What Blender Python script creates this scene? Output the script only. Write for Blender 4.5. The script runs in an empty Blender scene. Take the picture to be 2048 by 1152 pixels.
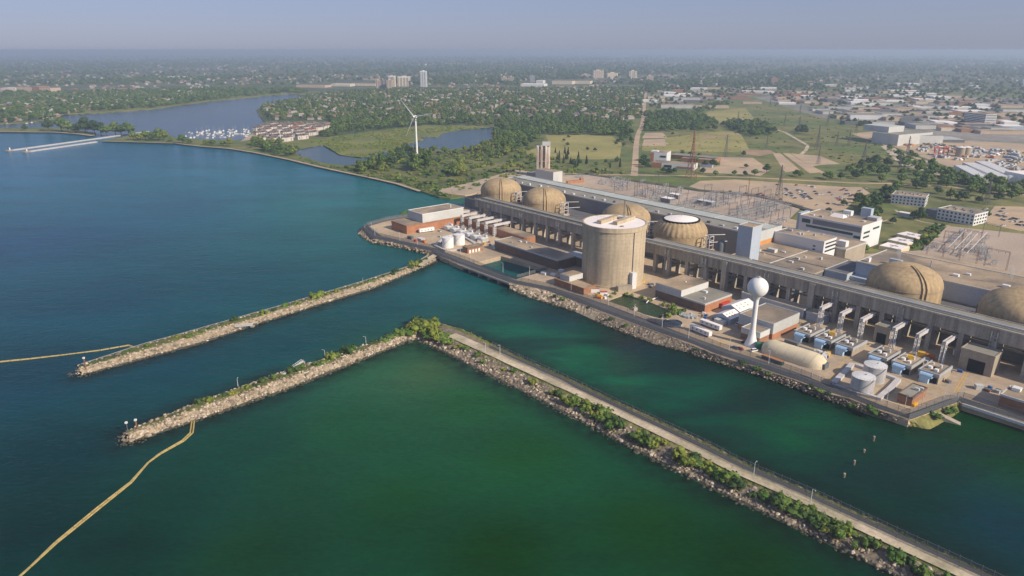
SKY_STR, SKY_AIR, SKY_DUST, SKY_OZ = 0.10, 1.0, 0.5, 4.0
SUN_STR, EXPO = 5.0, 0.12
HAZE, HAZE_COL = 0.000122, (0.635, 0.785, 0.985)
import bpy, math, random
import numpy as np
from mathutils import Vector, Matrix
from mathutils.geometry import delaunay_2d_cdt
random.seed(11); RNG = np.random.default_rng(11)
SC = bpy.context.scene
COL = SC.collection
# ------------------------------------------------------------------ camera
F, HZ, CAMH = 1400.0, 100.0, 188.0
PITCH = math.atan((576 - HZ) / F)
cam = bpy.data.cameras.new('camera'); cam.sensor_width = 36.0; cam.lens = F / 2048 * 36.0
cam.clip_start = 1.0; cam.clip_end = 200000.0
cam_o = bpy.data.objects.new('camera', cam); COL.objects.link(cam_o)
cam_o.location = (0, 0, CAMH); cam_o.rotation_euler = (math.pi / 2 - PITCH, 0, 0)
SC.camera = cam_o
CP, SP = math.cos(PITCH), math.sin(PITCH)
def g(px, py, z=4.0):
    """world x, y of the ground point (height z) seen at a pixel of the 2048 px wide photograph"""
    u = (px - 1024) / F; v = -(py - 576) / F
    t = (CAMH - z) / (SP - v * CP)
    return (u * t, (CP + v * SP) * t)
def w2p(x, y, z):
    dz = z - CAMH; d = y * CP - dz * SP; up = y * SP + dz * CP
    return 1024 + F * x / d, 576 - F * up / d
def hgt(px, yb, yt, z=4.0):
    x, y = g(px, yb, z); lo, hi = 0.0, 400.0
    for _ in range(40):
        m = (lo + hi) / 2
        if w2p(x, y, z + m)[1] > yt: lo = m
        else: hi = m
    return lo
# plant frame: u runs along the pressure duct, v inland
UX, UY = 0.63980, -0.76854
O0 = g(948.0, 445.0, 4.0)
ANG = math.atan2(UY, UX)
def P2(u, v): return (O0[0] + u * UX - v * UY, O0[1] + u * UY + v * UX)
def UV(px, py, z=4.0):
    x, y = g(px, py, z); x -= O0[0]; y -= O0[1]
    return (x * UX + y * UY, -x * UY + y * UX)
# ------------------------------------------------------------------ materials
MATS = {}
def mat(name, col, rough=0.85, var=0.25, scale=0.15, var2=0.15, scale2=1.5, streak=0.0, metal=0.0, rnd=0.0, spec=0.3, tint=None, tscale=0.02, bump=0.0, bscale=1.0, ribs=0.0):
    if name in MATS: return MATS[name]
    m = bpy.data.materials.new(name); m.use_nodes = True; MATS[name] = m
    nt = m.node_tree; N = nt.nodes; L = nt.links; N.clear()
    out = N.new('ShaderNodeOutputMaterial'); b = N.new('ShaderNodeBsdfPrincipled')
    L.new(b.outputs[0], out.inputs[0])
    b.inputs['Roughness'].default_value = rough; b.inputs['Metallic'].default_value = metal
    b.inputs['Specular IOR Level'].default_value = spec
    geo = N.new('ShaderNodeNewGeometry')
    def noise(sc, det=3.0, vec=None):
        n = N.new('ShaderNodeTexNoise'); n.inputs['Scale'].default_value = sc; n.inputs['Detail'].default_value = det
        L.new(vec if vec else geo.outputs['Position'], n.inputs['Vector']); return n.outputs['Fac']
    def rng(val, lo, hi, a=0.3, bb=0.7):
        r = N.new('ShaderNodeMapRange'); r.inputs[1].default_value = a; r.inputs[2].default_value = bb
        r.inputs[3].default_value = lo; r.inputs[4].default_value = hi; L.new(val, r.inputs[0]); return r.outputs[0]
    def mul(a, bv):
        q = N.new('ShaderNodeMath'); q.operation = 'MULTIPLY'; L.new(a, q.inputs[0]); L.new(bv, q.inputs[1]); return q.outputs[0]
    f = rng(noise(scale), 1 - var, 1 + var)
    if var2: f = mul(f, rng(noise(scale2), 1 - var2, 1 + var2))
    if streak:
        mp = N.new('ShaderNodeVectorMath'); mp.operation = 'MULTIPLY'; mp.inputs[1].default_value = (0.45, 0.45, 0.02)
        L.new(geo.outputs['Position'], mp.inputs[0])
        f = mul(f, rng(noise(1.0, 4.0, mp.outputs[0]), 1 - streak, 1 + streak * 0.6))
    if ribs:
        tc = N.new('ShaderNodeTexCoord'); wv = N.new('ShaderNodeTexWave'); wv.inputs['Scale'].default_value = ribs; wv.inputs['Distortion'].default_value = 0
        L.new(tc.outputs['Object'], wv.inputs['Vector']); f = mul(f, rng(wv.outputs['Fac'], 0.86, 1.08, 0, 1))
    if rnd:
        oi = N.new('ShaderNodeObjectInfo'); f = mul(f, rng(oi.outputs['Random'], 1 - rnd, 1 + rnd, 0, 1))
    base = N.new('ShaderNodeRGB'); base.outputs[0].default_value = (*col, 1); src = base.outputs[0]
    if tint:
        mx = N.new('ShaderNodeMix'); mx.data_type = 'RGBA'; mx.inputs[7].default_value = (*tint, 1)
        L.new(src, mx.inputs[6]); L.new(rng(noise(tscale, 4.0), 0, 1, 0.42, 0.6), mx.inputs[0]); src = mx.outputs[2]
    sc = N.new('ShaderNodeVectorMath'); sc.operation = 'SCALE'; L.new(src, sc.inputs[0]); L.new(f, sc.inputs['Scale'])
    L.new(sc.outputs[0], b.inputs['Base Color'])
    if bump:
        bp = N.new('ShaderNodeBump'); bp.inputs['Strength'].default_value = bump; bp.inputs['Distance'].default_value = 0.3
        L.new(noise(bscale, 4.0), bp.inputs['Height']); L.new(bp.outputs[0], b.inputs['Normal'])
    return m
def leafmat(name, col, col2, rnd=0.3):
    m = bpy.data.materials.new(name); m.use_nodes = True; MATS[name] = m
    nt = m.node_tree; N = nt.nodes; L = nt.links; b = N['Principled BSDF']
    b.inputs['Roughness'].default_value = 0.7; b.inputs['Specular IOR Level'].default_value = 0.2
    oi = N.new('ShaderNodeObjectInfo'); geo = N.new('ShaderNodeNewGeometry')
    n = N.new('ShaderNodeTexNoise'); n.inputs['Scale'].default_value = 0.35; L.new(geo.outputs['Position'], n.inputs['Vector'])
    mx = N.new('ShaderNodeMix'); mx.data_type = 'RGBA'; mx.inputs[6].default_value = (*col, 1); mx.inputs[7].default_value = (*col2, 1)
    L.new(oi.outputs['Random'], mx.inputs[0])
    r = N.new('ShaderNodeMapRange'); r.inputs[1].default_value = 0.3; r.inputs[2].default_value = 0.7; r.inputs[3].default_value = 1 - rnd; r.inputs[4].default_value = 1 + rnd
    L.new(n.outputs['Fac'], r.inputs[0])
    sc = N.new('ShaderNodeVectorMath'); sc.operation = 'SCALE'; L.new(mx.outputs[2], sc.inputs[0]); L.new(r.outputs[0], sc.inputs['Scale'])
    L.new(sc.outputs[0], b.inputs['Base Color'])
    return m
def palette(name, cols, rough=0.8):
    """one material whose colour is drawn per object"""
    m = bpy.data.materials.new(name); m.use_nodes = True; MATS[name] = m
    nt = m.node_tree; N = nt.nodes; L = nt.links; b = N['Principled BSDF']; b.inputs['Roughness'].default_value = rough
    oi = N.new('ShaderNodeObjectInfo'); cr = N.new('ShaderNodeValToRGB'); cr.color_ramp.interpolation = 'CONSTANT'
    e = cr.color_ramp.elements
    while len(e) < len(cols): e.new(0.5)
    for i, c in enumerate(cols): e[i].position = i / len(cols); e[i].color = (*c, 1)
    L.new(oi.outputs['Random'], cr.inputs[0]); L.new(cr.outputs[0], b.inputs['Base Color'])
    return m
mat('concrete', (0.36, 0.31, 0.245), var=0.12, scale=0.05, var2=0.10, scale2=0.7, streak=0.12)
mat('dome_concrete', (0.41, 0.305, 0.178), var=0.18, scale=0.06, var2=0.10, scale2=0.5, streak=0.22)
mat('duct_concrete', (0.33, 0.30, 0.255), var=0.15, scale=0.06, var2=0.12, scale2=0.7, streak=0.42)
mat('pier_concrete', (0.42, 0.38, 0.32), var=0.15, scale=0.1, streak=0.2)
mat('vac_concrete', (0.48, 0.395, 0.28), var=0.13, scale=0.035, var2=0.08, scale2=0.4, streak=0.2)
mat('white_roof', (0.86, 0.80, 0.77), var=0.05, scale=0.05, var2=0.04)
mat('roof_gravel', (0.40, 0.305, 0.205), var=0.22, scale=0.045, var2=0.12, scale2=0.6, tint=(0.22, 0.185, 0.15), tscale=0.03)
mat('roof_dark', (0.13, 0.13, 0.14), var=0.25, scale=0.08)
mat('roof_hall', (0.27, 0.255, 0.215), var=0.18, scale=0.05, var2=0.1)
mat('green_roof', (0.43, 0.46, 0.43), var=0.08, scale=0.05)
mat('cladding_grey', (0.22, 0.225, 0.24), var=0.1, scale=0.03, ribs=0.6)
mat('cladding_light', (0.52, 0.53, 0.52), var=0.08, scale=0.05, ribs=0.5)
mat('cladding_white', (0.66, 0.67, 0.68), var=0.05, scale=0.05, var2=0.03)
mat('cladding_blue', (0.40, 0.46, 0.54), var=0.06, scale=0.05)
mat('cladding_orange', (0.58, 0.27, 0.085), var=0.08, scale=0.1)
mat('brick', (0.30, 0.155, 0.09), var=0.15, scale=0.2, var2=0.15, scale2=2.0)
mat('brick_orange', (0.38, 0.175, 0.095), var=0.12, scale=0.2)
mat('brick_dark', (0.17, 0.115, 0.085), var=0.15, scale=0.2)
mat('glass_dark', (0.02, 0.03, 0.035), rough=0.15, var=0.2, var2=0, spec=0.6)
mat('glass_green', (0.03, 0.075, 0.07), rough=0.15, var=0.2, var2=0, spec=0.6)
mat('opening', (0.012, 0.012, 0.014), var=0.2, var2=0)
mat('white_paint', (0.78, 0.78, 0.77), rough=0.5, var=0.06, scale=0.2, var2=0.05, streak=0.06)
mat('silver_tank', (0.55, 0.55, 0.56), rough=0.42, metal=0.35, var=0.06, scale=0.1, streak=0.12)
mat('steel', (0.40, 0.41, 0.42), rough=0.6, var=0.1)
mat('steel_light', (0.62, 0.62, 0.62), rough=0.6, var=0.1)
mat('steel_dark', (0.13, 0.14, 0.15), rough=0.6, var=0.1)
mat('lattice', (0.12, 0.12, 0.12), rough=0.7, var=0.1)
mat('rust', (0.23, 0.11, 0.075), var=0.25, scale=0.3)
mat('blue_duct', (0.38, 0.56, 0.76), rough=0.5, var=0.08)
mat('yellow', (0.72, 0.42, 0.03), rough=0.6, var=0.1)
mat('red', (0.50, 0.055, 0.035), rough=0.6, var=0.12)
mat('orange', (0.50, 0.17, 0.05), rough=0.6, var=0.12)
mat('green_paint', (0.04, 0.16, 0.09), rough=0.6, var=0.12)
mat('dark_green', (0.02, 0.07, 0.05), rough=0.6, var=0.12)
mat('blue_paint', (0.05, 0.12, 0.35), rough=0.5, var=0.1)
mat('tent', (0.66, 0.57, 0.40), var=0.06, scale=0.2, var2=0.04)
mat('tyre', (0.015, 0.015, 0.016), var=0.1)
mat('bark', (0.10, 0.075, 0.055), var=0.2, scale=1.0)
mat('bund_concrete', (0.52, 0.50, 0.50), var=0.1)
mat('yard', (0.50, 0.385, 0.255), var=0.16, scale=0.03, var2=0.12, scale2=0.35, tint=(0.40, 0.315, 0.23), tscale=0.012)
mat('asphalt', (0.085, 0.088, 0.095), var=0.12, scale=0.05, var2=0.08)
mat('asphalt_light', (0.43, 0.33, 0.235), var=0.12, scale=0.03, var2=0.1, scale2=0.4, tint=(0.50, 0.37, 0.235), tscale=0.012)
mat('switchyard_gravel', (0.49, 0.385, 0.30), var=0.12, scale=0.03, var2=0.12, scale2=0.5, tint=(0.40, 0.32, 0.25), tscale=0.015)
mat('flats', (0.27, 0.245, 0.22), var=0.25, scale=0.01, var2=0.2, scale2=0.08, tint=(0.13, 0.15, 0.08), tscale=0.004)
mat('townhouse_wall', (0.56, 0.51, 0.47), var=.1)
mat('shingle', (0.15, 0.125, 0.115), var=.2, scale=.1)
mat('town_ground', (0.062, 0.092, 0.034), var=0.3, scale=0.01, var2=0.2, scale2=0.1, tint=(0.13, 0.135, 0.065), tscale=0.004)
mat('gravel_road', (0.56, 0.47, 0.345), var=0.2, scale=0.08, var2=0.18, scale2=0.7, tint=(0.40, 0.35, 0.24), tscale=0.05)
mat('sand', (0.42, 0.34, 0.25), var=0.15, scale=0.05)
mat('dry_grass', (0.20, 0.19, 0.065), var=0.2, scale=0.05, var2=0.2, scale2=0.5, tint=(0.10, 0.12, 0.035), tscale=0.02)
mat('meadow', (0.33, 0.295, 0.10), var=0.12, scale=0.02, var2=0.12, scale2=0.2, tint=(0.27, 0.25, 0.075), tscale=0.008)
mat('house_cream', (0.30, 0.265, 0.225), var=.1)
mat('house_pale', (0.42, 0.40, 0.37), var=.1)
mat('grass', (0.115, 0.15, 0.038), var=0.25, scale=0.03, var2=0.2, scale2=0.3, tint=(0.19, 0.18, 0.06), tscale=0.006)
mat('reed', (0.14, 0.17, 0.042), var=0.15, scale=0.015, var2=0.15, scale2=0.15, tint=(0.20, 0.20, 0.055), tscale=0.01)
mat('scrub_ground', (0.085, 0.11, 0.03), var=0.3, scale=0.05, var2=0.2, scale2=0.4, tint=(0.16, 0.16, 0.05), tscale=0.02)
mat('bare_soil', (0.36, 0.24, 0.15), var=0.15, scale=0.03)
mat('rock', (0.36, 0.29, 0.20), var=0.35, scale=0.35, var2=0.2, scale2=2.0, bump=0.5)
mat('rock_dark', (0.20, 0.165, 0.125), var=0.35, scale=0.35, var2=0.2, scale2=2.0, bump=0.5)
mat('boom', (0.40, 0.31, 0.12), rough=0.7, var=0.15, scale=0.5)
mat('driftwood', (0.24, 0.19, 0.13), var=0.2, scale=0.5)
leafmat('leaf', (0.055, 0.115, 0.022), (0.125, 0.18, 0.036), 0.38)
leafmat('leaf_dark', (0.026, 0.058, 0.017), (0.056, 0.098, 0.026), 0.35)
leafmat('leaf_light', (0.13, 0.175, 0.028), (0.19, 0.21, 0.036), 0.35)
leafmat('conifer', (0.016, 0.036, 0.014), (0.030, 0.052, 0.020))
palette('house_roof', [(0.16, 0.12, 0.105), (0.23, 0.17, 0.14), (0.30, 0.26, 0.22), (0.12, 0.11, 0.11), (0.30, 0.15, 0.10), (0.38, 0.34, 0.30)])
palette('house_wall', [(0.32, 0.28, 0.24), (0.26, 0.16, 0.12), (0.38, 0.36, 0.33), (0.28, 0.22, 0.18), (0.45, 0.43, 0.41)])
# ------------------------------------------------------------------ mesh builder
class MB:
    def __init__(s): s.v = []; s.f = []; s.m = []
    def add(s, vs, fs, m=0):
        o = len(s.v); s.v += [tuple(p) for p in vs]; s.f += [tuple(i + o for i in f) for f in fs]; s.m += [m] * len(fs); return s
    def box(s, x0, y0, z0, x1, y1, z1, m=0, rot=0.0, c=None):
        vs = [(x0, y0, z0), (x1, y0, z0), (x1, y1, z0), (x0, y1, z0), (x0, y0, z1), (x1, y0, z1), (x1, y1, z1), (x0, y1, z1)]
        if rot:
            c = c or ((x0 + x1) / 2, (y0 + y1) / 2); ca, sa = math.cos(rot), math.sin(rot)
            vs = [(c[0] + (x - c[0]) * ca - (y - c[1]) * sa, c[1] + (x - c[0]) * sa + (y - c[1]) * ca, z) for x, y, z in vs]
        return s.add(vs, [(0, 3, 2, 1), (4, 5, 6, 7), (0, 1, 5, 4), (1, 2, 6, 5), (2, 3, 7, 6), (3, 0, 4, 7)], m)
    def prism(s, poly, z0, z1, m=0, top=None):
        n = len(poly); a = sum(poly[i][0] * poly[(i + 1) % n][1] - poly[(i + 1) % n][0] * poly[i][1] for i in range(n))
        if a < 0: poly = poly[::-1]
        vs = [(x, y, z0) for x, y in poly] + [(x, y, z1) for x, y in poly]
        fs = [(i, (i + 1) % n, n + (i + 1) % n, n + i) for i in range(n)] + [tuple(range(n - 1, -1, -1)), tuple(range(n, 2 * n))]
        return s.add(vs, fs, m)
    def lathe(s, prof, n=48, c=(0, 0), m=0, cap=True):
        vs = []; fs = []
        for r, z in prof:
            vs += [(c[0] + r * math.cos(2 * math.pi * i / n), c[1] + r * math.sin(2 * math.pi * i / n), z) for i in range(n)]
        for k in range(len(prof) - 1):
            fs += [(k * n + i, k * n + (i + 1) % n, (k + 1) * n + (i + 1) % n, (k + 1) * n + i) for i in range(n)]
        if cap:
            fs += [tuple(range(n - 1, -1, -1)), tuple((len(prof) - 1) * n + i for i in range(n))]
        return s.add(vs, fs, m)
    def bar(s, p, q, w, h=None, m=0):
        h = h or w; p = Vector(p); q = Vector(q); d = q - p
        if d.length < 1e-6: return s
        d.normalize(); a = Vector((0, 0, 1)) if abs(d.z) < 0.95 else Vector((1, 0, 0))
        x = d.cross(a).normalized() * w / 2; y = x.cross(d).normalized() * h / 2
        vs = [t + i * x + j * y for t in (p, q) for i, j in ((-1, -1), (1, -1), (1, 1), (-1, 1))]
        return s.add(vs, [(0, 1, 2, 3), (7, 6, 5, 4), (0, 4, 5, 1), (1, 5, 6, 2), (2, 6, 7, 3), (3, 7, 4, 0)], m)
    def tube(s, pts, r, n=8, m=0):
        for a, b in zip(pts, pts[1:]):
            a = Vector(a); b = Vector(b); d = (b - a).normalized(); k = Vector((0, 0, 1)) if abs(d.z) < 0.95 else Vector((1, 0, 0))
            x = d.cross(k).normalized(); y = x.cross(d)
            rr = r if isinstance(r, tuple) else (r, r)
            vs = [p + (x * math.cos(t) + y * math.sin(t)) * q for p, q in ((a, rr[0]), (b, rr[1])) for t in [2 * math.pi * i / n for i in range(n)]]
            s.add(vs, [(i, n + i, n + (i + 1) % n, (i + 1) % n) for i in range(n)] + [tuple(range(n)), tuple(range(2 * n - 1, n - 1, -1))], m)
        return s
    def mesh(s, name, mats, smooth=False):
        me = bpy.data.meshes.new(name); me.from_pydata(s.v, [], s.f)
        for k in (mats if isinstance(mats, (list, tuple)) else [mats]): me.materials.append(MATS[k] if isinstance(k, str) else k)
        if any(s.m): me.polygons.foreach_set('material_index', s.m)
        if smooth: me.polygons.foreach_set('use_smooth', [True] * len(s.f))
        me.update(); return me
    def build(s, name, mats, parent=None, smooth=False, label=None):
        o = bpy.data.objects.new(name, s.mesh(name, mats, smooth)); COL.objects.link(o)
        if parent: o.parent = parent
        if label: o['label'] = label
        if smooth:
            try:
                o.data.set_sharp_from_angle(angle=math.radians(35))
            except Exception: pass
        return o
def tag(o, label, cat, group=None, kind=None):
    o['label'] = label; o['category'] = cat
    if group: o['group'] = group
    if kind: o['kind'] = kind
    return o
def thing(name, label, cat, loc=(0, 0, 0), rot=0.0, group=None):
    o = bpy.data.objects.new(name, None); COL.objects.link(o); o.empty_display_size = 0.5
    o.location = loc; o.rotation_euler = (0, 0, rot); return tag(o, label, cat, group)
def kids(o): return [c for c in KID.get(o.name, [])]
KID = {}
def index_children():
    KID.clear()
    for o in COL.objects:
        if o.parent: KID.setdefault(o.parent.name, []).append(o)
def dup(root, loc, rot=0.0, label=None, group=None, scale=None):
    ch = KID.get(root.name, [])
    r = root.copy(); COL.objects.link(r); r.location = loc; r.rotation_euler = (0, 0, rot)
    if scale: r.scale = (scale,) * 3 if not isinstance(scale, tuple) else scale
    if label: r['label'] = label
    if group: r['group'] = group
    for c in ch:
        d = c.copy(); COL.objects.link(d); d.parent = r
        for e in KID.get(c.name, []):
            h = e.copy(); COL.objects.link(h); h.parent = d
    return r
def struct(o):
    o['kind'] = 'structure'; return o
def inpoly(x, y, poly):
    c = False; n = len(poly); j = n - 1
    for i in range(n):
        xi, yi = poly[i]; xj, yj = poly[j]
        if (yi > y) != (yj > y) and x < (xj - xi) * (y - yi) / (yj - yi) + xi: c = not c
        j = i
    return c
def sheet(name, polys, z, m, holes=(), skirt=None, kind='structure'):
    """flat sheet of ground: world polygons at height z, optional skirt down to a lower height"""
    vs = []; ed = []
    for pl in list(polys) + list(holes):
        o = len(vs); vs += [Vector((x, y)) for x, y in pl]; ed += [(o + i, o + (i + 1) % len(pl)) for i in range(len(pl))]
    r = delaunay_2d_cdt(vs, ed, [], 0, 1e-4); V, FC = r[0], r[2]
    fs = []
    for f in FC:
        cx = sum(V[i].x for i in f) / len(f); cy = sum(V[i].y for i in f) / len(f)
        if any(inpoly(cx, cy, p) for p in polys) and not any(inpoly(cx, cy, p) for p in holes): fs.append(tuple(f))
    vv = [(p.x, p.y, z) for p in V]; n = len(vv)
    if skirt is not None:
        cnt = {}
        for f in fs:
            for i in range(len(f)):
                a, b = f[i], f[(i + 1) % len(f)]; cnt[(a, b)] = 1
        vv += [(p.x, p.y, skirt) for p in V]
        fs += [(b, a, a + n, b + n) for (a, b) in cnt if (b, a) not in cnt]
    me = bpy.data.meshes.new(name); me.from_pydata(vv, [], fs); me.materials.append(MATS[m]); me.update()
    o = bpy.data.objects.new(name, me); COL.objects.link(o); o['kind'] = kind; return o
def PX(pts, z=2.5): return [g(a, b, z) for a, b in pts]
def ribbon_poly(pts, w):
    """world polygon round a world polyline; w is a width or a list of widths"""
    L = []; R = []
    for i, p in enumerate(pts):
        a = Vector(pts[max(i - 1, 0)]); b = Vector(pts[min(i + 1, len(pts) - 1)]); d = (b - a).normalized(); n = Vector((-d.y, d.x))
        ww = (w[i] if isinstance(w, (list, tuple)) else w) / 2
        L.append((p[0] + n.x * ww, p[1] + n.y * ww)); R.append((p[0] - n.x * ww, p[1] - n.y * ww))
    return L + R[::-1]
def strip(name, pts, w, z, m, kind='structure'):
    """road-like strip along a world polyline"""
    poly = ribbon_poly(pts, w); n = len(pts); vs = [(x, y, z) for x, y in poly]
    fs = [(i, 2 * n - 1 - i, 2 * n - 2 - i, i + 1) for i in range(n - 1)]
    me = bpy.data.meshes.new(name); me.from_pydata(vs, [], fs); me.materials.append(MATS[m]); me.update()
    o = bpy.data.objects.new(name, me); COL.objects.link(o)
    if kind: o['kind'] = kind
    return o
def resample(pts, step):
    out = [tuple(pts[0])]; 
    for a, b in zip(pts, pts[1:]):
        d = math.dist(a, b); n = max(1, int(round(d / step)))
        out += [tuple(a[k] + (b[k] - a[k]) * i / n for k in range(len(a))) for i in range(1, n + 1)]
    return out
def sample_poly(poly, n, rng=random):
    xs = [p[0] for p in poly]; ys = [p[1] for p in poly]; out = []; k = 0
    while len(out) < n and k < n * 60:
        k += 1; x = rng.uniform(min(xs), max(xs)); y = rng.uniform(min(ys), max(ys))
        if inpoly(x, y, poly): out.append((x, y))
    return out
ORD = ['first', 'second', 'third', 'fourth', 'fifth', 'sixth', 'seventh', 'eighth', 'ninth', 'tenth', 'eleventh', 'twelfth', 'thirteenth', 'fourteenth', 'fifteenth', 'sixteenth', 'seventeenth', 'eighteenth', 'nineteenth', 'twentieth', 'twenty-first', 'twenty-second', 'twenty-third', 'twenty-fourth', 'twenty-fifth', 'twenty-sixth']
# ------------------------------------------------------------------ light, sky, air
SUN_AZ = math.radians(-38)          # direction towards the sun on the ground plane
SUN_EL = math.radians(32)
w = bpy.data.worlds.new('World'); SC.world = w; w.use_nodes = True
nt = w.node_tree; bg = nt.nodes['Background']; sky = nt.nodes.new('ShaderNodeTexSky')
sky.sky_type = 'NISHITA'; sky.sun_disc = False; sky.sun_elevation = SUN_EL
sky.sun_rotation = math.pi / 2 - SUN_AZ
sky.altitude = 0; sky.air_density = SKY_AIR; sky.dust_density = SKY_DUST; sky.ozone_density = SKY_OZ
sm = nt.nodes.new('ShaderNodeVectorMath'); sm.operation = 'MULTIPLY'; sm.inputs[1].default_value = (0.70, 0.685, 1.0)
nt.links.new(sky.outputs[0], sm.inputs[0])
hzm = nt.nodes.new('ShaderNodeMix'); hzm.data_type = 'RGBA'; hzm.inputs[0].default_value = 0.6; hzm.inputs[7].default_value = (0.300 / SKY_STR, 0.342 / SKY_STR, 0.455 / SKY_STR, 1)   # thin even summer haze over the whole sky
nt.links.new(sm.outputs[0], hzm.inputs[6]); nt.links.new(hzm.outputs[2], bg.inputs[0]); bg.inputs[1].default_value = SKY_STR
sl = bpy.data.lights.new('sun', 'SUN'); sl.energy = SUN_STR; sl.angle = math.radians(0.55); sl.color = (1.0, 0.87, 0.69)
so = bpy.data.objects.new('sun', sl); COL.objects.link(so)
d = Vector((math.cos(SUN_AZ) * math.cos(SUN_EL), math.sin(SUN_AZ) * math.cos(SUN_EL), math.sin(SUN_EL)))
so.rotation_euler = d.to_track_quat('Z', 'Y').to_euler(); so.location = (0, 0, 600)
SC.view_settings.view_transform = 'Standard'; SC.view_settings.look = 'None'; SC.view_settings.exposure = EXPO; SC.view_settings.gamma = 1.0
SC.render.film_transparent = False
cy = SC.cycles; cy.use_denoising = True; cy.max_bounces = 5; cy.diffuse_bounces = 2; cy.glossy_bounces = 3; cy.volume_bounces = 0; cy.transparent_max_bounces = 12
try: cy.denoiser = 'OPENIMAGEDENOISE'
except Exception: pass
hz = MB().box(-60000, -1500, -6, 60000, 60000, CAMH + 6)
hm = bpy.data.materials.new('haze_air'); hm.use_nodes = True; n = hm.node_tree; n.nodes.clear()
ho = n.nodes.new('ShaderNodeOutputMaterial'); pv = n.nodes.new('ShaderNodeVolumePrincipled')
pv.inputs['Density'].default_value = HAZE; pv.inputs['Color'].default_value = (*HAZE_COL, 1); pv.inputs['Anisotropy'].default_value = 0.15
n.links.new(pv.outputs[0], ho.inputs['Volume']); MATS['haze_air'] = hm
hzo = hz.build('haze', 'haze_air'); hzo['kind'] = 'stuff'
# ------------------------------------------------------------------ shore lines (pixels of the photograph)
LZ = 2.0
SPIT_FRONT = [(-420, 262), (-120, 263), (0, 264), (112, 265), (155, 268), (186, 272)]
SPIT_BACK = [(192, 267), (150, 259), (90, 255.5), (0, 257), (-300, 256)]
BAY_TOP = [(-300, 247), (-60, 247), (0, 248.5), (50, 246), (110, 239), (125, 230), (200, 227), (237, 224), (300, 219), (350, 212), (425, 202), (475, 197), (512, 193.5), (577, 188), (612, 191)]
BAY_EAST = [(607, 197), (562, 202), (527, 210), (514, 220), (517, 230), (532, 240), (527, 247), (512, 255), (503, 263), (506, 274), (488, 281), (450, 281.5), (410, 279.5), (357, 277), (332, 270), (307, 266), (297, 264)]
COAST = [(205, 283), (250, 284), (350, 287), (400, 293), (462, 298), (512, 306), (580, 320), (642, 335), (717, 351), (737, 355), (795, 368), (841, 383), (879, 395.5), (901, 397.5), (930, 394), (962, 389)]
STATION = [(948, 402), (930, 412), (880, 418), (812, 432), (762, 446), (724, 458), (718, 468), (728, 479), (745, 486), (797, 495), (845, 507), (872, 516), (900, 527), (922, 535), (956, 524), (1002, 512), (1097, 539), (1083, 544), (1034, 557.5), (1020, 571), (1022, 580), (1060, 596), (1101, 611), (1149, 623), (1201, 647), (1262, 671), (1302, 687), (1380, 705), (1470, 732), (1531, 754), (1617, 784), (1660, 800), (1706, 818), (1749, 834), (1817, 850), (1850, 852), (1862, 860), (1894, 841), (1930, 812), (2060, 862), (2400, 990)]
POND = [(587, 298), (600, 299), (647, 290.5), (662, 300), (682, 311), (724, 316), (762, 306), (799, 296), (832, 283), (852, 281), (837, 273), (872, 276), (882, 268), (912, 262), (960, 257), (989, 255), (983, 265), (987, 275), (967, 287), (937, 297), (862, 301), (787, 312), (757, 324), (692, 331.5), (652, 328), (620, 319), (597, 312)]
SPOND = [(1213.5, 601), (1248.7, 588.5), (1290, 600), (1340.3, 621), (1321, 637), (1290, 629), (1250, 614)]
def wob(pts, st=5.0, am=(1.6, .8), closed=True):
    r = random.Random(len(pts)); out = []
    for i, p in enumerate(pts):
        if i == len(pts) - 1 and not closed: out.append(p); break
        q = pts[(i + 1) % len(pts)]; n = max(1, int(math.dist(p, q) / st)); out.append(p)
        for j in range(1, n): out.append((p[0] + (q[0] - p[0]) * j / n + r.uniform(-am[0], am[0]), p[1] + (q[1] - p[1]) * j / n + r.uniform(-am[1], am[1])))
    return out
POND_W = wob(POND); BAY_TOP = wob(BAY_TOP + BAY_EAST[:6], 6, (2, .5), False); BAY_EAST = BAY_EAST[6:]
land_poly = [(-58000, g(-420, 262, 1)[1])] + [g(a, b, 1) for a, b in SPIT_FRONT + SPIT_BACK]
land_poly += [g(a, b, 1) for a, b in BAY_TOP + BAY_EAST]
EDGE = [(948, 402), (930, 411), (880, 418), (815, 435), (770, 443), (728, 455), (728, 460), (752, 479), (797, 488), (867, 504), (880, 513), (921, 532.5), (956, 524), (1002, 512), (1097, 539), (1083, 544), (1034, 557.5), (1020, 568), (1101, 584), (1161, 608), (1201, 626), (1282, 654), (1342, 676), (1382, 691), (1440, 714), (1521, 739), (1602, 766), (1662, 789), (1696, 797), (1747, 818), (1817, 842), (1918, 805), (1928, 810), (2048, 847), (2300, 936)]
land_poly += [g(a, b, 1) for a, b in COAST] + [g(a, b, LZ) for a, b in EDGE] + [(58000, g(2300, 936, 1)[1] - 30), (58000, 58000), (-58000, 58000)]
# the spit back runs out of frame to the left and returns as the bay's far shore: close that gap far outside the picture
land = sheet('ground', [land_poly], LZ, 'grass', holes=[[g(a, b, 1) for a, b in POND_W], [g(a, b, 1) for a, b in SPOND]], skirt=-4)
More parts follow.
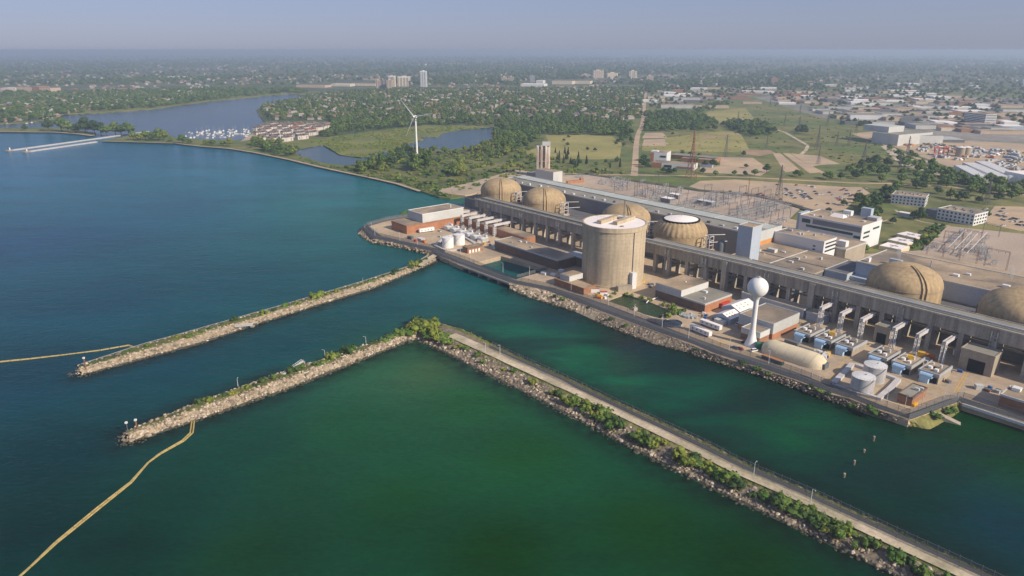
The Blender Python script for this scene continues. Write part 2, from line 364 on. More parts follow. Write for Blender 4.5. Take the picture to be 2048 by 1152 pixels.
# ------------------------------------------------------------------ water: one sheet, colour from depth, silt and painted ripple tone
cps = [  # photo pixel, colour of the water itself
    (100, 330, (0.0011, 0.0993, 0.1879)), (60, 480, (0.0010, 0.0500, 0.1093)), (300, 420, (0.0010, 0.0858, 0.1454)), (500, 350, (0.0013, 0.1202, 0.1775)), (650, 400, (0.0020, 0.1203, 0.1229)), (780, 430, (0.0010, 0.0958, 0.0761)), (700, 500, (0.0018, 0.0871, 0.0880)),
    (200, 600, (0.0010, 0.0511, 0.0845)), (450, 560, (0.0010, 0.0636, 0.0858)), (60, 760, (0.0010, 0.0404, 0.0647)), (120, 900, (0.0010, 0.0288, 0.0347)), (60, 1060, (0.0015, 0.0243, 0.0231)), (330, 730, (0.0010, 0.0480, 0.0694)), (560, 690, (0.0010, 0.0525, 0.0654)),
    (760, 600, (0.0010, 0.0543, 0.0602)), (900, 570, (0.0018, 0.0850, 0.0917)), (980, 610, (0.0010, 0.0742, 0.0568)), (1050, 660, (0.0018, 0.1080, 0.0552)), (1150, 700, (0.0051, 0.1470, 0.0565)), (1250, 760, (0.0010, 0.1192, 0.0540)), (1100, 640, (0.0010, 0.0147, 0.0292)),
    (1250, 690, (0.0010, 0.0018, 0.0273)), (1350, 730, (0.0010, 0.0102, 0.0104)), (1400, 780, (0.0010, 0.0835, 0.0397)), (1500, 800, (0.0010, 0.0137, 0.0086)), (1600, 860, (0.0010, 0.0703, 0.0220)), (1750, 900, (0.0010, 0.0325, 0.0152)), (1850, 1000, (0.0010, 0.0227, 0.0129)), (1990, 1050, (0.0010, 0.0313, 0.0489)), (1980, 880, (0.0010, 0.0397, 0.0043)),
    (1000, 720, (.014, .060, .040)), (860, 740, (0.0412, 0.0967, 0.0340)), (760, 730, (0.0153, 0.0887, 0.0344)), (950, 800, (0.0096, 0.0795, 0.0174)), (700, 850, (0.0080, 0.0737, 0.0246)), (1050, 900, (0.0064, 0.0623, 0.0117)), (800, 1000, (0.0054, 0.0530, 0.0129)), (1000, 1100, (0.0041, 0.0379, 0.0026)), (1300, 1050, (0.0040, 0.0438, 0.0046)),
    (1500, 1120, (0.0032, 0.0345, 0.0024)), (600, 950, (0.0056, 0.0475, 0.0196)), (480, 900, (0.0034, 0.0540, 0.0301)), (350, 1000, (0.0022, 0.0373, 0.0231)), (500, 1100, (0.0049, 0.0384, 0.0122)), (250, 1100, (0.0016, 0.0225, 0.0148))]
CPX = np.array([g(a, b, 0) for a, b, c in cps]); CPC = np.array([c for a, b, c in cps])
def axis(pts):
    out = []
    for a, b, st in pts: out += list(np.arange(a, b, st))
    return np.array(out)
xs = np.concatenate([[-59000, -20000, -8000, -4000, -2500, -1500], axis([(-900, -420, 24), (-420, 420, 5), (420, 900, 24)]), [900, 1500, 3000, 8000, 20000, 59000]])
ys = np.concatenate([[-1400, -400], axis([(0, 120, 20), (120, 720, 5), (720, 1400, 20)]), [1400, 1700, 2200, 3000, 4500, 7000]])
GX, GY = np.meshgrid(xs, ys); nx, ny = len(xs), len(ys)
P = np.stack([GX.ravel(), GY.ravel()], 1)
wcol = np.empty((len(P), 3))
for i in range(0, len(P), 20000):
    q = P[i:i + 20000]; d2 = ((q[:, None, :] - CPX[None]) ** 2).sum(2) / (0.08 * (np.hypot(CPX[:, 0], CPX[:, 1]) ** 2))[None] + 0.02
    ww = 1 / d2 ** 1.4; wcol[i:i + 20000] = (ww[:, :, None] * CPC[None]).sum(1) / ww.sum(1)[:, None]
idx = np.arange(nx * ny).reshape(ny, nx)
quads = np.stack([idx[:-1, :-1], idx[:-1, 1:], idx[1:, 1:], idx[1:, :-1]], -1).reshape(-1, 4)
me = bpy.data.meshes.new('lake'); me.from_pydata(np.column_stack([P, np.zeros(len(P))]).tolist(), [], quads.tolist())
at = me.attributes.new('silt', 'FLOAT_COLOR', 'POINT'); at.data.foreach_set('color', np.column_stack([wcol, np.ones(len(P))]).astype(np.float32).ravel())
def weed_of(x, y): return 0.0
lake = bpy.data.objects.new('lake_water', me); COL.objects.link(lake); lake['kind'] = 'structure'
m = bpy.data.materials.new('water'); m.use_nodes = True; MATS['water'] = m; n = m.node_tree; N = n.nodes; L = n.links; b = N['Principled BSDF']
b.inputs['Roughness'].default_value = 0.16; b.inputs['Specular IOR Level'].default_value = 0.5; b.inputs['IOR'].default_value = 1.12
av = N.new('ShaderNodeAttribute'); av.attribute_name = 'silt'
geo = N.new('ShaderNodeNewGeometry')
def nz(scale, det, vec=None, dist=0.0):
    t = N.new('ShaderNodeTexNoise'); t.inputs['Scale'].default_value = scale; t.inputs['Detail'].default_value = det; t.inputs['Distortion'].default_value = dist
    L.new(vec or geo.outputs['Position'], t.inputs['Vector']); return t.outputs['Fac']
def mr(v, a, c, lo, hi):
    r = N.new('ShaderNodeMapRange'); r.inputs[1].default_value = a; r.inputs[2].default_value = c; r.inputs[3].default_value = lo; r.inputs[4].default_value = hi; L.new(v, r.inputs[0]); return r.outputs[0]
def mm(op, a, c):
    q = N.new('ShaderNodeMath'); q.operation = op
    for k, vv in ((0, a), (1, c)):
        if isinstance(vv, (int, float)): q.inputs[k].default_value = vv
        else: L.new(vv, q.inputs[k])
    return q.outputs[0]
rot = N.new('ShaderNodeMapping'); rot.inputs['Rotation'].default_value = (0, 0, -ANG); rot.inputs['Scale'].default_value = (0.35, 1.0, 1.0); L.new(geo.outputs['Position'], rot.inputs['Vector'])
rot2 = N.new('ShaderNodeMapping'); rot2.inputs['Rotation'].default_value = (0, 0, 0.5); rot2.inputs['Scale'].default_value = (0.4, 1.0, 1.0); L.new(geo.outputs['Position'], rot2.inputs['Vector'])
f = mm('MULTIPLY', mr(nz(0.02, 4, rot.outputs[0], 0.6), 0.3, 0.7, 0.84, 1.16), mm('MULTIPLY', mr(nz(0.12, 4, rot.outputs[0]), 0.3, 0.7, 0.92, 1.08), mr(nz(0.55, 3, rot2.outputs[0], 0.4), 0.3, 0.7, 0.88, 1.12)))  # finest mottle paints ripple light and shade into the water colour
sc_ = N.new('ShaderNodeVectorMath'); sc_.operation = 'SCALE'; L.new(av.outputs['Color'], sc_.inputs[0]); L.new(f, sc_.inputs['Scale'])
# dark weed beds on the shallow bottom of the channel
at2 = N.new('ShaderNodeAttribute'); at2.attribute_name = 'weed'
wd = mm('MULTIPLY', at2.outputs['Fac'], mr(nz(0.035, 5, rot.outputs[0], 0.4), 0.42, 0.62, 0.0, 1.0))
mx = N.new('ShaderNodeMix'); mx.data_type = 'RGBA'; L.new(wd, mx.inputs[0]); L.new(sc_.outputs[0], mx.inputs[6]); mx.inputs[7].default_value = (.004, .022, .020, 1)
L.new(mx.outputs[2], b.inputs['Base Color'])
bp = N.new('ShaderNodeBump'); bp.inputs['Strength'].default_value = 0.85; bp.inputs['Distance'].default_value = 0.5
wv = N.new('ShaderNodeMapping'); wv.inputs['Rotation'].default_value = (0, 0, 0.5); wv.inputs['Scale'].default_value = (0.5, 1.0, 1.0); L.new(geo.outputs['Position'], wv.inputs['Vector'])
L.new(mm('ADD', mm('MULTIPLY', nz(0.10, 4, wv.outputs[0], 0.5), 1.6), nz(0.5, 3, wv.outputs[0], 0.3)), bp.inputs['Height']); L.new(bp.outputs[0], b.inputs['Normal'])
me.materials.append(m)
chan = [g(a, b, 0) for a, b in [(880, 640), (1000, 600), (1150, 630), (1380, 710), (1700, 820), (2060, 870), (2100, 1152), (1990, 1152), (1430, 893), (1120, 752), (930, 662)]]
wa = np.array([1.0 if (120 < y < 720 and -420 < x < 420 and inpoly(x, y, chan)) else 0.0 for x, y in P]).reshape(ny, nx)
for _ in range(6):
    wa[1:-1, 1:-1] = (wa[:-2, 1:-1] + wa[2:, 1:-1] + wa[1:-1, :-2] + wa[1:-1, 2:] + wa[1:-1, 1:-1]) / 5
fr = []
for ln in ([(166, 752), (280, 722), (395, 692), (527, 647), (650, 608), (747, 579), (876, 523)], [(255, 872), (262, 886), (387, 846), (571, 784), (690, 736), (817, 684), (850, 676)], [(254, 867), (369, 817), (545, 751)], [(826, 680), (855, 692), (952, 741), (1074, 802), (1196, 866), (1318, 930), (1430, 986), (1580, 1057), (1730, 1128), (1980, 1250)], [(838, 648), (928, 661), (1031, 712), (1257, 815), (1424, 892), (1647, 996), (1985, 1154)], [(1022, 580), (1149, 623), (1262, 671), (1380, 705), (1531, 754), (1660, 800), (1749, 834), (1850, 852)]):
    fr += resample([g(a, b, 0) for a, b in ln], 2.5)
fr = np.array(fr); near = np.zeros(len(P)); sel = np.where((np.abs(P[:, 0]) < 420) & (P[:, 1] > 120) & (P[:, 1] < 720))[0]
for i in range(0, len(sel), 4000):
    s_ = sel[i:i + 4000]; near[s_] = np.sqrt(((P[s_][:, None, :] - fr[None]) ** 2).sum(2).min(1))
shal = np.zeros(len(P)); shal[sel] = np.clip(1 - near[sel] / 16.0, 0, 1)
at3 = me.attributes.new('rubble', 'FLOAT', 'POINT'); at3.data.foreach_set('value', shal.astype(np.float32))
ta = N.new('ShaderNodeAttribute'); ta.attribute_name = 'rubble'; rb = mm('MULTIPLY', ta.outputs['Fac'], mr(nz(0.14, 4), 0.3, 0.6, 0.35, 1.0))
mx2 = N.new('ShaderNodeMix'); mx2.data_type = 'RGBA'; L.new(rb, mx2.inputs[0]); L.new(mx.outputs[2], mx2.inputs[6]); mx2.inputs[7].default_value = (.006, .012, .008, 1); L.new(mx2.outputs[2], b.inputs['Base Color'])
a2 = me.attributes.new('weed', 'FLOAT', 'POINT'); a2.data.foreach_set('value', (wa.ravel() * 0.75).astype(np.float32))
# still pond waters have their own sheets just above the lake level
def pond(name, pts, z, col):
    mw = m.copy(); mw.name = 'water_' + name; MATS[mw.name] = mw
    t = mw.node_tree; rgb = t.nodes.new('ShaderNodeRGB'); rgb.outputs[0].default_value = (*col, 1)
    t.links.new(rgb.outputs[0], t.nodes['Principled BSDF'].inputs['Base Color']); t.nodes['Principled BSDF'].inputs['IOR'].default_value = 1.33 if 'settling' not in name else 1.15
    return sheet(name, [[g(a, b, z) for a, b in pts]], z, mw.name)
# ------------------------------------------------------------------ ponds and bay
def bulge(pts, k=1.03):
    cx = sum(p[0] for p in pts) / len(pts); cyy = sum(p[1] for p in pts) / len(pts)
    return [(cx + (a - cx) * k, cyy + (c - cyy) * k) for a, c in pts]
pond('marsh_pond_water', bulge(POND), 1.5, (.020, .060, .085))
pond('settling_pond_water', bulge(SPOND, 1.1), 3.1, (.035, .060, .028))
BAYW = [(-300, 262), (-120, 262), (0, 262), (112, 262), (200, 270), (300, 280), (500, 290), (540, 250), (525, 220), (570, 205), (625, 197), (615, 188), (577, 184), (512, 190), (420, 198), (300, 216), (110, 232), (0, 243), (-300, 244)]
pond('bay_water', BAYW, 0.3, (.020, .055, .095))
# ------------------------------------------------------------------ ground cover sheets
_zs = [0]
def zone(name, pts, m, z=None, kind='structure'):
    _zs[0] += 1
    zz = LZ + 0.02 + 0.004 * _zs[0] if z is None else z
    return sheet(name, [PX(pts, LZ)], zz, m, kind=kind)
zone('town_ground', [(-1500, 104.5), (3500, 104.5), (3500, 180), (2300, 186), (1500, 176), (1296, 180), (1290, 236), (1180, 244), (1030, 248), (980, 256), (800, 259), (700, 268), (640, 276), (560, 262), (525, 240), (512, 219), (560, 204), (622, 191), (600, 186), (470, 193), (300, 213), (120, 229), (60, 243), (-400, 246), (-1500, 230)], 'town_ground')
zone('marsh_ground', wob([(585, 296.5), (600, 286), (640, 279), (690, 271), (740, 262), (800, 257), (850, 250), (900, 251), (940, 252), (989, 254), (960, 256.5), (912, 261), (882, 267), (872, 275), (837, 272), (851, 280.5), (832, 282), (799, 295), (762, 305), (724, 315), (682, 310), (662, 299), (647, 289.8), (600, 298)], 5, (1.5, .7)), 'reed')
zone('bay_marsh_ground', [(110, 237), (130, 229), (200, 226), (237, 223), (300, 218), (350, 211), (425, 201), (475, 196), (577, 187), (620, 186), (610, 183), (512, 187), (440, 194), (360, 204), (300, 211), (200, 219), (130, 222), (105, 231)], 'reed')
zone('shore_scrub', [(600, 316), (650, 331), (700, 335), (757, 327), (790, 314), (860, 303), (935, 299), (990, 280), (1090, 275), (1060, 320), (1130, 338), (1270, 345), (1275, 352), (1080, 352), (960, 380), (900, 395), (880, 393), (842, 381), (796, 366), (738, 353), (643, 333)], 'scrub_ground')
zone('meadow_patch', [(860, 322), (900, 318), (1000, 322), (1050, 330), (1020, 345), (960, 348), (900, 340)], 'dry_grass')
zone('meadow', [(1091, 270), (1160, 270), (1224, 273), (1244, 287), (1239, 317), (1190, 319), (1136, 317), (1054, 309), (1052, 302), (1099, 289)], 'meadow')
zone('park_field', [(1284, 293), (1290, 285), (1336, 275), (1440, 262), (1475, 265), (1504, 285), (1560, 299), (1560, 305), (1450, 304), (1284, 302)], 'meadow')
zone('corridor_field', [(1500, 302), (1482, 268), (1440, 250), (1400, 228), (1440, 206), (1480, 190), (1520, 190), (1560, 205), (1640, 232), (1720, 262), (1770, 292), (1800, 330), (1740, 345), (1600, 330), (1560, 305)], 'grass')
zone('field', [(1395, 232), (1420, 222), (1490, 216), (1512, 240), (1470, 250), (1440, 246)], 'meadow')
zone('corridor_meadow', [(1530, 290), (1600, 270), (1660, 284), (1640, 300), (1610, 300)], 'dry_grass')
zone('soil_patch', [(1480, 299), (1540, 300), (1550, 306), (1520, 312), (1490, 309)], 'bare_soil')
zone('gravel_lot', [(1284, 292), (1288, 279), (1330, 278), (1332, 292)], 'asphalt_light')
zone('small_lot', [(1284, 277), (1290, 266), (1325, 265), (1335, 276)], 'asphalt_light')
zone('ball_diamond', [(1400, 274), (1410, 271), (1434, 273), (1434, 276), (1405, 277)], 'bare_soil')
zone('ball_diamond', [(1433, 270), (1440, 267), (1462, 268), (1460, 271)], 'bare_soil')
zone('parking_lot', [(1440, 314), (1506, 315.5), (1540, 340), (1520, 352), (1500, 349), (1400, 345), (1400, 330), (1440, 331)], 'asphalt_light')
zone('old_lot', [(1545, 306), (1560, 306), (1600, 340), (1570, 345)], 'asphalt_light'); zone('old_lot', [(1565, 306), (1580, 307), (1640, 345), (1620, 347)], 'asphalt_light')
zone('old_lot', [(1582, 307), (1640, 312), (1680, 328), (1640, 330), (1625, 333), (1665, 352), (1650, 352)], 'asphalt_light')
zone('parking_lot', [(1378, 373), (1400, 362), (1470, 359), (1571, 366), (1690, 374), (1755, 374), (1745, 385), (1712, 397), (1690, 420), (1640, 426), (1513, 392), (1400, 379)], 'asphalt_light')
zone('station_lot', [(1690, 420), (1712, 397), (1745, 385), (1760, 390), (1730, 415), (1740, 450), (1720, 470), (1640, 430)], 'scrub_ground')
zone('parking_lot', [(1960, 412), (2010, 411), (2300, 414), (2300, 470), (2040, 462), (1975, 448)], 'asphalt_light')
zone('grass', [(1690, 352), (1800, 362), (2048, 385), (2300, 400), (2300, 420), (1990, 412), (1960, 450), (1850, 440), (1760, 400)], 'dry_grass')
zone('grass', [(1740, 440), (1790, 420), (1880, 430), (1900, 448), (1850, 470), (1760, 510), (1700, 500), (1745, 470)], 'dry_grass')
# right: industrial flats
zone('industrial_ground', [(1300, 212), (1290, 190), (1500, 178), (1700, 185), (1850, 190), (2300, 205), (2300, 290), (1900, 285), (1760, 260), (1640, 235), (1545, 206), (1500, 192), (1440, 200)], 'flats')
zone('works_yard', [(1690, 268), (1760, 262), (1900, 280), (2300, 300), (2300, 400), (2048, 372), (1940, 350), (1850, 316), (1765, 285)], 'asphalt_light')
zone('works_track', [(1762, 292), (1790, 296), (1800, 306), (1870, 340), (1890, 352), (1830, 345), (1780, 318)], 'gravel_road')
zone('bay_road_ground', [(480, 283), (520, 277), (560, 272), (640, 262), (655, 250), (640, 245), (560, 245), (520, 258)], 'asphalt_light')
zone('works_grass', [(1690, 262), (1760, 290), (1800, 330), (1900, 356), (2048, 380), (2048, 388), (1880, 365), (1760, 350), (1700, 300)], 'grass')
# beach strips along the coast
for nm, ln, wd in (('beach', COAST[:12], 6.0), ('beach', SPIT_FRONT, 10.0)):
    strip(nm, [g(a, b - 0.6, LZ) for a, b in ln], wd, LZ + 0.15, 'sand')
    strip(nm + '_slope', [g(a, b + 0.5, 0.5) for a, b in ln], 8.0, 0.55, 'sand')
# roads
strip('road', PX([(1268, 352), (1269, 345), (1271, 315), (1272, 295), (1273, 285), (1276, 268), (1283, 254), (1286, 240), (1288, 220), (1291, 190), (1293, 183)], LZ), 11.0, LZ + 0.2, 'asphalt_light')
strip('road', PX([(1100, 346), (1180, 350), (1268, 350), (1400, 352.5), (1500, 355), (1580, 359.5), (1700, 366), (1800, 368), (1900, 374), (2048, 390), (2200, 402)], LZ), 9.0, LZ + 0.22, 'asphalt_light')
strip('track', PX([(1545, 257), (1570, 265), (1600, 282), (1616, 291), (1612, 300), (1602, 309)], LZ), 7.0, LZ + 0.2, 'gravel_road')
strip('track', PX([(1765, 285), (1778, 298), (1850, 322), (1890, 340), (1940, 356)], LZ), 9.0, LZ + 0.2, 'gravel_road')
strip('footpath', PX([(1745, 455), (1752, 447), (1775, 440), (1790, 447)], LZ), 2.5, LZ + 0.2, 'gravel_road')
strip('footpath', PX([(1790, 420), (1812, 435), (1850, 445), (1900, 452)], LZ), 3, LZ + 0.21, 'gravel_road')
# ------------------------------------------------------------------ station yard
FENCE_OUT = [(815, 435), (770, 443), (728, 455), (728, 460), (752, 479), (797, 488), (867, 504), (880, 513), (921, 531), (1000, 558.7), (1020, 567), (1101, 583), (1161, 607), (1201, 625), (1282, 653), (1342, 675), (1382, 690), (1440, 713), (1521, 738), (1602, 765), (1662, 788), (1696, 796), (1747, 817), (1817, 841), (1918, 804), (1928, 809), (2048, 846), (2300, 935)]
ROAD_IN = [(815, 432), (772, 439), (734, 450), (737, 454), (755, 470), (797, 480), (871, 496), (886, 503), (941, 521), (1000, 547.5), (1030, 558.5), (1101, 573.5), (1161, 591), (1217, 607), (1282, 634), (1342, 657), (1412, 681), (1440, 692), (1521, 718), (1602, 746), (1662, 771), (1722, 793), (1752, 804), (1819, 828), (1913, 794), (1926, 794), (2048, 832), (2300, 918)]
YZ = LZ + 1.95
yard_px = FENCE_OUT + [(2300, 640), (2048, 545), (1890, 470), (1850, 500), (1700, 510), (1640, 450), (1400, 400), (1150, 346), (1030, 340), (900, 376), (884, 386), (930, 391), (958, 384), (945, 402), (930, 411), (880, 418)]
pool = [(921, 534), (956, 524), (1002, 512), (1097, 539), (1083, 544), (1034, 557.5), (1018, 569), (960, 548)]
sheet('yard_ground', [PX(yard_px, YZ)], YZ, 'yard', holes=[PX(pool, YZ), PX(SPOND, YZ)], skirt=-3)
sheet('switchyard_ground', [PX([(1130, 352), (1180, 350), (1395, 383), (1513, 393), (1600, 418), (1545, 470), (1480, 452), (1290, 405)], YZ)], YZ + 0.1, 'switchyard_gravel')
sheet('switchyard_ground', [PX([(1895, 452), (2048, 468), (2300, 488), (2300, 620), (2048, 545), (1840, 505)], YZ)], YZ + 0.1, 'switchyard_gravel')
sheet('gravel_yard', [PX([(876, 384), (884, 377), (955, 363), (1010, 352), (1030, 345), (1050, 352), (960, 382), (930, 388)], YZ)], YZ + 0.08, 'sand')
# patrol road along the fence, carried over the intake and the outfall as bridge decks
road = [((a[0] + b2[0]) / 2, (a[1] + b2[1]) / 2) for a, b2 in zip(FENCE_OUT, ROAD_IN)]
rw = [max(2.5, min(13.0, math.dist(g(*a, YZ), g(*b2, YZ)) * 0.62)) for a, b2 in zip(FENCE_OUT, ROAD_IN)]
strip('perimeter_road', [g(a, b2, YZ) for a, b2 in road], rw, YZ + 0.3, 'asphalt')
strip('service_road', [g(a, b2, YZ) for a, b2 in [(1130, 349), (1180, 349.5), (1290, 366), (1395, 380.5), (1513, 393), (1580, 408), (1650, 428)]], 8.0, YZ + .16, 'asphalt')
# rock banks under the fence line
def lerp2(A, B, t): return (A[0] + (B[0] - A[0]) * t, A[1] + (B[1] - A[1]) * t)
def eq(pts, n):
    L_ = [0]; 
    for a, c in zip(pts, pts[1:]): L_.append(L_[-1] + math.dist(a, c))
    out = []; k = 0
    for i in range(n):
        s = L_[-1] * i / (n - 1)
        while k < len(pts) - 2 and L_[k + 1] < s: k += 1
        t = (s - L_[k]) / max(1e-6, L_[k + 1] - L_[k]); out.append(lerp2(pts[k], pts[k + 1], t))
    return out
def loft(name, A, B, prof, n, mats, amp=0.35, label=None, kind='structure'):
    """bank surface between two world polylines; prof = [(t across, z, material index)]"""
    a = eq(A, n); b2 = eq(B, n); vs = []; fs = []; mi = []; k = len(prof); rr = random.Random(5)
    for i in range(n):
        for t, z, q in prof:
            p = lerp2(a[i], b2[i], t); edge = 0 if z < 0 or q == 9 else amp
            vs.append((p[0] + rr.uniform(-edge, edge), p[1] + rr.uniform(-edge, edge), z + rr.uniform(-edge, edge)))
    for i in range(n - 1):
        for j in range(k - 1):
            fs.append((i * k + j, i * k + j + 1, (i + 1) * k + j + 1, (i + 1) * k + j)); mi.append(prof[j][2] % 9)
    me = bpy.data.meshes.new(name); me.from_pydata(vs, [], fs)
    for q in mats: me.materials.append(MATS[q])
    me.polygons.foreach_set('material_index', mi); me.update()
    o = bpy.data.objects.new(name, me); COL.objects.link(o); o['kind'] = kind; return o
i0, i1 = 0, 7
def bank(name, top_px, bot_px, n, m):
    return loft(name, PX(top_px, YZ), [g(a, b2, -0.5) for a, b2 in bot_px], [(-0.03, YZ, 0), (0.25, YZ - 0.9, 0), (0.6, 1.6, 0), (1.05, -0.8, 0)], n, [m])
bank('shore_bank', [(815, 435), (770, 443), (728, 455), (728, 460), (752, 479), (797, 488), (867, 504), (880, 513), (921, 531)], [(812, 437), (762, 449), (722, 460), (716, 469), (740, 486), (797, 496), (850, 509), (874, 518), (922, 537)], 90, 'rock')
bank('shore_bank', [(1020, 567), (1101, 583), (1161, 607), (1201, 625)], [(1022, 582), (1060, 598), (1149, 625), (1190, 644)], 60, 'rock')
bank('shore_bank', [(1201, 625), (1282, 653), (1342, 675), (1382, 690), (1440, 713), (1521, 738), (1602, 765), (1662, 788), (1747, 817), (1817, 841)], [(1190, 644), (1262, 673), (1302, 689), (1380, 708), (1470, 735), (1531, 757), (1617, 787), (1660, 803), (1749, 836), (1817, 852)], 140, 'rock_dark')
bank('shore_bank', [(1817, 841), (1918, 804), (1930, 810)], [(1817, 853), (1862, 862), (1905, 838), (1932, 815)], 30, 'dry_grass')
# ------------------------------------------------------------------ rocks
def ico():
    t = (1 + 5 ** .5) / 2
    v = np.array([(-1, t, 0), (1, t, 0), (-1, -t, 0), (1, -t, 0), (0, -1, t), (0, 1, t), (0, -1, -t), (0, 1, -t), (t, 0, -1), (t, 0, 1), (-t, 0, -1), (-t, 0, 1)], float) / math.sqrt(1 + t * t)
    f = np.array([(0, 11, 5), (0, 5, 1), (0, 1, 7), (0, 7, 10), (0, 10, 11), (1, 5, 9), (5, 11, 4), (11, 10, 2), (10, 7, 6), (7, 1, 8), (3, 9, 4), (3, 4, 2), (3, 2, 6), (3, 6, 8), (3, 8, 9), (4, 9, 5), (2, 4, 11), (6, 2, 10), (8, 6, 7), (9, 8, 1)])
    return v, f
IV, IF = ico()
def rocks(name, pts, smin, smax, m, label):
    """many boulders too many to count, as one mass"""
    n = len(pts); pts = np.array(pts); s = (smin + (smax - smin) * RNG.uniform(0, 1, (n, 1, 1)) ** 1.8) * np.where(RNG.uniform(0, 1, (n, 1, 1)) < .03, 1.7, 1.0) * RNG.uniform(0.7, 1.3, (n, 1, 3)); s[:, :, 2] *= 0.75
    v = IV[None] * RNG.uniform(0.72, 1.15, (n, 12, 1)) * s; a = RNG.uniform(0, 6.28, n); c, q = np.cos(a)[:, None], np.sin(a)[:, None]
    x = v[:, :, 0] * c - v[:, :, 1] * q; y = v[:, :, 0] * q + v[:, :, 1] * c
    V_ = np.stack([x, y, v[:, :, 2]], -1) + pts[:, None, :]
    Fc = IF[None] + (np.arange(n) * 12)[:, None, None]
    me = bpy.data.meshes.new(name); me.from_pydata(V_.reshape(-1, 3).tolist(), [], Fc.reshape(-1, 3).tolist())
    for q in ('rock', 'rock_dark', 'rock_pale', 'rock_wet'): me.materials.append(MATS[q])
    w_ = {'rock': [.6, .28, .12], 'rock_dark': [.35, .5, .15], 'rock_pale': [.5, .22, .28]}[m]
    me.polygons.foreach_set('material_index', np.repeat(np.where(pts[:, 2] < .55, 3, RNG.choice(3, n, p=w_)), 20).astype(np.int32)); me.update()
    o = bpy.data.objects.new(name, me); COL.objects.link(o); return tag(o, label, 'rocks', kind='stuff')
mat('rock_wet', (0.075, 0.07, 0.05), rough=.5, var=0.3, scale=0.4)
mat('rock_pale', (0.52, 0.44, 0.35), var=0.25, scale=0.4, var2=0.15, scale2=2.0, bump=0.4)
def scatter(A, B, n, prof, tpow=1.0, t0=0.0, t1=1.0):
    a = eq(A, 200); b2 = eq(B, 200); out = []
    for _ in range(n):
        i = random.randrange(200); t = t0 + (t1 - t0) * random.random() ** tpow; p = lerp2(a[i], b2[i], t)
        z = prof[-1][1]
        for (ta, za, _m), (tb, zb, _n) in zip(prof, prof[1:]):
            if ta <= t <= tb: z = za + (zb - za) * (t - ta) / (tb - ta)
        out.append((p[0] + random.uniform(-1, 1), p[1] + random.uniform(-1, 1), z))
    return out
# the two breakwaters and the causeway
BWP = [(0, -0.8, 2), (0.07, .5, 0), (0.14, 1.6, 0), (0.26, 2.9, 1), (0.5, 3.2, 1), (0.60, 2.9, 0), (0.88, .7, 2), (1, -0.8, 2)]
def breakwater(name, back, front, n, nr, label, tip):
    A = [g(a, b2, 0) for a, b2 in back]; B = [g(a, b2, 0) for a, b2 in front]
    loft(name, A, B, BWP, n, ['rock', 'scrub_ground', 'rock_wet'], 0.4)
    pts = scatter(A, B, nr, BWP, 0.8, 0.5, 1.0) + scatter(A, B, nr // 3, BWP, 1, 0.0, 0.3)
    tx = g(*tip, 0)
    for _ in range(90):
        r = random.random() ** .5 * 9; a = random.uniform(0, 6.28); pts.append((tx[0] + r * math.cos(a), tx[1] + r * math.sin(a), 2.2 - r * 0.3))
    rocks('riprap', pts, 0.45, 1.15, 'rock_pale' if nr > 1500 else 'rock', label)
    return A, B
BW1 = breakwater('breakwater', [(156, 736), (281, 692), (400, 659), (545, 619), (700, 573), (822, 535), (852, 514)], [(166, 752), (280, 722), (395, 692), (527, 647), (650, 608), (747, 579), (876, 523)], 120, 1700, 'pale boulders facing the long breakwater that joins the station bridge', (168, 744))
BW2 = breakwater('breakwater', [(254, 867), (369, 817), (545, 751), (659, 716), (760, 682), (826, 655)], [(262, 886), (387, 846), (571, 784), (690, 736), (817, 684), (850, 676)], 120, 2300, 'big pale boulders of the breakwater with the gangway and yellow boom', (266, 875))
strip('walkway', [lerp2(a, c, .2) for a, c in zip(eq(BW1[0], 60), eq(BW1[1], 60))], 1.1, 3.15, 'pier_concrete'); strip('ramp_road', [g(a, b2, YZ) for a, b2 in [(838, 530), (853, 520), (872, 508)]], 6.5, YZ - .5, 'gravel_road')
CN = [(838, 648), (861, 643), (928, 661), (1031, 712), (1123, 752), (1257, 815), (1424, 892), (1505, 936), (1647, 996), (1842, 1089), (1985, 1154), (2200, 1255), (2700, 1490)]
CS = [(815, 687), (826, 680), (855, 692), (952, 741), (1074, 802), (1196, 866), (1318, 930), (1430, 986), (1580, 1057), (1730, 1128), (1786, 1155), (1980, 1250), (2400, 1456)]
CWP = [(0, -0.8, 1), (0.05, 1.6, 1), (0.09, 2.4, 2), (0.14, 2.9, 3), (0.22, 3.1, 9), (0.31, 3.2, 9), (0.47, 3.2, 2), (0.56, 2.9, 0), (0.74, 2.0, 0), (0.92, 0.6, 4), (1.0, -0.8, 4)]
CA = [g(a, b2, 0) for a, b2 in CN]; CB = [g(a, b2, 0) for a, b2 in CS]
loft('causeway', CA, CB, [(t, z, {0: 0, 1: 1, 2: 2, 3: 3, 4: 4, 9: 9}[q]) for t, z, q in CWP], 260, ['rock_dark', 'sand', 'dry_grass', 'dry_grass', 'rock_wet'], 0.3)
ca, cb = eq(CA, 60), eq(CB, 60)
strip('gravel_road', [lerp2(a, c, 0.40 if i > 12 else 0.52 - 0.0104 * i) for i, (a, c) in enumerate(zip(ca, cb))][5:], [6.4 if i > 14 else 8.0 for i in range(55)], 3.62, 'gravel_road')
strip('gravel_strip', [lerp2(a, c, 0.24) for a, c in zip(ca, cb)][10:], 3.0, 3.5, 'asphalt')
rocks('riprap', scatter(CA, CB, 2300, CWP, 0.75, 0.58, 1.0), 0.55, 1.25, 'rock_dark', 'brown boulders on the bay side of the causeway')
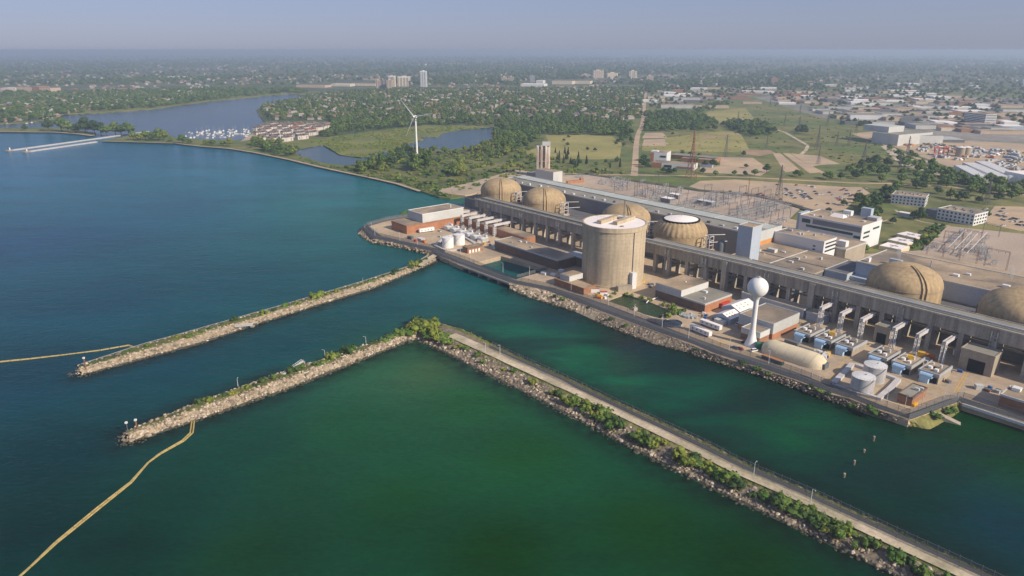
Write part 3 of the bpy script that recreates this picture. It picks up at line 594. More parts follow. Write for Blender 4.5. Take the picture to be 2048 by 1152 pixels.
rocks('riprap', scatter(PX([(1020, 567), (1101, 583), (1161, 607)], YZ), [g(a, b2, 0) for a, b2 in [(1022, 580), (1060, 596), (1149, 623)]], 420, [(0, YZ - .4, 0), (1, 0.1, 0)]), 0.7, 1.5, 'rock_pale', 'pale boulders below the perimeter road by the end of the intake bridge')
rocks('riprap', scatter(PX([(770, 443), (728, 455), (728, 460), (752, 479), (797, 488), (867, 504), (921, 531)], YZ), [g(a, b2, 0) for a, b2 in [(762, 449), (722, 460), (716, 469), (740, 486), (797, 496), (850, 509), (922, 537)]], 800, [(0, YZ - .4, 0), (1, 0.1, 0)]), 0.7, 1.4, 'rock', 'tan boulders round the point by the screenhouse')
rocks('riprap', scatter(PX([(1201, 625), (1282, 653), (1382, 690), (1521, 738), (1662, 788), (1817, 841)], YZ), [g(a, b2, 0) for a, b2 in [(1190, 644), (1262, 673), (1380, 708), (1531, 757), (1660, 803), (1817, 852)]], 1500, [(0, YZ - .4, 0), (1, 0.1, 0)], 0.8), 0.4, 0.8, 'rock_dark', 'small grey stones on the channel bank below the perimeter road')
# ================================================================== the power station
YD = YZ          # yard level
def bld(name, label, u0, v0, w_, d_, h, wall, roof='roof_gravel', parapet='cladding_light', z0=None, brick=None, rot=0.0, group=None, cat='building', units=0, doors=(), wins=(), seed=1, ph=0.7):
    """box building in plant coordinates; local x runs along u, y along v (front wall is y = -d/2)"""
    z0 = YD if z0 is None else z0
    c = P2(u0 + w_ / 2, v0 + d_ / 2); t = thing(name, label, cat, (c[0], c[1], z0), ANG + rot, group)
    x, y = w_ / 2, d_ / 2; hb = brick[0] if brick else 0
    if brick:
        MB().box(-x, -y, -0.6, x, y, hb).build('brick_base', brick[1], t)
        MB().box(-x - .15, -y - .15, hb, x + .15, y + .15, h).build('wall', wall, t)
    else: MB().box(-x, -y, -0.6, x, y, h).build('wall', wall, t)
    MB().box(-x + .4, -y + .4, h, x - .4, y - .4, h + .15).build('roof', roof, t)
    if parapet:
        p = MB(); q = .2
        for a in ((-x - q, -y - q, x + q, -y + .38), (-x - q, y - .38, x + q, y + q), (-x - q, -y + .38, -x + .38, y - .38), (x - .38, -y + .38, x + q, y - .38)): p.box(a[0], a[1], h - ph, a[2], a[3], h + .55)
        p.build('parapet', parapet, t)
    rr = random.Random(seed)
    for i in range(units):
        ux, uy = rr.uniform(-x * .75, x * .75), rr.uniform(-y * .65, y * .65); s = rr.uniform(.8, 2.0)
        MB().box(ux - s, uy - s * .6, h + .15, ux + s, uy + s * .6, h + .15 + rr.uniform(.8, 1.8)).build('roof_unit', rr.choice(['steel_light', 'steel', 'cladding_light']), t)
    for (side, a, b2, za, zb, nm, mt) in wins:
        o = .12 + (.15 if brick and za >= hb else 0)
        k = MB()
        if side == 'f': k.box(a - x, -y - o, za, b2 - x, -y + .1, zb)
        elif side == 'b': k.box(a - x, y - .1, za, b2 - x, y + o, zb)
        elif side == 'r': k.box(x - .1, a - y, za, x + o, b2 - y, zb)
        else: k.box(-x - o, a - y, za, -x + .1, b2 - y, zb)
        k.build(nm, mt, t)
    return t
# ---- reactor buildings
def dome_prof(R, zs, zt, n=14):
    return [(R, 0), (R, zs)] + [(R * math.cos(a), zs + (zt - zs) * math.sin(a)) for a in [math.pi / 2 * i / n for i in range(1, n)]] + [(0.05, zt)]
def reactor(u, v, label, R=24.5, zs=24.5, zt=38.5, ribs=False, cap=False):
    c = P2(u, v); t = thing('reactor_building', label, 'reactor', (c[0], c[1], YD), ANG, 'domed reactor buildings')
    if not cap:
        MB().lathe([(R, -.5), (R, zs)], 64, cap=False).build('wall', 'dome_concrete', t, True)
        p = [(R, zs)] + [(R * math.cos(a), zs + (zt - zs) * math.sin(a)) for a in [math.pi / 2 * i / 16 for i in range(1, 16)]] + [(.05, zt)]
        MB().lathe(p, 72, cap=False).build('dome', 'dome_concrete', t, True)
        MB().lathe([(R, zs - .9), (R + .25, zs - .9), (R + .25, zs - .3), (R, zs - .3)], 72, cap=False).build('ring_beam', 'concrete', t)
        # stair rib that climbs the dome on the sunny side
        for da in (-.06, .06):
            m_ = MB(); a0 = math.radians(-38) + da
            pts = [((R + .5) * math.cos(a0), (R + .5) * math.sin(a0), 0)] + [((r + .5) * math.cos(a0), (r + .5) * math.sin(a0), z + .35) for r, z in p[:-2]]
            for a, b2 in zip(pts, pts[1:]): m_.bar(a, b2, .7, .6)
            m_.build('dome_rib', 'dome_concrete', t)
        for a0 in (-1.9, -2.9, 1.4):
            MB().bar(((R + .2) * math.cos(a0), (R + .2) * math.sin(a0), 0), ((R + .2) * math.cos(a0), (R + .2) * math.sin(a0), zs - 1), .5).build('drain_pipe', 'steel_dark', t)
    else:
        MB().lathe([(R, -.5), (R, zs - 1)], 64, cap=False).build('wall', 'dome_concrete', t, True)
        n = 120; vs = []; fs = []; m_ = MB(); prof = []
        for i in range(9):
            a = math.pi / 2 * i / 8 * .56; prof.append((R * math.cos(a) ** .9, zs - 1 + 11.5 * math.sin(a) / math.sin(math.pi / 2 * .56)))
        for r, z in prof:
            for k in range(n):
                rr = r + (.35 if k % 4 < 2 else -.15); vs.append((rr * math.cos(2 * math.pi * k / n), rr * math.sin(2 * math.pi * k / n), z))
        fs = [(i * n + k, i * n + (k + 1) % n, (i + 1) * n + (k + 1) % n, (i + 1) * n + k) for i in range(len(prof) - 1) for k in range(n)]
        m_.add(vs, fs).build('ribbed_shoulder', 'dome_concrete', t, True)
        zt2 = prof[-1][1]; r2 = prof[-1][0]
        MB().lathe([(r2 - .5, zt2 - .6), (r2 + .9, zt2 - .6), (r2 + .9, zt2 + .9), (r2 - .8, zt2 + .9)], 64, cap=False).build('dark_ring', 'opening', t)
        MB().lathe([(r2 - .4, zt2 + .3), (r2 - .7, zt2 + .8), (r2 * .6, zt2 + 2.2), (r2 * .25, zt2 + 2.9), (.05, zt2 + 3.1)], 64, cap=False).build('white_cap', 'white_roof', t, True)
        MB().tube([(0, 0, zt2 + 3), (0, 0, zt2 + 5)], .25).build('vent', 'steel', t)
    return t
reactor(-33, 66, 'domed concrete reactor building at the far end of the row, nearest the chimney stacks')
reactor(44, 66, 'second domed concrete reactor building from the chimney stacks')
reactor(162, 70, 'domed concrete reactor building mostly hidden behind the tall white-roofed cylinder')
reactor(231, 68, 'ribbed reactor building with a white cap and dark ring instead of a bare dome', cap=True)
reactor(431, 68, 'broad concrete reactor dome in front of the wide grey hall with steaming vents')
reactor(580, 64, 'unseen reactor dome beyond the frame edge, added to shade its neighbour')  # unseen dome, added so that it shades the dome beside it
reactor(505, 66, 'reactor dome cut off by the frame edge beside the wide grey hall')
# ---- vacuum building
c = (UV(1224, 558)); cv = P2(*c); R = 25.9
t = thing('vacuum_building', 'tall cylindrical concrete building with a flat white roof standing before the duct', 'tower', (cv[0], cv[1], YD), ANG)
VT = 50.0
MB().lathe([(R + .6, -.5), (R + .6, 1.6), (R, 1.7), (R, VT - 4)], 96, cap=False).build('wall', 'vac_concrete', t, True)
m_ = MB()
for z in np.arange(4.5, VT - 5, 3.0): m_.lathe([(R, z), (R + .05, z), (R + .05, z + .14), (R, z + .14)], 96, cap=False)
m_.build('pour_joint', 'concrete', t)
MB().lathe([(R, VT - 4), (R + .7, VT - 3.6), (R + .7, VT), (R - .6, VT), (R - .6, VT - .5)], 96, cap=False).build('rim', 'vac_concrete', t)
MB().lathe([(R - .6, VT - .55), (R - .6, VT - .35), (0.05, VT - .1)], 96, cap=False).build('roof', 'white_roof', t)
for k, (y0, x0, x1) in enumerate(((5.5, -15, 12), (-6.5, -10, 18))):
    # roof beams point away from the lake
    a = MB(); a.box(x0, y0 - 2.1, VT - .3, x1, y0 + 2.1, VT + 2.7, rot=0); o = a.build('roof_beam', 'vac_concrete', t); o.rotation_euler = (0, 0, math.radians(100))
m_ = MB()
for sx, sy in ((-.6, -.6), (.6, -.6), (.6, .6), (-.6, .6)): m_.bar((sx + 1, sy + 10, VT - .3), (sx * .3 + 1, sy * .3 + 10, VT + 17), .14)
for i in range(9): m_.bar((.4, 10 + .6 * (-1) ** i, VT + i * 1.8), (1.6, 10 - .6 * (-1) ** i, VT + i * 1.8 + 1.8), .1)
m_.build('mast', 'lattice', t)
MB().box(-4, 9, VT - .3, 3, 14, VT + 2.2).build('roof_hut', 'cladding_light', t)
MB().lathe([(1.6, VT - .3), (1.6, VT + .3)], 16, (15, -8)).build('roof_hatch', 'roof_gravel', t)
va = math.radians(-47)                      # service riser on the lake side
def vloc(a, r): return (r * math.cos(a), r * math.sin(a))
ax = math.atan2(g(1262, 575)[1] - cv[1], g(1262, 575)[0] - cv[0]) - ANG
p = vloc(ax, R + 1.4); MB().box(p[0] - 2.2, p[1] - 2.2, -.4, p[0] + 2.2, p[1] + 2.2, 13.5, rot=ax).build('lift_tower', 'cladding_white', t)
p = vloc(ax, R + .25); MB().bar((p[0], p[1], 12), (p[0], p[1], VT - 1), .55).build('riser_pipe', 'steel_dark', t)
p = vloc(ax - .32, R + 4.5); MB().box(p[0] - 6, p[1] - 2.5, -.4, p[0] + 6, p[1] + 2.5, 4.2, rot=ax + 1.3).build('plinth', 'concrete', t)
# ---- pressure relief duct
def duct(label, pts, wid, z0, z1, pier_ts):
    a0 = pts[0]; c = P2(*a0); t = thing('relief_duct', label, 'duct', (c[0], c[1], YD), ANG)
    loc = lambda u, v: (u - a0[0], v - a0[1])
    body = MB(); top = MB(); rail = MB(); pipe = MB(); lip = MB()
    for (a, b2) in zip(pts, pts[1:]):
        a = loc(*a); b2 = loc(*b2); dx, dy = b2[0] - a[0], b2[1] - a[1]; L_ = math.hypot(dx, dy); n = (-dy / L_, dx / L_)
        q = lambda p, o: (p[0] + n[0] * o, p[1] + n[1] * o)
        body.prism([q(a, 0), q(b2, 0), q(b2, wid), q(a, wid)], z0, z1)
        top.prism([q(a, .3), q(b2, .3), q(b2, wid - .3), q(a, wid - .3)], z1, z1 + .12)
        lip.prism([q(a, -.35), q(b2, -.35), q(b2, .3), q(a, .3)], z1 - .5, z1 + .6); lip.prism([q(a, wid - .3), q(b2, wid - .3), q(b2, wid + .35), q(a, wid + .35)], z1 - .5, z1 + .6)
        for o, r, zz in ((4.4, .7, 1.5), (6.4, .45, 1.2)): pipe.tube([(*q(a, o), z1 + zz), (*q(b2, o), z1 + zz)], r, 8)
        k = int(L_ / 9)
        for i in range(k + 1):
            p = (a[0] + dx * i / max(k, 1), a[1] + dy * i / max(k, 1)); rail.bar((*q(p, 4.4), z1), (*q(p, 4.4), z1 + 1.4), .4); rail.bar((*q(p, 1), z1), (*q(p, 1), z1 + 1.7), .12)
        rail.bar((*q(a, 1), z1 + 1.7), (*q(b2, 1), z1 + 1.7), .1)
    body.build('duct_box', 'duct_concrete', t); top.build('duct_top', 'roof_hall', t); lip.build('coping', 'pier_concrete', t); pipe.build('header_pipe', 'steel' if 'near end' in label else 'steel_dark', t, True); rail.build('pipe_support', 'steel_light', t)
    for (u, v, big) in pier_ts:
        x, y = loc(u, v); s = 1.5
        k = MB()
        for yy in (2.6, wid - 2.6): k.box(x - s, y + yy - s, -.5, x + s, y + yy + s, z0)
        k.box(x - s * .8, y + 4.1, z0 * .42, x + s * .8, y + wid - 4.1, z0 * .42 + 1.8)
        k.build('pier', 'pier_concrete', t)
        if big == 2:
            k = MB()
            for i in range(9):
                z = i * (z0 + 6) / 9
                k.bar((x - 1.3, y - 1, z), (x + 1.3, y - 1, z + 2.2), .16); k.bar((x - 1.6, y - 2, z), (x + 1.6, y - 2, z), .2)
            for sx in (-1.6, 1.6):
                for sy in (-2.2, -.8): k.bar((x + sx, y + sy, 0), (x + sx, y + sy, z0 + 7), .18)
            k.build('stair_tower', 'steel', t)
        if big == 1:
            MB().box(x - 2.1, y - 1.2, -.5, x + 2.1, y + .4, z1 - .6).build('expansion_column', 'pier_concrete', t)
    # low tie beam and ground level steelwork between piers
    k = MB(); pu = [loc(p[0], p[1]) for p in pier_ts]
    for a, b2 in zip(pu, pu[1:]):
        k.bar((a[0], a[1] + wid - 2.6, z0 * .55), (b2[0], b2[1] + wid - 2.6, z0 * .55), .9, 1.4)
    k.build('tie_beam', 'pier_concrete', t)
    return t
DA = [(-3, 3.5), (172, 5)]
duct('raised concrete duct on piers from the screenhouse to the white-roofed cylinder', DA, 17, 17.5, 26.0, [(6 + 18.2 * i, 3.6 + .1 * i, 2 if i % 3 == 1 else 0) for i in range(9)])
DB = [(238, 7), (330, 12.5), (600, 14)]
def dbv(u):
    for a, b2 in zip(DB, DB[1:]):
        if a[0] <= u <= b2[0]: return a[1] + (b2[1] - a[1]) * (u - a[0]) / (b2[0] - a[0])
    return DB[-1][1]
duct('raised concrete duct on piers from the white-roofed cylinder to the near end of the station', DB, 18, 17.0, 25.5, [(u, dbv(u), b2) for u, b2 in ((250, 0), (264, 2), (282, 0), (300, 2), (318, 1), (336, 0), (355, 2), (372, 0), (390.5, 1), (408, 2), (424, 0), (440, 0), (452, 2), (470, 0), (488, 0), (506, 2), (524, 0), (542, 2))])
# short link from duct to cylinder
c = P2(205, 4); t = thing('duct_link', 'short concrete duct joining both raised ducts behind the white-roofed cylinder', 'duct', (c[0], c[1], YD), ANG)
MB().box(-33, 2, 17.6, 33.4, 16, 25.4).build('duct_box', 'duct_concrete', t)
# ---- turbine halls
def hall(label, u0, u1, v0, v1, h, strip_, roof, fr, vents):
    c = P2((u0 + u1) / 2, (v0 + v1) / 2); t = thing('turbine_hall', label, 'building', (c[0], c[1], YD), ANG)
    x, y = (u1 - u0) / 2, (v1 - v0) / 2
    MB().box(-x, -y, -.5, x, y, h).build('wall', fr, t)
    MB().box(-x + .5, -y + .5, h, x - .5, y - .5, h + .2).build('roof', roof, t)
    k = MB()
    for a in ((-x - .2, -y - .2, x + .2, -y + .48), (-x - .2, y - .48, x + .2, y + .2), (-x - .2, -y + .48, -x + .48, y - .48), (x - .48, -y + .48, x + .2, y - .48)): k.box(a[0], a[1], h - .6, a[2], a[3], h + .7)
    k.build('parapet', 'cladding_light', t)
    if strip_:
        y0, y1, z = strip_; MB().box(-x + 1, y0 - (v0 + v1) / 2, h + .2, x - 1, y1 - (v0 + v1) / 2, h + z).build('monitor_roof', 'green_roof', t)
        for i in range(8): xx = -x + 14 + i * (2 * x - 24) / 7.; MB().box(xx - .4, y0 - (v0 + v1) / 2 - .05, h + z, xx + .4, y1 - (v0 + v1) / 2 + .05, h + z + .4).build('roof_rib', 'steel', t)
    rr = random.Random(7)
    for i in range(vents):
        xx = -x + (i + .6) * 2 * x / vents; yy = -y + rr.uniform(4, 9); s = rr.uniform(1.0, 2.2)
        MB().box(xx - s, yy - s * .7, h + .2, xx + s, yy + s * .7, h + rr.uniform(1.4, 2.6)).build('roof_vent', rr.choice(['steel_light', 'steel', 'steel_dark']), t)
    return t, x, y, h
hall('very long grey turbine hall with a pale green roof strip behind the four far reactors', -80, 287, 100, 146, 26.5, (124, 141, 1.2), 'roof_hall', 'cladding_grey', 24)
t, x, y, h = hall('wide grey turbine hall with brown roof behind the two near reactor domes', 383, 640, 96, 150, 23.5, None, 'roof_gravel', 'cladding_blue', 0)
for i, (xx, yy, w_, d_, hh, mt) in enumerate(((-105, -12, 9, 3, 4.5, 'cladding_blue'), (-97, -5, 3.5, 2.5, 1.6, 'white_paint'), (-63, -8, 4, 3, 1.8, 'white_paint'), (-58, 2, 3, 2, 1.6, 'white_paint'), (-30, -10, 4.5, 3, 2.2, 'white_paint'), (5, -12, 8, 3, 4.5, 'cladding_blue'), (8, -2, 4, 3, 1.8, 'white_paint'), (-122, -20, 1.6, 4, 3.5, 'white_paint'))):
    MB().box(xx - w_ / 2, yy - d_ / 2, h + .2, xx + w_ / 2, yy + d_ / 2, h + hh).build('roof_unit', mt, t)
for xx, yy in ((-85, 4), (-2, 6), (28, 2)):
    MB().tube([(xx, yy, h), (xx, yy, h + 5)], .5).build('steam_vent', 'steel', t)
MB().box(-133.3, -34, -.5, -100, -27.2, 13).build('annex_wall', 'cladding_blue', t)
# ---- rest of the powerhouse: low roofs between duct and halls
bld('reactor_annex', 'low brown flat roof between the far reactor domes and the raised duct', -75, 42, 320, 57.6, 12, 'steel_dark', 'roof_dark', 'concrete', units=10, seed=4)  # dark wall colour stands in for the shade beneath the duct
bld('auxiliary_building', 'low wide brown roof with a pale seam in front of the white office block', 289, 33, 74.5, 97, 14, 'steel_dark', 'roof_gravel', 'concrete', units=7, seed=5)  # wall painted dark for the shade behind the piers
bld('reactor_annex', 'low roof around the two near reactor domes in the shade of the hall', 383, 33, 257, 62.6, 10, 'steel_dark', 'roof_dark', 'concrete', units=4, seed=6)  # wall painted dark, as shade under the near duct
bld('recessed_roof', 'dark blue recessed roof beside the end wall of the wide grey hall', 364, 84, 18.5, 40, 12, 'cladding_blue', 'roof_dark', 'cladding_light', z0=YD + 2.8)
bld('service_tower', 'tall windowless grey tower rising behind the raised duct', 300.5, 53, 13.5, 14, 45, 'cladding_blue', 'roof_gravel', 'cladding_light')
bld('orange_building', 'building with an orange end wall behind the tall grey tower', 274, 110, 14.5, 36, 27.5, 'cladding_orange', 'roof_hall', 'cladding_light', ph=9)
t = bld('office_block', 'white office block with a long blank wall and banded sunny end', 289, 133, 48, 22, 24, 'cladding_white', 'roof_gravel', 'cladding_white', units=5, seed=9, wins=[('r', 3, 22, 17.5, 19.2, 'window_band', 'glass_dark'), ('r', 3, 22, 21, 22.4, 'window_band', 'glass_dark'), ('r', 3, 22, 13.9, 15.4, 'window_band', 'glass_dark'), ('f', 38.2, 40.6, 18.0, 19.2, 'window', 'glass_dark'), ('f', 38.2, 40.6, 15.0, 16.2, 'window', 'glass_dark')])
bld('service_wing', 'low brown-roofed wing joining the white office block and the engineering building', 290, 157, 56, 40, 14.5, 'concrete', 'roof_gravel', 'cladding_light', units=4, seed=3)
MBt = bld('rooftop_hood', 'white ventilation hood on the low wing behind the white office block', 334, 164, 8, 6, 5, 'cladding_white', 'white_roof', None, z0=YD + 14.7)
e = bld('engineering_building', 'large pale office building with green glass strips and sawtooth end', 268, 216, 64, 42, 24, 'cladding_white', 'roof_gravel', 'cladding_white', units=9, seed=12, wins=[('f', 8, 56, 13.5, 16, 'window_strip', 'glass_green'), ('f', 3, 12, 17.5, 21.5, 'window', 'glass_green'), ('f', 14.5, 63, 17.6, 22.6, 'metal_panel', 'cladding_grey'), ('f', 57, 63.8, 11.5, 14, 'window', 'glass_green'), ('r', 5, 18, 15.5, 17.5, 'window_band', 'glass_green'), ('r', 5, 18, 11, 13, 'window_band', 'glass_green'), ('r', 24, 38, 17, 19, 'window_band', 'glass_green')])
MB().box(22, 10, 24.1, 31.5, 20, 27.4).build('stair_head', 'cladding_light', e); MB().box(-36, -18, -.5, -32.3, 0, 25.5).build('end_tower', 'cladding_blue', e)
MB().add([(-10, -3, 24.2), (4, -3, 24.2), (4, 7, 24.2), (-10, 7, 24.2), (-8, 2, 27.5), (2, 2, 27.5)], [(0, 1, 5, 4), (2, 3, 4, 5), (1, 2, 5), (3, 0, 4)]).build('skylight', 'white_roof', e)
MB().box(-4, 13, 24.1, 4, 19, 29).build('lift_head', 'cladding_white', e); MB().box(10, 21.3, -.5, 20, 27, 33).build('plant_tower', 'cladding_blue', e)
# ---- chimney stacks at the far end
t = thing('boiler_house', 'grey boiler house with a sunlit end wall below the cluster of chimney stacks', 'building', (*P2(-128, 232), YD), ANG)
MB().box(-19, -9, -.5, 19, 9, 19).build('wall', 'cladding_light', t); MB().box(-18.5, -8.5, 19, 18.5, 8.5, 19.3).build('roof', 'roof_gravel', t)
MB().box(-40, -8, -.5, -19.2, 8, 12).build('side_wing', 'cladding_grey', t)
sx, sy = g(1085, 352); t = thing('chimney_cluster', 'cluster of tall rust-streaked steel chimney stacks at the far end of the station', 'chimney', (sx, sy, YD), 0)
mat('stack_steel', (0.74, 0.70, 0.64), rough=0.6, var=0.15, scale=0.1, streak=0.4, tint=(0.46, 0.36, 0.28), tscale=0.05)
for dx, dy, hh in ((-8, -3, 46), (-5.2, 2, 47), (-2.2, -3, 48), (1.2, 2, 50), (4.2, -3, 51), (7.4, -1.5, 51), (9.6, 2, 51)):
    MB().tube([(dx, dy, 0), (dx, dy, hh)], 1.75, 12).build('stack', 'stack_steel', t, True)
k = MB()
for z in (23, 46): k.box(-9.5, -4.4, z, 10.8, 3.6, z + .3)
for a in (-9.3, 10.5):
    for b2 in (-4.3, 3.4): k.bar((a, b2, 0), (a, b2, 46), .3)
k.build('support_frame', 'steel_light', t); MB().box(-8, 2.6, 0, 10, 4.2, 45).build('back_panel', 'cladding_grey', t); MB().box(-1, -5, 46.6, 11.2, 4, 52).build('top_housing', 'cladding_light', t)
# ---- screenhouse and neighbours at the far intake
t = bld('screenhouse', 'brick screenhouse with a big pale grey upper storey at the lake point', -34, -86, 31, 84, 8.5, 'brick_orange', 'roof_gravel', 'brick', wins=[('l', 5, 12, 0, 4, 'door', 'glass_dark'), ('r', 62, 64, 1, 4, 'door', 'glass_dark')])
MB().box(-14.5, -21, 8.6, 14, 33, 17.5).build('upper_storey', 'cladding_light', t); MB().box(-14, -20.5, 17.5, 13.5, 32.5, 17.9).build('upper_roof', 'roof_gravel', t)
k = MB()
for a in ((-14.8, -21.3, 14.3, -20.6), (-14.8, 32.6, 14.3, 33.3), (-14.8, -20.6, -14.1, 32.6), (13.6, -20.6, 14.3, 32.6)): k.box(a[0], a[1], 17.4, a[2], a[3], 18.3)
k.build('upper_parapet', 'cladding_white', t); MB().tube([(5, 22, 17.5), (5, 22, 21.5)], .6).build('vent_pipe', 'steel_light', t)
t = thing('brick_gallery', 'long low brick building with a rounded orange end under the far duct', 'building', (*P2(40, -9), YD), ANG)
pl = [(-50, -6), (60, -11)] + [(66 + 7.5 * math.cos(a), -3 + 8 * math.sin(a)) for a in [math.radians(-90 + 22.5 * i) for i in range(9)]] + [(58, 6), (-50, 5)]
MB().prism(pl, -.5, 7.5).build('wall', 'brick_orange', t); MB().prism([(x * .985, y * .93) for x, y in pl], 7.5, 7.9).build('roof', 'roof_gravel', t)
t = bld('intake_building', 'long dark brick intake building with a pale roof edge beside the forebay', 103, -52, 89, 22, 9, 'brick_dark', 'roof_gravel', 'cladding_light', units=4, seed=8)
MB().box(30, 11.2, -.5, 60, 26, 8).build('side_wing', 'brick_dark', t); MB().box(30.4, 11.6, 8, 59.6, 25.6, 8.3).build('wing_roof', 'steel', t)
c = P2(150, -55); t = thing('forebay_wall', 'concrete deck and screen wall along the front of the dark intake building', 'wall', (c[0], c[1], 0), ANG)
MB().box(-47, -2.5, -2, 44, 2.6, 2.2).build('deck', 'pier_concrete', t); k = MB()
for i in range(24): k.bar((-46 + i * 3.9, -2.2, 2.2), (-46 + i * 3.9, -2.2, 3.6), .15)
k.bar((-46, -2.2, 3.6), (43.7, -2.2, 3.6), .12); k.build('railing', 'steel', t)
def tank(label, px, py, r, h, mt, gr):
    x, y = g(px, py, YD); t = thing('storage_tank', label, 'tank', (x, y, YD), 0, gr)
    MB().lathe([(r, -.3), (r, h)], 40, cap=False).build('shell', mt, t, True); MB().lathe([(r + .12, h - .25), (r + .12, h), (r * .5, h + .45), (.05, h + .6)], 40, cap=False).build('tank_roof', 'steel_light' if mt != 'white_paint' else 'white_paint', t, True)
    k = MB(); n = 18
    for i in range(n):
        a = 3.6 + i * .085; k.bar(((r + .5) * math.cos(a), (r + .5) * math.sin(a), h * i / n), ((r + .5) * math.cos(a + .085), (r + .5) * math.sin(a + .085), h * (i + 1) / n), .5, .18)
    k.build('spiral_stair', 'steel', t); MB().lathe([(.5, h + .4), (.5, h + 1.1)], 12, (r * .2, 0)).build('roof_vent', 'steel', t)
    k = MB()
    for i in range(22): a = i * 2 * math.pi / 22; k.bar(((r - .1) * math.cos(a), (r - .1) * math.sin(a), h), ((r - .1) * math.cos(a), (r - .1) * math.sin(a), h + 1), .08)
    k.build('guard_rail', 'steel', t); return t
tank('white fuel tank nearer the patrol road at the lake point', 896, 494, 5.7, 10, 'white_paint', 'white fuel tanks'); tank('white fuel tank behind its twin at the lake point', 918.5, 488, 5.7, 10, 'white_paint', 'white fuel tanks')
tank('silver fuel tank with a rust stripe beside the perimeter road', 1722.5, 782, 6.2, 9.6, 'silver_tank', 'silver fuel tanks'); tank('silver fuel tank behind its twin near the blue ducts', 1746, 760, 6.2, 10, 'silver_tank', 'silver fuel tanks')
def bund(label, px, h, th, mt, name='bund_wall'):
    pts = [g(a, b2, YD) for a, b2 in px]; c = pts[0]; t = thing(name, label, 'wall', (c[0], c[1], YD)); k = MB()
    poly = ribbon_poly([(x - c[0], y - c[1]) for x, y in pts], th); n = len(pts)
    for i in range(n - 1): k.prism([poly[i], poly[i + 1], poly[2 * n - 2 - i], poly[2 * n - 1 - i]], -.2, h)
    k.build('wall', mt, t); return t
bund('wide white containment wall round the silver fuel tanks', [(1665, 771), (1684, 752), (1704, 731), (1724, 736), (1762, 749), (1796, 762), (1780, 780), (1757, 799), (1716, 789), (1665, 771)], 1.6, 3.2, 'bund_concrete')
bund('low white containment wall round the white fuel tanks', [(870, 493), (890, 474), (906, 471), (931, 477), (951, 489), (930, 499), (892, 503), (870, 493)], 1.4, 2.4, 'bund_concrete')
# ---- transformers and their gantries
def gantry(label, u, v0, v1, h, grp, lattice_w=2.6):
    c = P2(u, v0); t = thing('line_gantry', label, 'gantry', (c[0], c[1], YD), ANG, grp); d = v1 - v0
    k = MB()
    for sx in (-1.1, .35): k.box(sx, 0, h - 2.2, sx + .75, d, h)
    k.box(-.35, .1, h - 1.9, .35, d - .1, h - 1.0); k.build('beam', 'bund_concrete', t)
    k = MB()
    for sx in (-1.0, 1.0):
        for sy in (0.2, lattice_w): k.bar((sx, sy, 0), (sx, sy, h - 2.2), .38)
        for i in range(5):
            z = (h - 2.2) * i / 5; z2 = (h - 2.2) * (i + 1) / 5; k.bar((sx, .2, z), (sx, lattice_w, z2), .22); k.bar((sx, .2, z2), (sx, lattice_w, z2), .22)
    k.build('lattice_leg', 'steel_light', t)
    k = MB()
    for y in (d * .3, d * .55, d * .8): k.tube([(0, y, h - 2.2), (0, y, h - 4.2)], .22, 6)
    k.build('insulator', 'steel_dark', t)
    return t
for i in range(6):
    gantry(['first line gantry from the screenhouse', 'second line gantry from the screenhouse', 'third line gantry from the screenhouse', 'fourth line gantry from the screenhouse', 'fifth line gantry from the screenhouse', 'line gantry nearest the rounded brick end'][i] + ', carrying lines to the far duct', -6.5 + 14.2 * i, -23, 5.5, 13.5, 'pale gantries by the far duct')
UR = [(407.0, 'farthest blue-ducted generator from the silver tanks'), (421.2, 'second blue-ducted generator behind the beige tent'), (435.2, 'third blue-ducted generator, beside the open slab'), (456.0, 'blue-ducted generator right behind the silver tanks'), (470.2, 'blue-ducted generator with a yellow cover near the silver tanks'), (485.5, 'nearest blue-ducted generator to the brick hut')]
for i, (u, lb) in enumerate(UR):
    gantry(['farthest slanted line gantry of the near group of three past the water tower', 'middle slanted line gantry of the three past the water tower', 'last slanted line gantry before the open slab', 'first slanted line gantry past the open slab', 'middle slanted line gantry behind the silver tanks', 'nearest slanted line gantry behind the silver tanks'][i], u, -5, dbv(u) + .5, 15.5, 'pale gantries by the near duct', 3.2)
def transformer(u, v, label):
    c = P2(u, v); t = thing('transformer', label, 'transformer', (c[0], c[1], YD), ANG, 'white transformers under the far gantries')
    MB().box(-3.4, -4, 0, 3.4, 4, 4.2).build('tank', 'cladding_white', t); k = MB()
    for sx in (-4.0, 4.0):
        k = MB(); k.box(sx - .6, -3.7, .5, sx + .6, 3.7, 1.0)
        for i in range(6): k.box(sx - .6, -3.6 + i * 1.25, 1.0, sx + .6, -2.9 + i * 1.25, 3.8)
        k.build('radiator', 'steel_light', t)
    k = MB()
    for y in (-2.4, 0, 2.4): k.tube([(0, y, 4.2), (0, y + .5, 6.8)], (.45, .25), 8)
    k.build('bushing', 'steel', t); k = MB(); k.tube([(-3, 3, 5.6), (3, 3, 5.6)], .8, 10); k.bar((-2, 3, 4.2), (-2, 3, 5), .3); k.bar((2, 3, 4.2), (2, 3, 5), .3); k.build('conservator', 'white_paint', t)
for i in range(6): transformer(8 + 12.6 * i, -40.5 - .3 * i, ORD[i] + ' white transformer from the screenhouse under the far gantries')
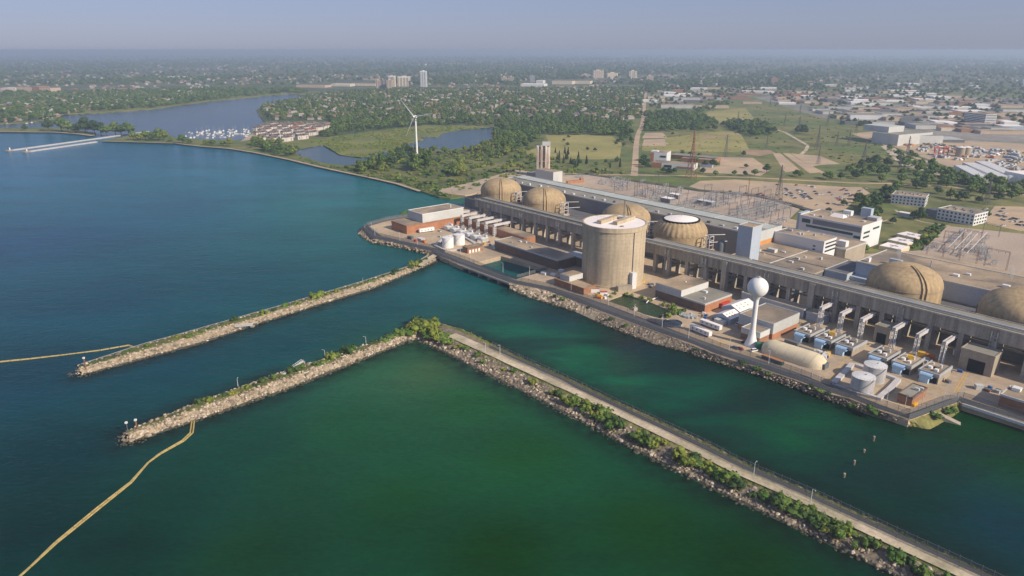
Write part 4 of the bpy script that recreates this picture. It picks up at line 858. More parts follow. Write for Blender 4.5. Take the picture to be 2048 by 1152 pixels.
def generator(u, label, yel):
    c = P2(u, -26); t = thing('standby_generator', label, 'generator', (c[0], c[1], YD), ANG, 'blue-ducted standby generators')
    MB().box(-5.6, -9.5, 0, 5.6, 10, 5.4).build('housing', 'concrete', t); MB().box(-5.2, -9.1, 5.4, 5.2, 9.6, 5.6).build('roof', 'roof_gravel', t)
    k = MB(); k.box(-5.9, -9.8, 4.6, 5.9, -9.1, 6.3); k.box(5.2, -9.1, 4.6, 5.9, 10, 6.3); k.box(-5.9, -9.1, 4.6, -5.3, 10, 6.1); k.build('parapet', 'steel', t)
    MB().box(-4.8, -9.9, .3, 5, -9.5, 3.6).build('front_opening', 'opening', t)
    k = MB(); k.box(-3.6, -12.8, 0, 1.4, -9.95, 4.0); 
    for i in range(6):
        a0, a1 = math.pi * i / 6, math.pi * (i + 1) / 6; r = 2.0
        k.add([(-3.9, -11 - r * math.cos(a), 4 + r * .9 * math.sin(a)) for a in (a0, a1)] + [(3.0, -11 - r * math.cos(a), 4 + r * .9 * math.sin(a)) for a in (a1, a0)], [(0, 1, 2, 3)])
    k.prism([(-3.9, -13), (3.0, -13), (3.0, -9.6), (-3.9, -9.6)], 3.7, 4.05); k.build('air_duct', 'blue_duct', t)
    MB().tube([(-2, -2, 5.6), (-2, -2, 7)], 1.3, 12).build('exhaust_hood', 'white_paint', t); MB().box(1, -5, 5.6, 3, -3, 7).build('fan_box', 'white_paint', t)
    MB().tube([(2, 3, 5.6), (2, 3, 7.6)], .7, 10).build('vent', 'steel_light', t); MB().tube([(-3, 5, 5.6), (-3, 5, 6.8)], .6, 10).build('vent', 'steel_light', t)
    MB().box(-3.6, -1, 5.6, .2, 1.6, 5.9).build('roof_opening', 'opening', t)
    if yel: MB().box(-1.5, 1.5, 5.6, 1.6, 3.6, 8, rot=.4).build('yellow_cover', 'yellow', t)
    return t
for i, (u, lb) in enumerate(UR): generator(u + 4.5, lb, i in (1, 4))
# ---- pump house, sheds, water tower
t = bld('pump_house', 'brick pump house with a raised grey roof beside the green settling pond', 293, -42, 46, 34, 7, 'brick_dark', 'roof_hall', 'cladding_light', wins=[('r', 21, 25, 0, 4, 'door', 'blue_paint'), ('r', 4, 7, 0, 3, 'door', 'opening')], units=2, seed=22)
MB().box(-23.2, -17.2, 7.1, 1.5, 17.1, 12).build('upper_storey', 'cladding_light', t); MB().box(-22.8, -16.8, 12, 1.1, 16.7, 12.3).build('upper_roof', 'roof_gravel', t); MB().lathe([(.6, 12.3), (.6, 13)], 10, (-9, 2)).build('roof_vent', 'white_paint', t)
MB().box(20.8, -16.9, -.5, 23.15, 16.9, 6.3).build('sun_toned_end', 'brick_orange', t)  # lighter brick colour paints the sunlight on this end wall
t = bld('brick_store', 'small brick store with a pale grey box on top, in front of the white-roofed cylinder', 219, -81, 34, 13, 5, 'brick', 'roof_gravel', 'brick'); MB().box(-14, -3, 5.1, -3, 12.5, 9.5).build('upper_box', 'cladding_light', t); MB().box(-13.6, -2.6, 9.5, -3.4, 12.1, 9.8).build('upper_roof', 'roof_gravel', t)
t = bld('workshop', 'grey-walled workshop on a brick base beside the water tower', 372, -49, 26, 33, 11, 'cladding_light', 'roof_gravel', 'cladding_light', brick=(4, 'brick_orange'))
t = bld('workshop_annex', 'small grey-topped brick annex between the water tower and the workshop', 382.5, -62, 14, 11.5, 7.5, 'cladding_light', 'roof_gravel', 'cladding_light', brick=(4, 'brick'))
bld('pump_gallery', 'long low pale building under the near duct behind the tents', 340, 4, 51, 9, 6.5, 'cladding_blue', 'yard', 'cladding_light'); bld('pump_gallery', 'short low pale building under the near duct by the first slanted gantry', 393, 4, 13, 9, 6, 'cladding_blue', 'yard', 'cladding_light')
x, y = g(1502, 690, YD); t = thing('water_tower', 'white spherical water tower on a slim flared stem', 'water tower', (x, y, YD))
MB().lathe([(4.6, -.3), (4.4, .4), (2.9, 4.5), (2.1, 8.5), (1.75, 12), (1.6, 20), (1.6, 31), (1.9, 33)], 40, cap=False).build('stem', 'white_paint', t, True)
rs, zc = 6.5, 40.2; MB().lathe([(1.7, 32), (2.6, 34)] + [(rs * math.cos(a), zc + rs * math.sin(a)) for a in np.linspace(-1.12, 1.5, 22)] + [(.05, zc + rs)], 48, cap=False).build('bowl', 'white_paint', t, True)
MB().tube([(0, 0, zc + rs - .2), (0, 0, zc + rs + .8)], .8, 10).build('hatch', 'steel', t); k = MB()
for i in range(10): a = i * .628; k.bar((1.6 * math.cos(a), 1.6 * math.sin(a), zc + rs - .3), (1.6 * math.cos(a), 1.6 * math.sin(a), zc + rs + 1), .08)
k.build('top_rail', 'steel', t)
def shed(name, label, u0, v0, w_, d_, eave, ridge, wall, roof, panel, grp=None, cat='tent'):
    c = P2(u0 + w_ / 2, v0 + d_ / 2); t = thing(name, label, cat, (c[0], c[1], YD), ANG, grp); x, y = w_ / 2, d_ / 2
    MB().add([(-x, -y, -.2), (x, -y, -.2), (x, y, -.2), (-x, y, -.2), (-x, -y, eave), (x, -y, eave), (x, y, eave), (-x, y, eave), (0, -y, ridge - .1), (0, y, ridge - .1)], [(0, 1, 5, 8, 4), (2, 3, 7, 9, 6), (1, 2, 6, 5), (3, 0, 4, 7)]).build('wall', wall, t)
    MB().add([(-x - .3, -y - .3, eave - .1), (0, -y - .3, ridge), (0, y + .3, ridge), (-x - .3, y + .3, eave - .1), (x + .3, -y - .3, eave - .1), (x + .3, y + .3, eave - .1)], [(0, 3, 2, 1), (4, 1, 2, 5)]).build('roof', roof, t)
    MB().box(-1.6, -y - .08, 0, 1.6, -y + .05, eave - .6).build('door', 'steel_dark', t); k = MB()
    for i in range(3):
        for jj in (0.3, .62): yy = -y + (i + .7) * 2 * y / 4.2; xx = x * jj; zz = ridge - (ridge - eave) * jj; k.box(xx - .5, yy - .35, zz - .1, xx + .5, yy + .35, zz + .25)
    if panel: k.build('roof_light', panel, t)
    return t
shed('tent_shed', 'larger white gabled tent shed with a red-marked roof near the water tower', 346, -31, 15.5, 22, 5, 8.4, 'cladding_blue', 'white_roof', 'brick_orange', 'white gabled tent sheds'); shed('tent_shed', 'smaller white gabled tent shed in front of its larger twin', 351, -47, 13, 14, 4, 6.8, 'cladding_blue', 'white_roof', 'brick_orange', 'white gabled tent sheds')
# beige inflated tent
c = g(1586, 716, YD); t = thing('fabric_shelter', 'long beige rounded fabric shelter beside the perimeter road', 'tent', (c[0], c[1], YD), ANG + math.radians(3)); k = MB(); n = 14; prof = []
xs_ = [-20, -19.4, -17.5, -14, -8, 0, 8, 13, 17, 19.6, 20.4]; sc_l = [.25, .6, .85, 1, 1, 1, 1, 1, .86, .55, .2]
vs = []
for x_, s_ in zip(xs_, sc_l):
    for i in range(n + 1):
        a = math.pi * i / n; vs.append((x_, -7.6 * s_ * math.cos(a), 7.6 * (s_ ** .7) * math.sin(a) ** .8 if 0 < i < n else -.2))
k.add(vs, [(i * (n + 1) + j, (i + 1) * (n + 1) + j, (i + 1) * (n + 1) + j + 1, i * (n + 1) + j + 1) for i in range(len(xs_) - 1) for j in range(n)]); k.build('fabric', 'tent', t, True)
MB().box(18.2, -3, -.2, 21.4, 3, 3.2).build('airlock', 'steel_dark', t); k = MB()
for x_ in (-14, -8, -2, 4, 10, 15): 
    for i in range(n): a, b2 = math.pi * i / n, math.pi * (i + 1) / n; k.bar((x_, -7.65 * math.cos(a), 7.65 * math.sin(a) ** .8), (x_, -7.65 * math.cos(b2), 7.65 * math.sin(b2) ** .8), .07)
k.build('seam', 'tent', t)
t = bld('brick_hut', 'small dark-roofed brick hut with yellow equipment beside the silver tanks', 489.5, -75, 7.5, 19, 5, 'brick', 'roof_hall', 'brick_dark', units=2, seed=2); MB().box(3.9, -9, 0, 5.2, -5, 1.6).build('yellow_bin', 'yellow', t)
t = bld('brick_hut', 'small brick hut with pale doors beside the white fuel tanks', 90, -81, 8, 18, 5, 'brick', 'roof_gravel', 'brick_dark', wins=[('r', 2 + 3.6 * i, 4 + 3.6 * i, 0, 3, 'door', 'white_paint') for i in range(4)])
t = bld('outfall_building', 'brown-roofed brick building over the outfall at the frame edge', 527, -38, 60, 16, 7, 'brick', 'roof_gravel', 'cladding_light'); MB().box(-28, 2, 7.2, -24, 6, 9).build('roof_unit', 'white_paint', t)
bld('gatehouse', 'small white building with a dark red roof near the first reactor', -116, 168, 17, 11, 5.5, 'cladding_white', 'rust', None)
bld('duct_portal', 'concrete portal block under the near duct right of the slanted gantries', 494, -1, 18, 13, 13, 'concrete', 'roof_hall', 'concrete', wins=[('f', 5, 14, 0, 8, 'gate_opening', 'opening')])
bld('duct_portal', 'concrete portal block under the near duct by the open slab', 442, 1, 10, 12, 11.5, 'concrete', 'roof_hall', 'concrete', wins=[('f', 2, 8, 0, 7, 'gate_opening', 'opening')])
# steel pipe racks beside the reactors
def rack(u, v, z, label):
    c = P2(u, v); t = thing('pipe_rack', label, 'pipe rack', (c[0], c[1], YD), ANG, 'white steel pipe racks'); k = MB()
    for sx in (-3, 3):
        for sy in (-3, 3): k.bar((sx, sy, 0), (sx, sy, z + 12), .5)
    for zz in (z, z + 4, z + 8, z + 12):
        for a in ((-3, -3, 3, -3), (3, -3, 3, 3), (3, 3, -3, 3), (-3, 3, -3, -3)): k.bar((a[0], a[1], zz), (a[2], a[3], zz), .4)
    k.bar((-3, 3, z + 12), (6, 16, z + 12), .5); k.bar((3, -3, z + 7), (10, 14, z + 7), .5); k.build('frame', 'steel_light', t)
    MB().box(-4.5, -4.5, 0, 4, 4.5, z).build('base_block', 'concrete', t)
    k = MB(); 
    for i in range(5): k.tube([(-2 + i, 2, z), (-2 + i, 2, z + 8 + i % 2)], .35, 8)
    k.build('pipe', 'rust', t)
for u, lb in ((-2, 'first white pipe rack, between the two farthest domes'), (77, 'white pipe rack beside the second dome'), (196, 'white pipe rack beside the white-roofed cylinder'), (264, 'white pipe rack between the ribbed reactor and the grey tower')): rack(u, 66, 14, lb)
t = thing('process_vessel', 'dark upright vessel beside the tall grey tower', 'tank', (*P2(288, 50), YD + 14.1)); MB().lathe([(3.8, 0), (3.8, 13), (2.5, 15), (.1, 15.6)], 24).build('shell', 'steel_dark', t, True); MB().tube([(0, 0, 15), (0, 0, 17)], .5).build('nozzle', 'steel_dark', t)

# roof details
aux = next(o for o in COL.objects if o.get('label', '').startswith('low wide brown roof'))
MB().box(-2, -47.5, 14.2, -1.2, 47.5, 14.5).build('roof_seam', 'steel_light', aux); MB().box(-36.5, 10, 14.2, 36.5, 10.8, 14.45).build('roof_seam', 'roof_dark', aux)
k = MB(); k.tube([(-33, -40, 15.2), (-18, -40, 15.2), (-18, -30, 15.2), (-8, -30, 15.2)], .5, 8); k.tube([(-33, -37.5, 15.2), (-15.5, -37.5, 15.2)], .5, 8)
for x_, y_ in ((-30, -40), (-24, -40), (-18, -34), (-10, -30), (-27, -37.5)): k.bar((x_, y_, 14), (x_, y_, 15), .4)
k.build('roof_pipe', 'steel_light', aux)
for x_, y_, w_, d_, h_ in ((-20, 20, 8, 5, 3), (-28, 12, 3, 3, 2), (12, -30, 4, 3, 2.4), (25, -10, 3, 2.4, 1.8), (20, 30, 2, 2, 2.2)): MB().box(x_ - w_ / 2, y_ - d_ / 2, 14.1, x_ + w_ / 2, y_ + d_ / 2, 14.1 + h_).build('roof_unit', 'cladding_light', aux)
# steam from two roof vents of the near hall
sm_ = bpy.data.materials.new('steam_air'); sm_.use_nodes = True; n_ = sm_.node_tree; n_.nodes.clear(); o_ = n_.nodes.new('ShaderNodeOutputMaterial'); v_ = n_.nodes.new('ShaderNodeVolumePrincipled'); v_.inputs['Density'].default_value = .16; v_.inputs['Color'].default_value = (1, 1, 1, 1); n_.links.new(v_.outputs[0], o_.inputs['Volume']); MATS['steam_air'] = sm_
for (x_, y_), lb in (((g(1799, 520, YD + 28)), 'thin white steam wisp over the roof behind the nearer dome'), ((g(2024, 558, YD + 28)), 'white steam plume over the roof at the frame edge')):
    k = MB(); k.lathe([(.3, 0), (1.0, 2.5), (1.5, 5), (1.9, 8), (1.3, 10.5), (.2, 12)], 14); o = k.build('steam', 'steam_air', None, True); o.location = (x_, y_, YD + 27); o.rotation_euler = (0.1, -.25, 0); tag(o, lb, 'steam', kind='stuff')
# ================================================================== fences, lamps, vehicles and small things of the yard
m = bpy.data.materials.new('chain_link'); m.use_nodes = True; MATS['chain_link'] = m; n = m.node_tree
b = n.nodes['Principled BSDF']; b.inputs['Base Color'].default_value = (0.20, 0.21, 0.23, 1); b.inputs['Metallic'].default_value = 0.3; b.inputs['Roughness'].default_value = 0.6; b.inputs['Alpha'].default_value = 0.42
def fence(label, pts, h, z, step, closed=None):
    """chain-link fence along a world polyline"""
    pts = resample(pts, step); c = pts[len(pts) // 2]; t = thing('chain_link_fence', label, 'fence', (c[0], c[1], z)); k = MB(); rail = MB()
    q = [(x - c[0], y - c[1]) for x, y in pts]
    for a, b2 in zip(q, q[1:]):
        k.add([(a[0], a[1], 0), (b2[0], b2[1], 0), (b2[0], b2[1], h), (a[0], a[1], h)], [(0, 1, 2, 3)]); rail.bar((a[0], a[1], h), (b2[0], b2[1], h), .12); rail.bar((a[0], a[1], h * .5), (b2[0], b2[1], h * .5), .06)
    k.build('fence_mesh', 'chain_link', t); rail.build('rail', 'steel_dark', t)
    pm = MB().bar((0, 0, -.6), (0, 0, h + .5), .16).mesh('post', 'steel_dark')
    for x, y in q[:100]:
        o = bpy.data.objects.new('post', pm); COL.objects.link(o); o.parent = t; o.location = (x, y, 0)
    return t
fo = [g(a, b2, YZ) for a, b2 in FENCE_OUT]; fi = [g(a, b2, YZ) for a, b2 in ROAD_IN]
def shift(A, B, t): return [lerp2(a, c, t) for a, c in zip(A, B)]
fence('outer chain-link fence along the water side of the perimeter road', shift(fo, fi, .06), 3.2, YZ, 7.0)
fence('inner chain-link fence along the yard side of the perimeter road', shift(fo, fi, .88), 3.2, YZ, 7.0)
fence('chain-link fence along the channel side of the gravel causeway road', [lerp2(a, c, .17) for a, c in zip(ca, cb)][10:], 2.8, 3.1, 5.0)
fence('second chain-link fence, between the dark strip and the gravel causeway road', [lerp2(a, c, .315) for a, c in zip(ca, cb)][10:], 2.8, 3.2, 5.0)
fence('short chain-link fence on the bank beside the forebay', [g(a, b2, YZ) for a, b2 in [(1034, 556), (1083, 542.5), (1096, 537.5)]], 2.8, YZ, 6.0)
fence('chain-link fence round the switchyard behind the far turbine hall', [g(a, b2, YZ) for a, b2 in [(1180, 351), (1395, 382), (1513, 392), (1606, 416)]], 2.8, YZ, 12.0)
# bridge piers under the perimeter road over the forebay mouth
x0, y0 = g(921, 531, YZ); x1, y1 = g(1018, 566, YZ); t = thing('bridge', 'low bridge carrying the perimeter road over the forebay mouth', 'bridge', ((x0 + x1) / 2, (y0 + y1) / 2, 0)); L_ = math.hypot(x1 - x0, y1 - y0); aa = math.atan2(y1 - y0, x1 - x0); t.rotation_euler = (0, 0, aa)
MB().box(-L_ / 2 - 2, -1, YZ - 1.1, L_ / 2 + 2, 10.5, YZ + .2).build('deck', 'concrete', t); MB().box(-L_ / 2 - 2, -1.5, YZ - .8, L_ / 2 + 2, -1.0, YZ + .7).build('edge_beam', 'pier_concrete', t)
for i in range(4): MB().box(-L_ / 2 + (i + 1) * L_ / 5 - .7, -.6, -3, -L_ / 2 + (i + 1) * L_ / 5 + .7, 10, YZ - 1.1).build('bridge_pier', 'concrete', t)
x0, y0 = g(1926, 808, YZ); x1, y1 = g(2170, 888, YZ); t = thing('bridge', 'bridge carrying the perimeter road across the outfall at the frame edge', 'bridge', ((x0 + x1) / 2, (y0 + y1) / 2, 0)); L_ = math.hypot(x1 - x0, y1 - y0); t.rotation_euler = (0, 0, math.atan2(y1 - y0, x1 - x0))
MB().box(-L_ / 2, -.8, YZ - 1.2, L_ / 2, 7, YZ + .2).build('deck', 'concrete', t); MB().box(-L_ / 2, -1.3, YZ - .8, L_ / 2, -.8, YZ + .8).build('edge_beam', 'steel_light', t)
x0, y0 = g(1868, 822, YZ); t = thing('boat_ramp', 'small dark concrete ramp down the planted bank by the outfall', 'ramp', (x0, y0, 0), ANG + 1.9); MB().add([(-2, 0, YZ), (2, 0, YZ), (2, -13, 0), (-2, -13, 0), (-2, 0, -2), (2, 0, -2), (2, -13, -2), (-2, -13, -2)], [(0, 3, 2, 1), (0, 1, 5, 4), (1, 2, 6, 5), (2, 3, 7, 6), (3, 0, 4, 7)]).build('ramp_slab', 'concrete', t)
# lamp posts
def lamp(px, py, label, h=9.0, z=None):
    z = YZ if z is None else z; x, y = g(px, py, z); t = thing('lamp_post', label, 'street lamp', (x, y, z), random.uniform(0, 6), 'lamp posts along the perimeter road')
    MB().tube([(0, 0, -.3), (0, 0, h)], (.16, .10), 6).build('pole', 'steel_light', t); MB().bar((0, 0, h), (1.5, 0, h + .2), .1).build('arm', 'steel_light', t); MB().box(1.1, -.2, h + .05, 1.8, .2, h + .25).build('lamp_head', 'steel', t)
lamps = [(744, 462, 'at the bend of the point'), (750, 472, 'on the point by the brick wall'), (800, 482, 'before the white fuel tanks'), (835, 490, 'in front of the white fuel tanks'), (921, 508, 'by the forebay corner'), (941, 523, 'at the forebay bridge end'), (1006, 546, 'on the forebay bridge'), (1059, 552, 'on the bank beside the forebay'), (1142, 583, 'before the small brick store'), (1216, 612, 'by the green pond corner'), (1268, 634, 'beside the green pond'), (1324, 655, 'at the round basin'), (1377, 677, 'in front of the white trailers'), (1458, 702, 'left of the water tower foot'), (1537, 728, 'in front of the beige shelter'), (1623, 758, 'at the end of the beige shelter'), (1637, 762, 'before the white containment wall'), (1772, 810, 'below the silver tanks'), (1808, 822, 'in front of the brick hut'), (1842, 815, 'right of the brick hut'), (1888, 795, 'near the yellow road lines')]
for a, b2, w_ in lamps: lamp(a, b2, 'slim grey lamp post ' + w_)
for i, (a, b2, w_) in enumerate([(1505, 1000, 'nearest the frame corner'), (1620, 1012, 'by the bend of the bushes')]): pass
for i, (a, b2) in enumerate([(971, 696), (1000, 700), (1507, 942), (1621, 996)]): lamp(a, b2 + 10, 'grey lamp post on the causeway, ' + ORD[i] + ' from the corner', 7.0, 3.2)
for i, (a, b2) in enumerate([(437, 660), (726, 566), (476, 775 - 5), (650, 711), (732, 684), (820, 655)]): lamp(a, b2 + 2, 'thin lamp post on the ' + ('long' if i < 2 else 'nearer') + ' breakwater, ' + ORD[i if i < 2 else i - 2] + ' from its tip', 4.5, 2.8)
# containers, trailers, skips
def container(name, label, px, py, l, w_, h, mt, cat, rot=0.0, roof=None, grp=None, wheels=False):
    x, y = g(px, py, YD); t = thing(name, label, cat, (x, y, YD), ANG + rot, grp); zb = .9 if wheels else 0.05
    MB().box(-l / 2, -w_ / 2, zb, l / 2, w_ / 2, zb + h).build('body', mt, t); MB().box(-l / 2 - .05, -w_ / 2 - .05, zb + h, l / 2 + .05, w_ / 2 + .05, zb + h + .1).build('roof', roof or mt, t)
    k = MB()
    if wheels:
        for sx in (-l * .36, l * .3, l * .38):
            w2 = MB(); w2.tube([(sx, -w_ / 2 - .05, .5), (sx, w_ / 2 + .05, .5)], .5, 10); w2.build('wheel', 'tyre', t)
        for i in range(4): MB().box(-l * .38 + i * l * .22, -w_ / 2 - .06, zb + 1.2, -l * .38 + i * l * .22 + 1.1, -w_ / 2 + .03, zb + 2.1).build('window', 'glass_dark', t)
    else:
        MB().box(l / 2 - .03, -w_ / 2 + .2, .2, l / 2 + .06, w_ / 2 - .2, h - .1).build('door', mt, t)
    return t
H2 = math.pi / 2
container('site_trailer', 'white site trailer nearer the tent sheds', 1421, 655, 17, 3.2, 3.0, 'cladding_white', 'trailer', -.05, 'white_roof', None, True); container('site_trailer', 'white site trailer nearer the perimeter road', 1401, 667, 17, 3.2, 3.0, 'cladding_white', 'trailer', -.1, 'white_roof', None, True)
container('semi_trailer', 'long white trailer parked along the brick screenhouse', 853, 464, 17.5, 3, 3.4, 'white_paint', 'trailer', H2 - .1, 'white_roof', None, True)
container('semi_trailer', 'white trailer in the shade under the near duct', 1925, 716, 11, 2.8, 3.2, 'white_paint', 'trailer', .05, 'white_roof', None, True)
container('shipping_container', 'big red container beside the pump house', 1447, 613, 4.5, 11, 3.6, 'red', 'container', .05); container('shipping_container', 'dark red container behind the larger tent shed', 1497, 640, 3, 9, 2.2, 'red', 'container', .05)
container('shipping_container', 'white container with a red lid by the vacuum cylinder foot', 1188, 584, 8, 3.4, 3, 'cladding_white', 'container', .9, 'brick_orange'); container('shipping_container', 'small white and red container at the pond corner', 1207, 590, 6, 3, 2.6, 'cladding_white', 'container', .9, 'red'); container('skip', 'orange skip at the pond corner', 1198, 597, 4.5, 2.6, 1.8, 'orange', 'skip', .3)
container('shipping_container', 'dark container on the far yard by the brick wall', 821, 478, 7, 3, 2.8, 'steel_dark', 'container', .1); container('shipping_container', 'grey container on the far yard beside the dark one', 842, 482, 7, 5, 3, 'steel', 'container', .1, 'steel_light'); container('skip', 'orange skip on the far yard', 848, 485, 5, 2.6, 2, 'orange', 'skip', .1); container('skip', 'red skip on the far yard', 831, 483, 3, 2.2, 2, 'red', 'skip', .1)
container('skip', 'long green and red skip in front of the beige shelter', 1545, 723, 14, 2.8, 2.4, 'dark_green', 'skip', -.02, 'brick_orange'); container('tank_box', 'bright green box tank behind the water tower foot', 1520, 697, 5, 4, 4, 'green_paint', 'container', .6)
container('equipment_box', 'white box on the slab by the outfall', 1957, 778, 4, 3, 2.6, 'cladding_light', 'container', .7); container('shipping_container', 'yellow container behind the last blue-ducted generator', 1842, 713, 4, 3, 3, 'yellow', 'container', .3); container('shipping_container', 'orange container behind the last blue-ducted generator', 1860, 717, 5, 3, 2.6, 'orange', 'container', .3)
container('equipment_box', 'grey hut between the trailers and the smaller tent shed', 1440, 647, 8, 4, 2.8, 'cladding_light', 'container', 0)
container('shipping_container', 'dark container behind the beige shelter', 1583, 689, 9, 3, 2.4, 'steel_dark', 'container', .02); container('equipment_box', 'low dark stack of pipes behind the beige shelter', 1617, 703, 14, 4, 1.2, 'steel_dark', 'equipment', .02); container('equipment_box', 'curved grey panel stack at the end of the beige shelter', 1650, 713, 3, 9, 1.6, 'steel_light', 'equipment', .2)
container('shipping_container', 'white crate on the bank beside the forebay', 1088, 549, 5, 3.2, 2, 'cladding_white', 'container', .1); container('shipping_container', 'second white crate on the bank beside the forebay', 1107, 551, 5, 3, 1.8, 'cladding_white', 'container', .1)
container('shipping_container', 'pale crate in the shade before the dark intake building', 1123, 544, 5, 3.2, 2.2, 'steel_light', 'container', .1); container('skip', 'small red skip in the shade of the white-roofed cylinder', 1153, 547, 4, 2.4, 1.8, 'red', 'skip', .1)
for a, b2, l, w_, mt, lb in ((1335, 404, 16, 11, 'cladding_grey', 'white-roofed relay building in the switchyard'), (1350, 396, 17, 9, 'cladding_grey', 'grey-roofed relay building beside the white-roofed one'), (1412, 410, 22, 10, 'cladding_grey', 'pale-roofed relay building nearest the turbine hall')): container('relay_building', lb, a, b2, l, w_, 5.5, mt, 'building', 0, 'white_roof' if 'white' in lb else 'steel_light')
x, y = g(1150, 366, YD); t = thing('ramp_wall', 'orange brick retaining wall at the far end of the switchyard', 'wall', (x, y, YD), .5); MB().prism([(-14, -2), (14, -2), (14, 2), (-14, 2)], -.3, 4).build('wall', 'brick_orange', t); MB().box(9, -2.2, 4, 14, 2.2, 6).build('upper_wall', 'brick_orange', t)
# round basin and pond outlet
x, y = g(1345, 647, YD); t = thing('round_basin', 'round sunken basin beside the green settling pond', 'basin', (x, y, YD)); MB().lathe([(7.4, 0), (7.4, .9), (6.8, .9), (6.8, 0)], 36, cap=False).build('rim', 'pier_concrete', t); MB().lathe([(6.8, .0), (6.8, .35)], 36).build('water', 'glass_dark', t)
x, y = g(1296, 604, YD); t = thing('discharge_pipe', 'white pipe reaching over the green settling pond', 'pipe', (x, y, YD)); p0 = (5, 7, .8); MB().tube([(9, 8, 1.0), (0, 0, 1.0), (-1.5, -1.2, -.4)], .45, 8).build('pipe', 'white_paint', t); MB().bar((5, 4.5, -1), (5, 4.5, 1), .3).build('support', 'steel', t)
x, y = g(1270, 620, YD); t = thing('pond_valve', 'pale concrete valve block on the pond edge', 'valve', (x, y, YD), .4); MB().box(-1.6, -1, -.3, 1.6, 1, 2).build('block', 'pier_concrete', t); MB().tube([(0, 0, 2), (0, 0, 3)], .5).build('wheel', 'steel', t)
# yard road lines
def line(px, w_, name='painted_line'):
    o = strip(name, [g(a, b2, YZ) for a, b2 in px], w_, YZ + .06, 'yellow')
for L2 in ([(1432, 690), (1466, 668)], [(1437, 692), (1471, 671)], [(1640, 700), (1760, 744), (1890, 787)], [(1642, 697), (1762, 741), (1893, 783)], [(1908, 784), (1932, 742)], [(1913, 786), (1937, 744)], [(1640, 745), (1655, 763), (1690, 718)], [(1570, 676), (1578, 668), (1612, 640)], [(1575, 680), (1640, 699)]): line(L2, .35)
# vehicles
CARC = {'white': (0.72, 0.72, 0.72), 'silver': (0.42, 0.43, 0.45), 'dark': (0.025, 0.027, 0.032), 'blue': (0.03, 0.06, 0.16), 'red': (0.32, 0.025, 0.025), 'grey': (0.13, 0.135, 0.14)}
for k_, v_ in CARC.items():
    mm_ = bpy.data.materials.new('car_' + k_); mm_.use_nodes = True; bb = mm_.node_tree.nodes['Principled BSDF']; bb.inputs['Base Color'].default_value = (*v_, 1); bb.inputs['Roughness'].default_value = .35; bb.inputs['Coat Weight'].default_value = .6; MATS['car_' + k_] = mm_
def car_mesh(col, van):
    k = MB(); h1, h2 = (.95, 1.75) if not van else (1.2, 2.2)
    k.box(-2.25, -.9, .35, 2.25, .9, h1); x0, x1 = (-1.7, 1.0) if not van else (-2.2, 1.2)
    k.add([(x0, -.85, h1), (x1 + .6, -.85, h1), (x1 + .6, .85, h1), (x0, .85, h1), (x0 + .5, -.7, h2 - .25), (x1 - .1, -.7, h2 - .25), (x1 - .1, .7, h2 - .25), (x0 + .5, .7, h2 - .25)], [(0, 1, 5, 4), (1, 2, 6, 5), (2, 3, 7, 6), (3, 0, 4, 7)], 1)
    k.box(x0 + .45, -.72, h2 - .25, x1 - .05, .72, h2 - .15, 0)
    for sx in (-1.4, 1.4):
        for sy in (-.88, .7): k.tube([(sx, sy, .33), (sx, sy + .18, .33)], .33, 8, 2)
    return k.mesh('car', ['car_' + col, 'glass_dark', 'tyre'])
CM = {}
def car(px, py, col, label, rot=None, grp='cars in the station parking lots', van=False, z=None):
    zz = LZ + .14 if z is None else z; x, y = g(px, py, zz); key = (col, van)
    if key not in CM: CM[key] = car_mesh(col, van)
    o = bpy.data.objects.new('delivery_van' if van else 'parked_car', CM[key]); COL.objects.link(o); o.location = (x, y, zz); o.rotation_euler = (0, 0, (ANG if rot is None else rot) + random.uniform(-.04, .04)); o.scale = (1.06, 1.06, 1.06)
    return tag(o, label, 'van' if van else 'car', grp)
def c7(x, y): return 1400 + x / 4.966, 300 + y / 4.966
def c8(x, y): return 1636 + x / 4.966, 300 + y / 4.966
for nm, pts in (('row of cars behind the pylon', [(850, 386, 'blue'), (863, 400, 'dark'), (878, 412, 'white'), (892, 424, 'grey'), (906, 437, 'dark'), (845, 432, 'white'), (858, 446, 'dark'), (874, 456, 'silver'), (912, 458, 'blue'), (927, 470, 'white'), (943, 480, 'dark')]),
                ('crowded double row of cars', [(968, 402, 'dark'), (984, 414, 'white'), (1000, 400, 'silver'), (1014, 412, 'grey'), (1029, 425, 'white'), (1044, 438, 'dark'), (988, 432, 'white'), (1003, 446, 'dark'), (1018, 460, 'blue'), (1034, 474, 'blue'), (1050, 486, 'white'), (1058, 451, 'silver'), (1072, 464, 'dark'), (1088, 477, 'grey'), (1103, 489, 'dark')])):
    for i, (x, y, c_) in enumerate(pts): car(*c7(x, y), c_, ('silver-grey' if c_ == 'silver' else c_) + ' car, ' + ORD[i] + ' counted from the far end of the ' + nm, .35)
